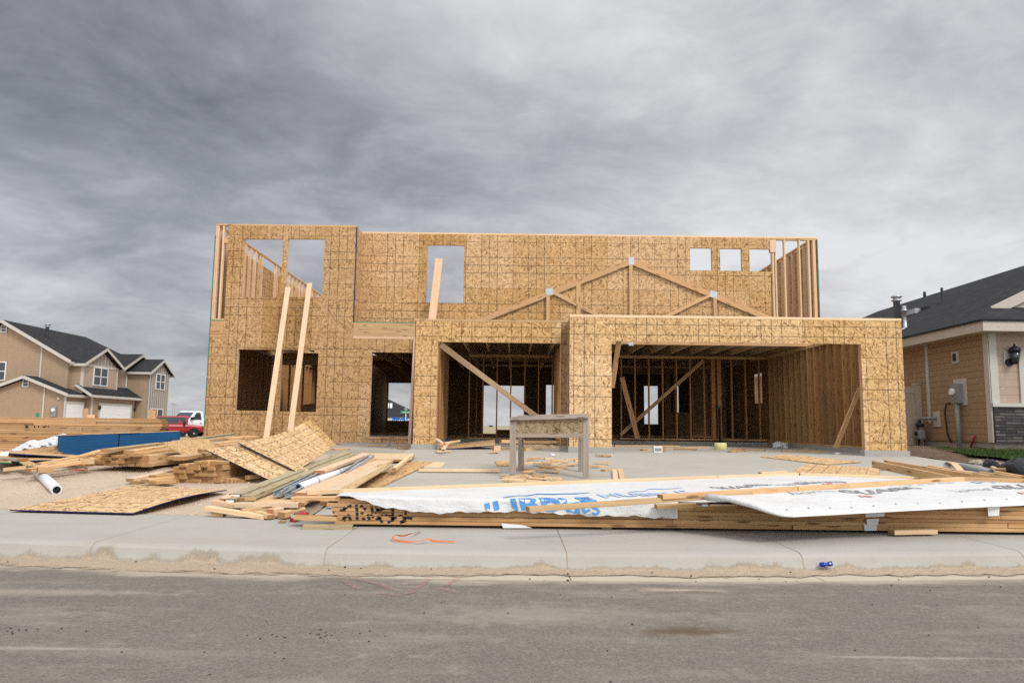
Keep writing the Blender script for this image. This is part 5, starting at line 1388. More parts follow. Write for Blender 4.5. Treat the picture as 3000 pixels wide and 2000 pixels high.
# second panel, further right and nearer
g2 = root('wrapped_gable_panel', 'clean white wrapped gable panel with stapled hem overhanging the stack front', 'gable panel', (4, 7, .4))
C2m = PY(1936, 1464, 6.62)
beam('lookout_rail', C2a, C2m + (C2m - C2a) * .75, .089, .04, M['lumber'], M['end'], g2)
C2s = PY(1934, 1457, 6.60); j2 = C2s + (C2b - C2s) * .40
up2 = Vector((0, 0, .006))
beam('rake_rail', C2s + up2, j2 + up2, .089, .042, M['lumber'], M['end'], g2); beam('rake_rail', j2 + (C2b - j2) * .003 + up2, C2b + up2, .089, .042, M['lumber'], M['end'], g2)
e2 = PY(3300, 1420, 7.6); beam('rake_rail', C2b + (e2 - C2b) * .004 + up2, e2 + up2, .089, .042, M['lumber'], M['end'], g2)
fr_px = [(2069, 1457, 6.66, .40), (2140, 1463, 6.52, .385), (2205, 1482, 6.36, 0), (2250, 1499, 6.24, 0), (2290, 1511, 6.18, 0), (2326, 1514, 6.2, 0), (2421, 1509, 6.33, 0), (2529, 1503, 6.47, 0), (2680, 1495, 6.62, 0), (2835, 1487, 6.78, 0), (3000, 1480, 6.93, 0), (3200, 1472, 7.1, 0)]
frp = [PY(a, b, D) for a, b, D, _ in fr_px]
fx = [(p.x, p.y) for p in frp]; fzv = [(p.x, p.z) for p in frp]
def back2(x):
    if x <= C2b.x: t = (x - C2s.x) / (C2b.x - C2s.x); p = C2s + (C2b - C2s) * t
    else: t = (x - C2b.x) / (e2.x - C2b.x); p = C2b + (e2 - C2b) * t
    return p.y - .03, p.z - .012
def surf2(x, y):
    yb_, zb_ = back2(x); yf_ = lerp_pts(fx, x); zf_ = lerp_pts(fzv, x)
    t = max(0, min(1, (y - yf_) / max(.01, yb_ - yf_)))
    zb_ = max(zb_, ZTOP + .02)
    # sheet lies flat then drops over the hem
    h = zf_ + (zb_ - zf_) * (t ** .55)
    wr = .016 * math.sin(3.3 * x + 7 * y + math.sin(1.9 * x)) + .010 * math.sin(8.1 * x - 5 * y) + .005 * math.sin(17 * x + 11 * y)
    return Vector((x, y, h + wr * t * (1 - t) * 3))
cols = rngf(frp[0].x, frp[-1].x, 170); V = []; NT2 = 16
for x in cols:
    yb_ = back2(x)[0]; yf_ = lerp_pts(fx, x)
    for j in range(NT2 + 1): t = (j / NT2) ** 1.6; V.append(surf2(x, yf_ + (yb_ - yf_) * t))
Fc = [(i * (NT2 + 1) + j, (i + 1) * (NT2 + 1) + j, (i + 1) * (NT2 + 1) + j + 1, i * (NT2 + 1) + j + 1) for i in range(len(cols) - 1) for j in range(NT2)]
mesh('house_wrap', V, Fc, M['wrap'], g2, smooth=True)
tube('rolled_hem', [p + Vector((0, .012, .004)) for p in frp[:6]], .016, M['wrap'], g2, n=8, radii=[.030, .028, .022, .016, .012, .008])
on2 = lambda x, y: surf2(x, y) + Vector((0, -.003, .006))
def row2(y_of, s, size, x, mat, bold=0.0, sx=1.0, ang=R_(14)): print_on('printed_lettering', s, size, (x, y_of), ang, mat, g2, on2, bold, sx)
row2(6.93, 'home', .16, 2.60, M['ink_thin'], 0, 1.35); row2(7.06, 'GUARD', .16, 3.12, M['ink_grey'], .006, 1.7); row2(6.90, 'HP', .075, 3.22, M['ink_red'], .006, 1.6)
row2(7.30, 'home', .16, 4.30, M['ink_thin'], 0, 1.35); row2(7.43, 'GUARD', .16, 4.82, M['ink_grey'], .006, 1.7); row2(7.28, 'HP', .075, 4.95, M['ink_red'], .006, 1.6)
kb2 = lambda x, y: y < back2(x)[0] - .05
print_on('printed_lettering', 'HUBBLE', .17, (3.75, 7.44), A22, M['ink_pale'], g2, on2, .004, 1.5, keep=kb2)
print_on('printed_lettering', 'HOMES', .24, (4.78, 7.68), R_(14), M['ink_pale'], g2, on2, .005, 1.5, keep=kb2)
# staples along the hem
V = []; Fc = []
for i in range(11):
    x = PY(2292 + i * 66, 1490, 6.4 + i * .06).x; y = lerp_pts(fx, x) + .10
    p = on2(x, y); n = len(V); s_ = .009
    V += [p + Vector((-s_, -s_, 0)), p + Vector((s_, -s_, 0)), p + Vector((s_, s_, .001)), p + Vector((-s_, s_, .001))]; Fc.append((n, n + 1, n + 2, n + 3))
mesh('hem_nail', V, Fc, M['black'], g2)
# short boards poking out under the second panel
B('board', PY(1921, 1483, 6.86), PY(2075, 1478, 6.90), .089, .040, M['lumber'], M['end'], 'short round-ended board under the rail between the two white wraps')
o = sheet('board', [PY(2040, 1482, 6.80), PY(2160, 1482, 6.85), PY(2160, 1474, 7.0), PY(2040, 1474, 7.0)], .03, M['lumber'], M['end']); tag(o, 'blue-edged board with a white sticker below the rolled wrap corner', 'board')
mesh('sticker', [PY(2056, 1476.5, 6.79), PY(2074, 1476.5, 6.79), PY(2074, 1482.5, 6.79), PY(2056, 1482.5, 6.79)], [(0, 1, 2, 3)], M['label'], None)
st = bpy.data.objects[-1] if False else [x for x in COL.objects if x.name.startswith('sticker')][-1]; mw = st.matrix_world.copy(); st.parent = o; st.matrix_parent_inverse = Matrix.Translation(o.location).inverted()
mesh('edge_paint', [PY(2040, 1472.5, 6.79), PY(2150, 1472.5, 6.82), PY(2150, 1476, 6.82), PY(2040, 1476, 6.79)], [(0, 1, 2, 3)], M['navy'], None)
st = [x for x in COL.objects if x.name.startswith('edge_paint')][-1]; st.parent = o; st.matrix_parent_inverse = Matrix.Translation(o.location).inverted()
# white paper tags on the stack front
def tagsheet(pts, lab, D=6.95):
    P4 = [PY(a, b, D) for a, b in pts]
    o = sheet('paper_tag', P4, .002, M['label'], nu=4, nv=4, bend=lambda s, t: 0); tag(o, lab, 'paper tag'); return o
tagsheet([(2538, 1520), (2575, 1518), (2572, 1536), (2541, 1540)], 'crumpled white tag stapled over the stack front, upper of two', 6.955)
tagsheet([(2530, 1534), (2568, 1534), (2569, 1553), (2533, 1554)], 'crumpled white tag stapled over the stack front, lower of two', 6.965)
tagsheet([(2535, 1503), (2592, 1502), (2590, 1512), (2537, 1514)], 'torn white paper strip tucked under the stapled hem', 6.90)
tagsheet([(2893, 1482), (2929, 1481), (2927, 1510), (2896, 1511)], 'clean white tag hanging from the hem above the stack', 6.9)
tagsheet([(1469, 1532), (1530, 1537), (1560, 1546), (1474, 1546)], 'grey paper scrap caught under the lowest stack board', 6.955)
tagsheet([(1985, 1489), (1943, 1490), (1944, 1517), (1985, 1518)], 'loose flap of wrap pinned at the end of the torn wrap', 6.93)
p = PZ(2616, 1556, .17); q = PZ(2741, 1554, .17)
B('offcut', p + Vector((0, .03, -.01)), q + Vector((0, .03, -.01)), .089, .04, M['pale'], M['end'], 'short pale offcut lying on the sidewalk in front of the stack', 'offcut')

# --- long rear stack at the left
YR2 = 15.0; zb0 = .40
gR = 'long boards in the tall stack'
labR = 'long plank in the tall stack in front of the two-storey house'
xe0 = PY(470, 1250, YR2).x
zt = PY(300, 1224, YR2).z; NR = 18; hR = (zt - zb0) / NR
rs = random.Random(5)
for l in range(NR):
    z = zb0 + hR * (l + .5); off = rs.uniform(-.04, .04) + (.0 if l % 2 else .03)
    gap = .010 if l in (5, 11) else 0
    xsplit = -8.9 + rs.uniform(-.8, .8)
    for a, b in ((-12.2, xsplit), (xsplit + .01, xe0 + off)):
        yy = YR2 + .14 + rs.uniform(-.012, .012)
        o = B('board', (a, yy, z), (b, yy, z), .285, hR - .003 - gap, M['stack'], M['end'], labR, 'board', gR)
        if l == 13 and b < -7.5: markb = (o, yy - .1425)
seg2 = [((72, 1246), (83, 1246)), ((83, 1246), (74, 1252)), ((74, 1252), (84, 1252)), ((100, 1246), (101, 1252)), ((112, 1246), (113, 1252)), ((126, 1248), (128, 1252)), ((128, 1252), (136, 1247)), ((142, 1246), (142, 1248)), ((141, 1250), (142, 1252))]
V = []; Fc = []
for a, b in seg2:
    p, q = PY(*a, markb[1] - .004), PY(*b, markb[1] - .004); d = (q - p); d.y = 0; d.normalize(); nrm = Vector((-d.z, 0, d.x)) * .010; n = len(V)
    V += [p + nrm, p - nrm, q - nrm, q + nrm]; Fc.append((n, n + 1, n + 2, n + 3))
bpy.context.view_layer.update()
mesh('stencil_lettering', [markb[0].matrix_world.inverted() @ v for v in V], Fc, M['black_ink'], markb[0], local=True)
for (px, w_, h_, lab) in ((252, .08, .19, 'wood block standing upright on the tall stack, before the small garage door'), (446, .17, .17, 'wide wood block standing on the tall stack end by the red pickup'), (438, .05, .20, 'thin wood block standing beside the wide block on the tall stack')):
    x = PY(px, 1215, YR2 + .1).x; B('block', (x, YR2 + .1 + .05 * (px == 438), zt), (x, YR2 + .1 + .05 * (px == 438), zt + h_), w_, .06, M['lumber'], M['end'], lab, 'block', up=(0, 1, 0))
x0 = PY(259, 1215, YR2 + .1); B('block', (x0.x, YR2 + .1, zt + .03), (x0.x + .16, YR2 + .1, zt + .03), .09, .06, M['pink'], M['endpink'], 'wood block lying flat on the tall stack between the garage doors', 'block')
q = PY(110, 1214, 17.0); st = tube('marker_stake', [(q.x, 17, .4), (q.x, 17, q.z + .04)], .035, M['green'], None, n=8); tag(st, 'green stake top showing behind the tall stack', 'stake')

# --- blue-edged panel bundle (two bundles end to end)
TL, TM, TR = PY(175, 1278.5, 13.0), PY(349, 1270, 13.5), PY(528, 1262.5, 14.0)
def bundle(a, b, ha, hb, depth, lab):
    d = (b - a); d.z = 0; d.normalize(); n = Vector((-d.y, d.x, 0)) * depth
    V = [a - Vector((0, 0, ha)), b - Vector((0, 0, hb)), b - Vector((0, 0, hb)) + n, a - Vector((0, 0, ha)) + n, a, b, b + n, a + n]
    f = [(0, 3, 2, 1), (4, 5, 6, 7), (0, 1, 5, 4), (1, 2, 6, 5), (2, 3, 7, 6), (3, 0, 4, 7)]
    o = mesh('panel_bundle', V, f, [M['stackblue'], M['osb_loose']], None, mi=[0, 1, 0, 0, 0, 0]); return tag(o, lab, 'panel bundle')
bundle(TL, TM + (TL - TM) * .004, TL.z - .30, TM.z - .32, .8, 'blue-edged bundle of panels nearest the white plastic film')
bundle(TM + (TR - TM) * .004 + Vector((0, .012, 0)), TR + Vector((0, .012, 0)), TM.z - .32, TR.z - .35, .8, 'blue-edged bundle of panels at the red pickup end')
o = sheet('loose_panel', [TL + Vector((-.07, -.01, .016)), TM + Vector((.3, .17, .022)), TM + Vector((-.1, .9, .022)), TL + Vector((-.43, .72, .016))], .012, M['osb_loose'], M['navy']); tag(o, 'navy-edged panel lying on top of the blue bundle', 'panel')
# tan boards at the foot of the bundle, plastic film over them
for i, (p, q, Da, Db) in enumerate((((35, 1330), (180, 1310), 13.4, 13.6), ((60, 1334), (182, 1319), 13.1, 13.3), ((90, 1335), (182, 1327), 12.9, 13.0))):
    B('board', PY(*p, Da), PY(*q, Db), .18, .05, M['lumber'], M['end'], 'tan board under the white plastic film beside the blue bundle', 'board', 'boards under the plastic film')
cen = [(28, 1319, .05), (60, 1305, .35), (95, 1290, .8), (118, 1298, .55), (140, 1284, .85), (172, 1271, 1.0), (190, 1269, .9), (206, 1278, .2)]
V = []; Fc = []; nx, ny = 60, 14; rp_ = random.Random(4)
for i in range(nx + 1):
    px = 26 + 180 * i / nx
    top = lerp_pts([(26, 1320), (50, 1309), (80, 1292), (98, 1287), (112, 1290), (122, 1288), (136, 1285), (160, 1276), (186, 1269), (200, 1273), (208, 1280)], px)
    bot = lerp_pts([(26, 1322), (60, 1319), (120, 1309), (145, 1308), (175, 1302), (208, 1296)], px)
    for j in range(ny + 1):
        t = j / ny; py = top + (bot - top) * t
        Y = 14.0 - .5 * math.sin(t * 1.57) + .07 * math.sin(px * .11 + t * 5) + .05 * math.sin(px * .23 - t * 8) + .04 * math.sin(px * .5 + t * 3)
        V.append(PY(px, py, Y))
Fc = [(i * (ny + 1) + j, i * (ny + 1) + j + 1, (i + 1) * (ny + 1) + j + 1, (i + 1) * (ny + 1) + j) for i in range(nx) for j in range(ny)]
tag(mesh('plastic_film', V, Fc, M['plastic'], smooth=True), 'crumpled white plastic film draped between the tall stack and blue bundle', 'plastic film')

# --- panels and scraps at the far left
def quad(name, pts, th, m, edge, lab, cat='panel', group=None, edges=None, bend=None, nu=8, nv=6):
    o = sheet(name, pts, th, m, edge, None, nu, nv, bend, edges); return tag(o, lab, cat, group)
quad('panel', [PG(-20, 1352, .12), PY(230, 1343, 11.3), PY(215, 1337, 12.6), PY(-20, 1327, 12.2)], .014, M['osb_loose'], M['navy'], 'navy-edged panel lowest in the dark pile at the blue bundle foot')
quad('panel', [PY(30, 1327, 11.6), PY(225, 1338.5, 11.5), PY(240, 1333, 12.3), PY(10, 1320, 12.6)], .014, M['osb_loose'], M['navy'], 'navy-edged panel uppermost in the pile at the blue bundle foot')
quad('panel', [PY(52, 1350, 10.7), PY(80, 1366, 10.3), PY(114, 1360, 10.5), PY(72, 1344, 11.0)], .016, M['osb_loose'], M['green_edge'], 'small green-edged panel scrap leaning near the white roll')
quad('panel', [PY(-20, 1352, 10.5), PY(34, 1354, 10.4), PY(30, 1346, 10.9), PY(-20, 1345, 11.1)], .014, M['osb_loose'], M['green_edge'], 'green-edged panel scrap at the dark pile under a weathered board')
quad('paper_label', [PY(0, 1334, 11.45), PY(23, 1335, 11.45), PY(26, 1323, 11.5), PY(3, 1322, 11.5)], .003, M['label'], None, 'white printed paper label hanging on the dark panel pile', 'label')
B('plank', PY(-15, 1343, 10.8), PY(68, 1346, 10.7), .2, .04, M['grey_wood'], M['end'], 'weathered plank lying over the dark panel pile')
for (p, q, Da, Db, lab) in (((12, 1375), (80, 1368), 10.0, 10.1, 'tan board poking out beneath the green-edged scrap'), ((84, 1377), (230, 1354), 9.85, 10.45, 'long tan board reaching from the white roll to the cut stud pile'), ((100, 1370), (236, 1346), 10.1, 10.75, 'second long tan board behind the white roll, towards the stud pile'), ((113, 1361), (270, 1331), 10.5, 11.3, 'upper long tan board running below the blue bundle foot'), ((200, 1349), (300, 1320), 11.0, 11.9, 'tan board slanting up along the blue bundle to the stud pile')):
    B('board', PY(*p, Da), PY(*q, Db), .12, .045, M['lumber'], M['end'], lab)
for (px, py, D, lab) in ((110, 1376, 9.85, 'block end beside the white roll top'), (232, 1352, 10.45, 'block end against the stud pile corner')):
    p = PY(px, py, D); B('block', p, p + Vector((.14, .12, .0)), .09, .075, M['lumber'], M['end'], lab, 'block')
a = PG(113, 1384, .045); b = PG(166, 1434, .045)
wr_ = tag(tube('paper_roll', [a, b], .062, M['plastic'], None, n=16), 'short white roll with dark hollow end lying on the dirt', 'roll')
d = (b - a).normalized(); tube('hollow_end', [b - wr_.location * 0 + d * .001, b + d * .004], .042, M['dark'], None, n=14)
st = [x for x in COL.objects if x.name.startswith('hollow_end')][-1]; st.parent = wr_; st.matrix_parent_inverse = Matrix.Translation(wr_.location).inverted()
quad('paper_scrap', [PG(120, 1400, .01), PG(140, 1424, .01), PG(148, 1425, .012), PG(126, 1398, .02)], .003, M['plastic'], None, 'torn white paper strip beside the white roll', 'paper scrap')
def ribbon(name, pts, w_, m, lab, dz=.012):
    V = []; 
    for i, p in enumerate(pts):
        p = Vector(p); d = (Vector(pts[min(i + 1, len(pts) - 1)]) - Vector(pts[max(i - 1, 0)])).normalized(); n = Vector((-d.y, d.x, 0)).normalized() * w_ / 2
        tw = .55 + .35 * math.cos(i * .35); u = Vector((0, 0, w_ / 2 * (1 - tw)))
        V += [p + n * tw + u, p - n * tw - u]
    Fc = [(2 * i, 2 * i + 1, 2 * i + 3, 2 * i + 2) for i in range(len(pts) - 1)]
    return tag(mesh(name, V, Fc, m), lab, 'strap')
def smooth_path(pts, n=5):
    out = []; P4 = [pts[0]] + list(pts) + [pts[-1]]
    for i in range(1, len(P4) - 2):
        for k_ in range(n):
            t = k_ / n; a, b, c_, d_ = P4[i - 1], P4[i], P4[i + 1], P4[i + 2]
            out.append(.5 * ((2 * b) + (c_ - a) * t + (2 * a - 5 * b + 4 * c_ - d_) * t * t + (3 * b - a - 3 * c_ + d_) * t ** 3))
    return out + [pts[-1]]
ribbon('strap', smooth_path([PG(204, 1375, .02), PG(220, 1376, .03), PG(236, 1377, .02), PG(252, 1376, .03), PG(254, 1370, .05), PG(246, 1372, .03)]), .03, M['orange'], 'orange strap scrap on the dirt below the stud pile')
gz = lambda dz: (lambda x, y: .125 + dz)
sp_ = lambda px, py, dz: PG(px, py, 0, gz(dz))
ribbon('strap', smooth_path([sp_(1231, 1554, .01), sp_(1205, 1562, .03), sp_(1178, 1569, .03), sp_(1158, 1566, .035), sp_(1151, 1576, .02), sp_(1165, 1583, .012), sp_(1200, 1586, .01), sp_(1235, 1584, .02), sp_(1256, 1577, .03), sp_(1270, 1584, .012), sp_(1335, 1585, .01)]), .020, M['orange'], 'orange plastic strap curling on the sidewalk in front of the stack')

# --- stud piles: cut ends facing the street
def stud_pile(xL, yF, nc, rows, z0, L, skew, lab, grp, seed, holes=()):
    rr = random.Random(seed); first = None
    for r in range(rows):
        for c_ in range(nc):
            if (r, c_) in holes: continue
            x = xL + (c_ + .5) * .0915 + rr.uniform(-.004, .004) + r * rr.uniform(-.003, .003); y = yF + rr.uniform(-.05, .05); z = z0 + (r + .5) * .0392
            a = Vector((x, y, z)); b = Vector((x + skew * L, y + L, z + rr.uniform(-.002, .004)))
            if first is None:
                first = B('stud_board', a, b, .0885, .0378, M['lumber'], M['end'], lab, 'stud', grp)
            else: dup(first, frame(a, b))
p = PY(240, 1368, 10.75); z0 = .395 - .02
x0 = PY(268, 1360, 10.75).x
stud_pile(x0, 10.75, 9, 4, PY(340, 1365, 10.75).z, 2.3, .11, 'cut stud in the low pile in front of the blue bundle', 'studs in the low pile', 1, {(3, 0), (3, 1), (3, 2), (2, 0)})
stud_pile(PY(505, 1400, 9.75).x, 9.75, 7, 8, PY(560, 1421, 9.75).z, 2.3, .13, 'cut stud in the high pile under the leaning panels', 'studs in the high pile', 2, {(7, 0), (7, 1), (6, 0), (7, 2)})
for i, (px, py, D, rot) in enumerate(((232, 1360, 10.6, .5), (248, 1352, 10.65, .3), (262, 1345, 10.7, .2), (275, 1338, 10.8, -.2), (290, 1331, 10.9, .1))):
    a = PY(px, py, D); B('stud_board', a, a + Vector((.25 + rot * .3, 2.1, .05)), .0885, .038, M['lumber'], M['end'], 'loose stud slipping off the stepped side of the low pile', 'stud', 'loose studs by the low pile', up=(math.sin(rot), 0, math.cos(rot)))
for (p, q, Da, Db, m_, lab) in (((310, 1320), (470, 1300), 10.6, 13.4, 'lumber', 'long board on top of the low pile nearest the blue bundle'), ((378, 1324), (500, 1306), 10.7, 13.2, 'lumber', 'middle long board on top of the low pile'), ((392, 1332), (515, 1316), 10.6, 13.0, 'lumber', 'thick long board on top of the low pile by the tilted panel'), ((428, 1362), (520, 1350), 10.7, 12.8, 'pink', 'pinkish board lying at the foot of the low pile'),
                                ((505, 1341), (535, 1337), 10.0, 10.4, 'pink', 'short pinkish board on top of the high pile corner'), ((525, 1343), (606, 1328), 9.9, 11.5, 'lumber', 'board lying on the high pile against the navy edge'), ((585, 1320), (640, 1318), 10.9, 11.1, 'lumber', 'board end poking out above the navy-edged panel')):
    B('board', PY(*p, Da), PY(*q, Db), .14, .05, M[m_], M['end'], lab)
for (p, q, Da, Db, lab) in (((380, 1406), (510, 1378), 9.6, 10.4, 'long pinkish board leading to the high pile'), ((395, 1413), (440, 1404), 9.35, 9.6, 'short board end in front of the high pile'), ((424, 1408), (520, 1396), 9.3, 9.9, 'board end with two below it, before the high pile'), ((447, 1396), (520, 1388), 9.5, 9.9, 'upper board end resting before the high pile'), ((445, 1413), (505, 1409), 9.25, 9.6, 'lowest board end on the dirt before the high pile')):
    B('board', PY(*p, Da), PY(*q, Db), .12, .042, M['pink'] if 'pinkish' in lab else M['lumber'], M['end'], lab)
rr = random.Random(8)
for i in range(8):
    px = 662 + i * 11.5; a = PY(px, 1412 + i * 1.2, 9.75 + i * .02)
    B('stud_board', a, a + Vector((.35, 2.0, .05)), .038, .089, M['lumber'], M['end'], 'stud on edge in the shadow beneath the leaning panels', 'stud', 'studs on edge beneath the panels')
a = PY(722, 1398, 9.8); B('block', a, a + Vector((.15, .2, .01)), .07, .05, M['lumber'], M['end'], 'small block lying on the shadowed studs on edge', 'block')
# --- leaning OSB panels
A1, A2, A3, A4 = PY(476, 1295, 11.3), PY(544, 1336, 10.7), PY(660, 1312, 12.6), PY(599, 1283, 13.4)
quad('panel', [A1, A2, A3, A4], .012, M['osb_loose'], M['rim'], 'tilted plain panel lying across the back of the low pile')
c1, c2, c3, c4 = PY(697, 1295, 10.5), PY(866, 1379, 9.9), PY(985, 1303, 12.2), PY(911, 1227.5, 12.75)
quad('panel', [c1, c2, c3, c4], .012, M['osb_sheet'], M['navy'], 'large lined panel bending up to a corner before the window planks', edges=(0,), bend=lambda s, t: -.07 * math.sin(math.pi * t) * (1 - s), nu=10, nv=16)
b1_, b2_ = PY(601, 1316, 10.15), PY(789, 1405, 9.55)
quad('panel', [b1_, b2_, c2 + Vector((.12, .22, .0)), c1 + Vector((.15, .3, .0))], .012, M['osb_sheet'], M['navy'], 'navy-edged panel under the large bending panel, over the high pile', edges=(0,))
quad('panel', [PZ(28, 1492, .155), PZ(389, 1502, .155), PG(665, 1434, .05), PG(400, 1420, .05)], .012, M['osb_sheet'], M['navy'], 'warped navy-edged panel lying flat on the dirt by the sidewalk', edges=(0, 1), bend=lambda s, t: .035 * math.sin(math.pi * t) * s, nu=14, nv=10)
quad('panel', [PY(501, 1294, 13.2), PY(682, 1270, 15.2), PY(690, 1267, 16.2), PY(505, 1288, 14.4)], .02, M['osb_loose'], M['green_edge'], 'green-edged panel seen edge-on beyond the low pile')
for i, (p, q, Da, Db) in enumerate((((592, 1291), (695, 1280), 13.4, 15.2), ((625, 1301), (705, 1291), 12.8, 14.3), ((640, 1307), (720, 1297), 12.6, 13.9), ((655, 1286), (742, 1278), 14.2, 15.6))):
    B('plank', PY(*p, Da), PY(*q, Db), .2, .04, M['lumber'], M['end'], 'tan plank lying behind the leaning panels below the house wall', 'plank', 'planks behind the leaning panels')

# --- mixed pile in the middle
Zp = lambda zx, zy: (600 + zx / 3.5636, 1280 + zy / 3.5636)
def PB(name, za, zb_, Da, Db, w_, t_, m_, e_, lab, up=(0, 0, 1), cat='board', group=None):
    return B(name, PY(*Zp(*za), Da), PY(*Zp(*zb_), Db), w_, t_, M[m_], M[e_], lab, cat, group, up)
t1 = PB('treated_beam', (318, 612), (1490, 165), 8.05, 12.4, .135, .042, 'treated', 'treated_end', 'greenish treated timber on top of the mixed pile with a white end label', cat='timber')
t2 = PB('treated_beam', (430, 640), (1560, 185), 7.95, 12.2, .12, .05, 'treated', 'treated_end', 'lower greenish treated timber beside the labelled one', cat='timber')
t3 = PB('treated_beam', (262, 672), (330, 640), 7.8, 8.1, .12, .05, 'treated', 'treated_end', 'treated timber end with a label, lowest below the other timber ends', cat='timber')
for t_o, (zx0, zx1, zy0, zy1, D) in ((t1, (280, 335, 612, 640, 8.0)), (t3, (258, 312, 664, 686, 7.76))):
    bpy.context.view_layer.update()
    im = t_o.matrix_world.inverted(); e = -.004
    w2 = .05 if t_o is t1 else .04
    mesh('end_label', [(e, -w2, -.015), (e, w2, -.015), (e, w2, .015), (e, -w2, .015)], [(0, 1, 2, 3)], M['label'], t_o, local=True)
quad('sheet_panel', [PY(*Zp(470, 690), 7.9), PY(*Zp(900, 690), 7.9), PY(*Zp(1460, 330), 10.4), PY(*Zp(1080, 420), 10.2)], .012, M['pale'], None, 'pale plywood strip lying under the steel channels')
PB('plank', (1060, 600), (1880, 250), 7.95, 11.7, .26, .038, 'pink', 'endpink', 'wide pinkish plank lying beside the white pipe', cat='plank')
PB('plank', (1320, 560), (1780, 330), 8.2, 10.4, .14, .03, 'pink', 'endpink', 'narrow pinkish plank along the gravel strip', cat='plank')
PB('plank', (1195, 365), (1690, 178), 9.9, 12.3, .15, .04, 'pink', 'endpink', 'pinkish plank with a square end on top of the channels', cat='plank')
PB('plank', (985, 700), (1760, 232), 7.85, 11.8, .1, .035, 'lumber', 'end', 'narrow tan plank leading from the short crossing boards to the white pipe', cat='plank')
PB('plank', (1420, 560), (1900, 285), 8.2, 11.0, .2, .014, 'lumber', 'end', 'thin ochre panel strip between gravel and driveway', cat='plank')
for i, (p, q, Da, Db) in enumerate((((755, 592), (1190, 372), 8.15, 10.2), ((850, 565), (1240, 385), 8.3, 10.1), ((880, 600), (1030, 520), 8.1, 8.8), ((1450, 388), (1740, 200), 9.8, 11.9))):
    a, b = PY(*Zp(*p), Da), PY(*Zp(*q), Db); fm = frame(a, b); L_ = (b - a).length
    pr = [(-.025, .03), (-.045, .03), (-.045, -.03), (.045, -.03), (.045, .03), (.025, .03), (.025, .027), (.042, .027), (.042, -.027), (-.042, -.027), (-.042, .027), (-.025, .027)]
    V = [fm @ Vector((x, y, z)) for x in (0, L_) for y, z in pr]; n = len(pr)
    Fc = [(k_, (k_ + 1) % n, (k_ + 1) % n + n, k_ + n) for k_ in range(n)] + [(0, 1, 10, 11), (1, 2, 9, 10), (2, 3, 8, 9), (3, 4, 7, 8), (4, 5, 6, 7)]
    o = mesh('steel_channel', V, Fc, M['steel']); bm = bmesh.new(); bm.from_mesh(o.data); bmesh.ops.recalc_face_normals(bm, faces=bm.faces); bm.to_mesh(o.data); bm.free()
    tag(o, ('longest grey steel channel lying beside the white pipe end', 'grey steel channel tucked between the longest one and the white pipe', 'shortest grey steel channel below the white pipe end', 'grey steel channel showing beyond the white pipe')[i], 'steel channel')
a, b = PY(*Zp(972, 525), 8.55), PY(*Zp(1640, 285), 11.2)
pr_ = root('white_pipe', 'long white pipe with blue rimmed open end lying on the mixed pile', 'pipe', tuple(a))
tube('pipe_body', [a, b], .046, M['pipe'], pr_, n=18); d = (b - a).normalized()
tube('blue_rim', [a - d * .003, a + d * .008], .047, M['sky_blue'], pr_, n=18); tube('open_end', [a - d * .005, a - d * .001], .034, M['dark'], pr_, n=14)
for s_ in (.22, .55, .62, .68):
    m0 = a + (b - a) * s_; tube('printed_mark', [m0, m0 + d * (.12 if s_ > .5 else .05)], .0468, M['ink_thin'], pr_, n=18, caps=False)
quad('panel', [PD(1044, 1424, .02), PD(1109, 1428, .02), PD(1268, 1352, .03), PD(1188, 1349, .03)], .014, M['osb_loose'], M['rim'], 'long narrow panel strip slanting over the driveway edge')
PB('board', (1975, 335), (2165, 185), 10.6, 12.1, .06, .04, 'pale', 'end', 'slim pale board propped over the panel strip with an orange tip')
quad('plank', [PY(1063, 1345, 12.2), PY(1205, 1345, 12.2), PY(1215, 1328, 13.2), PY(1058, 1326, 13.2)], .035, M['pale'], M['end'], 'wide pale plank lying crossways at the driveway edge', 'plank')
a = PD(1228, 1377, .03); b = PD(1464, 1378, .03); B('plank', a, b, .15, .04, M['pale'], M['end'], 'straight pale plank lying on the driveway behind the rail', 'plank')
quad('panel', [PD(1222, 1366, .02), PD(1294, 1366, .02), PD(1306, 1354, .02), PD(1245, 1353, .02)], .015, M['pale'], None, 'square plywood offcut touching the panel strip tip')
# short boards crossing by the sidewalk
PB('board', (322, 708), (992, 706), 7.72, 7.70, .089, .052, 'pink', 'endpink', 'pale board lying level across the front of the mixed pile')
PB('board', (90, 672), (330, 718), 7.8, 7.75, .085, .042, 'pink', 'endpink', 'board slanting in under the level board at the pile front')
PB('board', (28, 740), (640, 835), 7.62, 7.45, .085, .045, 'pale', 'end', 'long board lying lowest along the sidewalk edge of the mixed pile')
PB('board', (190, 660), (330, 590), 7.9, 8.2, .085, .04, 'pink', 'endpink', 'short board behind the labelled timber ends')
PB('board', (380, 770), (690, 735), 7.55, 7.7, .085, .04, 'lumber', 'end', 'tan board between the level board and the lowest board')
PB('block', (685, 790), (790, 768), 7.45, 7.6, .08, .07, 'pink', 'endpink', 'square block propped in front of the level board', cat='block')
PB('block', (560, 790), (690, 830), 7.55, 7.4, .085, .04, 'lumber', 'end', 'short block lying flat left of the square block'.replace('left of', 'touching'), cat='block')
PB('block', (800, 815), (895, 790), 7.42, 7.55, .085, .06, 'lumber', 'end', 'tan block end beside the red carton', cat='block')
PB('block', (85, 800), (210, 805), 7.62, 7.6, .08, .04, 'lumber', 'end', 'short block at the outer end of the lowest board', cat='block')
PB('block', (900, 770), (1050, 740), 7.7, 7.75, .12, .02, 'lumber', 'end', 'flat tan scrap behind the red carton', cat='block')
PB('board', (380, 650), (500, 640), 7.85, 8.0, .1, .04, 'lumber', 'end', 'short board resting against the labelled timber end')
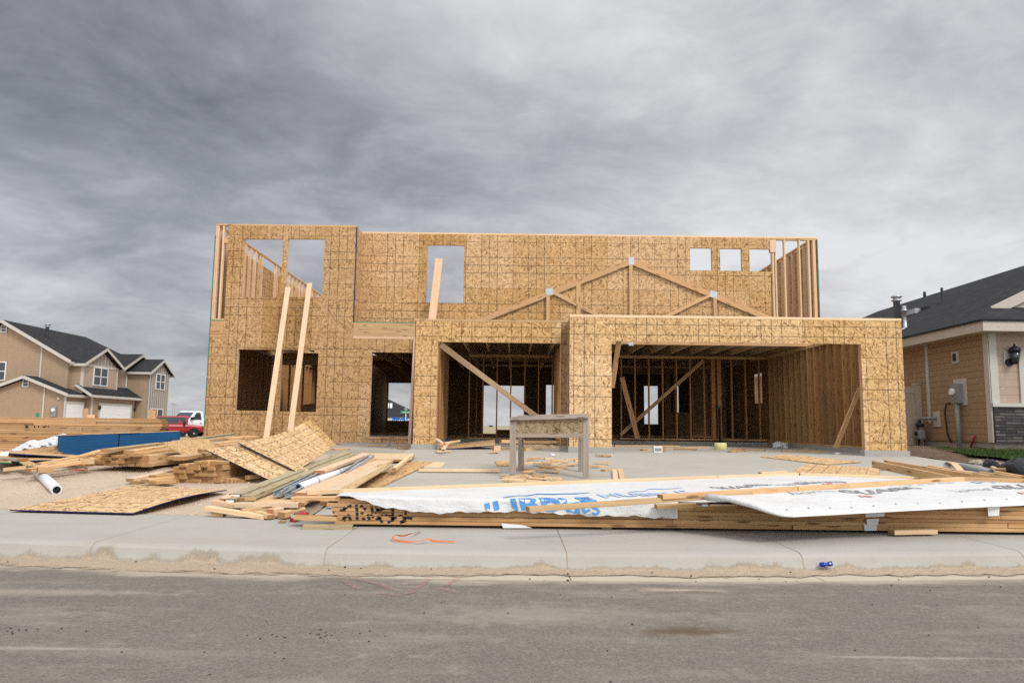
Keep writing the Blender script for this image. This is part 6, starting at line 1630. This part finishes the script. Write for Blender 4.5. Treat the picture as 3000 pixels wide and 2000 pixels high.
a = PY(*Zp(985, 815), 7.45)
quad('carton', [PY(*Zp(890, 835), 7.3), PY(*Zp(945, 850), 7.25), PY(*Zp(1090, 785), 7.6), PY(*Zp(1010, 775), 7.65)], .05, M['redcard'], None, 'flattened red carton lying at the sidewalk edge', 'carton')
quad('card', [PY(*Zp(902, 842), 7.235), PY(*Zp(938, 848), 7.235), PY(*Zp(938, 815), 7.235), PY(*Zp(902, 808), 7.235)], .003, M['label'], None, 'small white card fallen beside the red carton', 'card')
o = rocks('plastic_scrap', 1, lambda rr: (0, 0, 0), (.09, .1), M['plastic'], 3); 
def crumple(name, c_, r, m, lab, cat, seed, sz=.6):
    rr = random.Random(seed); bm = bmesh.new(); bmesh.ops.create_icosphere(bm, subdivisions=3, radius=1)
    offs = [(Vector((rr.gauss(0, 1), rr.gauss(0, 1), rr.gauss(0, 1))).normalized(), rr.uniform(-.45, .35), rr.uniform(.25, .6)) for _ in range(26)]
    for v in bm.verts:
        n = v.co.normalized(); s_ = 1 + sum(a * max(0, 1 - (n - d).length / w_) for d, a, w_ in offs)
        v.co = Vector((n.x * r * s_, n.y * r * s_, n.z * r * s_ * sz))
    me = bpy.data.meshes.new(name); bm.to_mesh(me); bm.free(); me.materials.append(m)
    o = bpy.data.objects.new(name, me); COL.objects.link(o); o.location = Vector(c_) + Vector((0, 0, r * sz * .55)); return tag(o, lab, cat)
bpy.data.objects.remove(o)
crumple('plastic_scrap', PG(978, 1488, 0), .07, M['plastic'], 'crumpled clear plastic on the gravel by the stack end', 'plastic scrap', 1, .4)
crumple('plastic_scrap', PD(1172, 1350, 0), .05, M['plastic'], 'blue and white plastic scrap beside the wide pale plank', 'plastic scrap', 2, .5)
crumple('plastic_scrap', PD(2583, 1378, 0), .075, M['plastic'], 'crumpled plastic lying under the board stack tips on the driveway', 'plastic scrap', 3, .6)
crumple('plastic_scrap', PD(2454, 1331, 0), .07, M['plastic'], 'small white plastic scrap on the driveway before the right garage post'.replace('right garage post', 'corner footing'), 'plastic scrap', 4, .4)
crumple('bottle_scrap', PD(1619, 1335, 0), .05, M['plastic'], 'tiny blue and white scrap beyond the sawhorse', 'plastic scrap', 5, .6)
crumple('brown_leaf', PZ(826, 1530, .13), .035, M['card'], 'curled brown scrap lying on the sidewalk alone', 'scrap', 6, .4)
cp0 = PZ(2421, 1652, .055)
cn = root('crushed_can', 'crushed blue drink can in the sandy gutter', 'can', tuple(cp0))
body = lathe('can_body', cp0, [(.019, -.045), (.025, -.038), (.026, -.016), (.012, -.002), (.022, .012), (.026, .034), (.020, .043)], M['can'], cn, n=14, axis='x')
for v in body.data.vertices: v.co.z = v.co.z * .72 + .12 * v.co.x; v.co.y += .18 * abs(v.co.x)
lathe('can_top', cp0 + Vector((.044, .008, .005)), [(.018, -.001), (.020, .002), (.015, .003)], M['galv'], cn, n=14, axis='x')
tube('white_swirl', [cp0 + Vector((.014, -.022, .008)), cp0 + Vector((.026, -.021, .012))], .006, M['label'], cn, n=6)

# --- planks leaning on the house
def lean(p, q, Da, Db, lab, w_=.125):
    B('plank', PY(*p, Da), PY(*q, Db), w_, .038, M['pink'], M['endpink'], lab, 'plank', up=(0, -1, 0))
lean((776, 1312), (844, 842), 16.4, 18.10, 'long pinkish plank leaning on the wall between the lower windows')
lean((846, 1300), (907.5, 830), 16.4, 18.10, 'long pinkish plank leaning on the wall before the second lower window')
B('plank', PY(1259, 1000, 18.3), PY(1286.5, 758, 18.62), .19, .038, M['pink'], M['endpink'], 'pinkish plank leaning in the tall upper window opening', 'plank', up=(0, -1, 0))

# --- sawhorse
SH = root('sawhorse', 'grey weathered sawhorse table with OSB side panels standing on the driveway', 'sawhorse', (.55, 11, .35))
def sframe(D, pxl, pxr, ft, fr, zt, panel=True):
    gm_ = M['grey_wood']
    for i, (a, b) in enumerate((pxl, pxr)):
        pa, pb = PY(a, ft[i], D), PY(b, zt[i], D)
        pa.z = drive(D) + .002
        beam('leg', pa, pb, .089 if True else .04, .038, gm_, gm_, SH, up=(0, 1, 0))
    return
DF, DB = 10.72, 11.45
sframe(DF, (1502.5, 1502.5), (1717, 1716), (1395, 1399), fr=None, zt=(1226, 1221))
sframe(DB, (1526.5, 1526.5), (1703, 1703), (1373, 1386), fr=None, zt=(1222, 1219))
def rail(name, pa, pb, D, w_, t_, m=None): beam(name, PY(*pa, D), PY(*pb, D), w_, t_, m or M['grey_wood'], M['grey_wood'], SH, up=(0, 0, 1))
rail('top_rail', (1493, 1227), (1724, 1220.5), DF - .042, .045, .045)
rail('top_rail', (1517, 1220), (1724, 1216), DB - .0, .14, .045)
rail('top_board', (1500, 1222.5), (1722, 1217), (DF + DB) / 2 - .1, .45, .025)
rail('lower_rail', (1511, 1275), (1708, 1275), DF - .0, .045, .062)
rail('lower_rail', (1535, 1270), (1705, 1270), DB, .045, .062)
p0, p1 = PY(1511.5, 1269, DF - .008), PY(1707.5, 1230, DF - .008)
box('side_panel', p0.x, p1.x, DF - .012, DF + .002, p0.z, p1.z, M['osb_old'], SH)
p0, p1 = PY(1535, 1265, DB), PY(1704, 1226, DB)
box('side_panel', p0.x, p1.x, DB - .012, DB + .002, p0.z, p1.z, M['osb_old'], SH)

# --- wedge offcuts under and around the sawhorse
gW = 'small pale offcuts around the sawhorse'
labW = 'small pale offcut in the scatter below the sawhorse'
rr = random.Random(12)
Zs = lambda zx, zy: (1260 + zx / 3.92, 1260 + zy / 3.92)
spots = [(1190, 320), (1310, 325), (1370, 330), (1430, 350), (1480, 345), (1190, 365), (1240, 385), (1330, 375), (1440, 380), (1600, 390), (1130, 380), (1120, 330), (1530, 355), (1640, 330), (1850, 410), (1970, 370), (1950, 412), (2035, 458), (1700, 385), (1725, 350), (1030, 450), (1130, 470), (1250, 450), (1330, 430), (1420, 425), (1500, 440), (1160, 490), (1380, 465), (1310, 415), (1470, 410), (860, 525), (930, 545), (1010, 520), (1090, 540), (1180, 530), (1270, 520), (1000, 585), (1060, 595), (1190, 585), (1240, 550), (1300, 595), (1370, 600), (1450, 570), (1520, 590), (1420, 545), (1600, 605), (1320, 555), (1150, 560), (1480, 600), (960, 570), (2030, 290), (1990, 285), (730, 250), (150, 240)]
first = None
for i, (zx, zy) in enumerate(spots):
    p = PD(*Zs(zx, zy), .014 + (.022 if i % 3 == 0 else 0) + (.02 if i % 7 == 0 else 0)); an = rr.choice([rr.uniform(-.7, .3), rr.uniform(-.3, .3), rr.uniform(.2, 1.0)]); L_ = rr.uniform(.16, .34)
    d = Vector((math.cos(an), math.sin(an), rr.uniform(-.08, .08))) * L_ / 2
    B('offcut', p - d, p + d, rr.choice((.05, .07, .089)), rr.choice((.02, .025, .035)), M['pale'] if rr.random() < .6 else M['lumber'], M['lumber'], labW, 'offcut', gW, up=(rr.uniform(-.12, .12), rr.uniform(-.12, .12), 1))
quad('panel', [PD(*Zs(780, 408), .02), PD(*Zs(915, 404), .02), PD(*Zs(905, 350), .02), PD(*Zs(740, 352), .02)], .016, M['osb_loose'], M['rim'], 'square panel offcut beside the sawhorse leg')
for (p, q, lab) in (((2135, 600), (2120, 462), 'short pinkish board pointing at the garage, outer of two'), ((2215, 592), (2180, 450), 'short pinkish board pointing at the garage, inner of two')):
    B('board', PD(*Zs(*p), .022), PD(*Zs(*q), .022), .075, .038, M['pink'], M['endpink'], lab)

# --- panels and boards on the driveway at the right
quad('panel', [PD(2228, 1337, .02), PD(2420, 1359, .02), PD(2526, 1351, .03), PD(2310, 1331, .03)], .014, M['osb_sheet'], M['rim'], 'flat panel lying on the driveway nearest the garage opening')
quad('panel', [PD(2316, 1383, .03), PD(2574, 1392, .03), PD(2576, 1371, .03), PD(2358, 1358, .03)], .014, M['osb_sheet'], M['rim'], 'flat panel lying on the driveway close behind the rails')
B('plank', PD(2226, 1388, .03), PD(2300, 1383, .03), .08, .05, M['pale'], M['end'], 'short pale plank end showing behind the far rail', 'plank')
for (p, q, Da, Db, lab) in (((2559, 1359), (2790, 1407), 10.6, 8.55, 'front board of the fanned pair on the driveway'), ((2594, 1357), (2850, 1400), 10.95, 8.9, 'rear board of the fanned pair on the driveway'), ((2721, 1373), (2900, 1404), 10.2, 8.9, 'board emerging behind the second gable peak'), ((2872, 1392), (2990, 1408), 9.6, 9.0, 'board tip near the black bag, longer of two'), ((2916, 1390), (3040, 1412), 9.9, 9.2, 'board tip near the black bag, shorter of two')):
    B('board', PY(*p, Da), PY(*q, Db), .045, .10, M['lumber'], M['end'], lab)
# neighbour's edge: wood strip, drain pipe, bag
quad('wood_strip', [PD(2768, 1353, .02), PD(2806, 1381, .1), PD(2828, 1382, .1), PD(2790, 1354, .04)], .02, M['pale'], M['end'], 'curved pale wood strip lying at the driveway edge', 'wood strip', bend=lambda s, t: .05 * math.sin(s * 3.1))
a, b = PG(2808, 1366, .10), PG(2912, 1384, .06); tag(tube('drain_pipe', [a, (a + b) / 2 + Vector((0, 0, .02)), b], .05, M['greymetal'], None, n=12), 'grey corrugated drain pipe along the pebble strip', 'pipe')
crumple('plastic_bag', PG(2990, 1398, 0), .26, M['blackplastic'], 'bulging black plastic bag at the edge of the lawn', 'bag', 9, .75)
crumple('black_hose_coil', PG(2905, 1376, 0), .13, M['blackplastic'], 'small black plastic heap at the end of the drain pipe', 'plastic scrap', 10, .9)
quad('cardboard', [PG(2922, 1386, .04), PG(2950, 1388, .04), PG(2946, 1370, .16), PG(2914, 1370, .16)], .02, M['card'], None, 'brown cardboard scrap standing by the black bag', 'cardboard')
a = PG(2910, 1372, .1); tag(tube('hose', smooth_path([PG(2908, 1370, .12), PG(2920, 1376, .12), PG(2932, 1385, .05), PG(2946, 1388, .03)], 4), .035, M['pale'], None, n=8), 'pale bent tube lying by the brown cardboard', 'tube')
a = PG(2962, 1390, .0); crumple('foam_scrap', PG(2964, 1390, 0), .12, M['yellow'], 'pale foam scrap beside the black bag', 'foam scrap', 14, .9)

# --- things on the garage floor
fz_ = lambda x, y: .574 if y > 14.4 else drive(y)
PF = lambda px, py, dz=0: PG(px, py, dz, fz_)
quad('panel', [PF(1279, 1316, .01), PY(1450, 1304, 15.6), PY(1450, 1287, 16.6), PF(1300, 1303, .01)], .014, M['osb_loose'], M['navy'], 'navy-edged panel propped up as a ramp in the narrow garage bay')
a = PF(1445, 1313, .05); B('block', a, a + Vector((.13, .05, .0)), .09, .1, M['pink'], M['endpink'], 'block holding up the ramp-like panel', 'block')
for i, (p, q, w_, m_, lab) in enumerate((((1455, 1312), (1480, 1315), .1, 'pale', 'pale scrap beside the propped panel block'), ((1530, 1312), (1640, 1309), .12, 'pink', 'long pinkish plank on the narrow bay floor, front of two'), ((1500, 1306), (1640, 1304), .12, 'pink', 'long pinkish plank on the narrow bay floor, rear of two'), ((1535, 1317), (1580, 1314), .09, 'pale', 'short pale board before the pinkish planks'), ((1436, 1325), (1456, 1325), .07, 'pink', 'tiny pinkish block alone on the narrow bay threshold'))):
    B('board', PF(*p, .025), PF(*q, .025), w_, .045, M[m_], M['end'], lab)
for i in range(7):
    p = PF(1470 + (i % 3) * 52 + rr.uniform(-8, 8), 1296 - (i // 3) * 2, .04 + .07 * (i // 3)); B('board', p, p + Vector((rr.uniform(.45, .9), rr.uniform(-.1, .15), 0)), .15, .06, M['lumber'], M['end'], 'board in the low heap at the back of the narrow bay', 'board', 'boards heaped in the narrow bay')
for i in range(8):
    p = PF(1282 + rr.uniform(0, 40), 1308 - rr.uniform(0, 14), .05 + rr.uniform(0, .16)); B('scrap', p, p + Vector((rr.uniform(-.3, .3), rr.uniform(-.2, .2), rr.uniform(-.12, .12))), .07, .03, M['pink'] if i % 2 else M['lumber'], M['end'], 'splintered scrap heaped inside the narrow bay corner', 'scrap', 'scraps in the narrow bay corner')
cbx = root('cardboard_box', 'small white and brown cardboard box on the wide bay floor', 'box', tuple(PF(1930, 1325)))
p = PF(1916, 1325); v, f = boxgeo(p.x, p.x + .17, p.y, p.y + .16, p.z, p.z + .125); mesh('carton', v, f, M['label'], cbx)
v, f = boxgeo(p.x + .172, p.x + .235, p.y + .01, p.y + .165, p.z, p.z + .12); mesh('brown_side', v, f, M['card'], cbx)
mesh('printed_panel', [(p.x + .02, p.y - .003, p.z + .03), (p.x + .15, p.y - .003, p.z + .03), (p.x + .15, p.y - .003, p.z + .09), (p.x + .02, p.y - .003, p.z + .09)], [(0, 1, 2, 3)], M['ink_grey'], cbx)
p = PF(2111, 1317); tag(lathe('foam_roll', p, [(.13, 0), (.142, .01), (.142, .15), (.13, .16), (.05, .161)], M['yellow'], None, n=28), 'pale yellow foam roll standing on the wide bay floor', 'foam roll')
x = PY(2108, 1240, YK - .25); gp = root('standing_pipe', 'black pipe with green cap standing among the wide bay studs', 'pipe', (x.x, YK - .25, .6)); zt_ = PY(2108, 1197, YK - .25).z
tube('pipe_body', [(x.x, YK - .25, .58), (x.x, YK - .25, zt_)], .03, M['black'], gp, n=10); tube('green_cap', [(x.x, YK - .25, zt_), (x.x, YK - .25, zt_ + .08)], .036, M['green'], gp, n=10)
crumple('plastic_bag', PF(2283, 1312), .2, M['plastic'], 'clear plastic bag on the floor at the back of the wide bay', 'bag', 15, .55)
p = PF(2305, 1311); o = box('yellow_pack', p.x, p.x + .36, p.y, p.y + .22, p.z, p.z + .17, M['yellowpack']); tag(o, 'yellow wrapped pack beside the clear plastic bag', 'pack')
for (p, q, lab) in (((1880, 1318), (2075, 1309), 'long tan strip lying before the foam roll'), ((1800, 1305), (1990, 1306), 'long strip along the stud wall foot in the wide bay'), ((1978, 1314), (2040, 1316), 'short tan strip beside the white box'), ((2137, 1323), (2182, 1320), 'pale board end touching the foam roll'), ((2140, 1315), (2240, 1319), 'thin strip running from the foam roll'), ((2225, 1309), (2275, 1308), 'short strip leading to the plastic bag'), ((2290, 1320), (2420, 1322), 'flat strip before the yellow pack'), ((2355, 1313), (2400, 1314), 'thin strip beyond the yellow pack'), ((1960, 1302), (2000, 1299), 'short block at the foot of the diagonal brace')):
    B('board', PF(*p, .02), PF(*q, .02), .09, .035, M['lumber'] if 'tan' in lab else M['stud'], M['end'], lab)
for (p, q, lab) in (((990, 1300), (1060, 1298), 'tan offcut on the porch path nearest the bent panel'), ((1075, 1303), (1140, 1304), 'tan offcut at the middle of the porch path'), ((1150, 1302), (1205, 1303), 'tan offcut on the porch path below the door'), ((975, 1316), (1020, 1314), 'tan offcut at the outer edge of the porch path'), ((1165, 1312), (1195, 1312), 'short offcut on the porch path before the footing')):
    B('offcut', PG(*p, .02, lambda x, y: .565), PG(*q, .02, lambda x, y: .565), .09, .03, M['lumber'], M['end'], lab, 'offcut')

# ================================================================== LIGHT AND SKY
EL, AZ = R_(43), R_(-52)        # sun behind the camera and to the right
sd = Vector((math.cos(EL) * math.sin(R_(38)), -math.cos(EL) * math.cos(R_(38)), math.sin(EL)))
ld = bpy.data.lights.new('sun', 'SUN'); ld.energy = 2.0; ld.angle = R_(16); ld.color = (1, .955, .89)
lo = bpy.data.objects.new('sun', ld); COL.objects.link(lo); lo.rotation_euler = (-sd).to_track_quat('-Z', 'Y').to_euler(); lo.location = (10, -12, 20)
w = bpy.data.worlds.new('World'); S.world = w; w.use_nodes = True
nt = w.node_tree; nt.nodes.clear()
class WN(NT):
    def __init__(s, t): s.t = t
k = WN(nt)
out = k.n('ShaderNodeOutputWorld')
sky = k.n('ShaderNodeTexSky', sky_type='NISHITA', sun_disc=False, sun_elevation=EL, sun_rotation=math.atan2(sd.x, sd.y))
bsky = k.n('ShaderNodeBackground'); k.L(sky.outputs[0], bsky.inputs[0]); bsky.inputs[1].default_value = .1
g = k.n('ShaderNodeTexCoord').outputs['Generated']
x, y, z = k.sep(g)[0], k.sep(g)[1], k.sep(g)[2]
zz = k.math('ADD', k.math('MAXIMUM', z, 0.0), .30)
pl = k.n('ShaderNodeCombineXYZ'); k.L(k.math('DIVIDE', x, zz), pl.inputs[0]); k.L(k.math('DIVIDE', y, zz), pl.inputs[1]); pl.inputs[2].default_value = 3.0
P = pl.outputs[0]
wv = k.n('ShaderNodeTexNoise'); k.L(P, wv.inputs['Vector']); wv.inputs['Scale'].default_value = 1.1; wv.inputs['Detail'].default_value = 3
wq = k.n('ShaderNodeVectorMath', operation='MULTIPLY_ADD'); k.L(wv.outputs['Color'], wq.inputs[0]); wq.inputs[1].default_value = (.55, .55, 0); k.L(P, wq.inputs[2]); P = wq.outputs[0]
n1 = k.noise(k.vm(P, scale=(1, 1, 1), rot=.6, loc=(1.7, 4.2, 0)), .9, 8, .58); n2 = k.noise(k.vm(P, scale=(1, 1.35, 1), rot=-.7, loc=(3, 8, 0)), 2.6, 8, .60); n3 = k.noise(k.vm(P, scale=(.7, 1.8, 1), rot=-.9, loc=(9, 1, 0)), 6.5, 6, .62)
b = k.math('ADD', k.math('MULTIPLY', k.math('SUBTRACT', n1, .5), .75), k.math('ADD', k.math('MULTIPLY', k.math('SUBTRACT', n2, .5), .36), k.math('MULTIPLY', k.math('SUBTRACT', n3, .5), .11)))
bl = k.math('MULTIPLY', k.math('ABSOLUTE', k.math('SUBTRACT', k.noise(k.vm(P, scale=(1, 1.2, 1), rot=.3, loc=(21, 3, 0)), 1.9, 7, .62), .5)), 2.0)
b = k.math('ADD', b, k.math('MULTIPLY', k.math('SUBTRACT', bl, .2), .42))
# broad light and dark cloud masses, placed by direction
def blob(px, py, sig, amp, acc, sy=1.0):
    d = ray(px, py).normalized()
    vx = k.n('ShaderNodeVectorMath', operation='SUBTRACT'); k.L(g, vx.inputs[0]); vx.inputs[1].default_value = d
    vs = k.n('ShaderNodeVectorMath', operation='MULTIPLY'); k.L(vx.outputs[0], vs.inputs[0]); vs.inputs[1].default_value = (1 / sig, 1 / sig, 1 / (sig * sy))
    ln = k.n('ShaderNodeVectorMath', operation='DOT_PRODUCT'); k.L(vs.outputs[0], ln.inputs[0]); k.L(vs.outputs[0], ln.inputs[1])
    e = k.math('EXPONENT', k.math('MULTIPLY', ln.outputs['Value'], -1.0))
    return k.math('ADD', acc, k.math('MULTIPLY', e, amp))
for q in ((60, 60, .22, -.34, .7), (650, 400, .22, -.11, .5), (1250, 480, .22, -.14, .45), (1100, 100, .28, .08, .6), (2300, 250, .40, .16, 1.0), (2750, 600, .30, .12, .8), (1750, 380, .16, -.08, .5), (150, 800, .22, .10, .5), (900, 640, .18, .03, .4), (2900, 860, .25, .08, .5), (2950, 100, .2, -.05, .7), (1750, 60, .2, .12, .5), (1500, 640, .3, .06, .3)):
    b = blob(*q[:4], b, q[4])
v = k.math('ADD', k.math('MULTIPLY', b, 1.15), .665)
colr = k.ramp(v, [(0.0, (.085, .09, .10)), (.25, (.165, .172, .19)), (.5, (.32, .33, .355)), (.75, (.54, .55, .575)), (1.0, (.80, .805, .82))])
# unseen cloud overhead and behind the camera, boosted to light ground and walls
el = k.math('SMOOTH_MIN', 1.0, 1.0, .1)
up = k.sep(k.ramp(z, [(.5, (0, 0, 0)), (.85, (1, 1, 1))]))[0]
back = k.sep(k.ramp(k.math('MULTIPLY', y, -1.0), [(.0, (0, 0, 0)), (.7, (1, 1, 1))]))[0]
boost = k.math('ADD', 1.0, k.math('ADD', k.math('MULTIPLY', up, 1.7), k.math('MULTIPLY', back, 2.1)))
bcl = k.n('ShaderNodeBackground'); k.L(colr, bcl.inputs[0]); k.L(boost, bcl.inputs[1])
ms = k.n('ShaderNodeMixShader'); ms.inputs[0].default_value = .94
k.L(bsky.outputs[0], ms.inputs[1]); k.L(bcl.outputs[0], ms.inputs[2]); k.L(ms.outputs[0], out.inputs[0])
S.view_settings.view_transform = 'Standard'; S.view_settings.look = 'None'; S.view_settings.exposure = 0; S.view_settings.gamma = 1
S.render.engine = 'CYCLES'
S.cycles.use_denoising = False; S.cycles.sample_clamp_indirect = 1.5
S.cycles.max_bounces = 5; S.cycles.diffuse_bounces = 2
bpy.context.view_layer.update()
for o in list(bpy.data.objects):
    if '_o' in o: del o['_o']
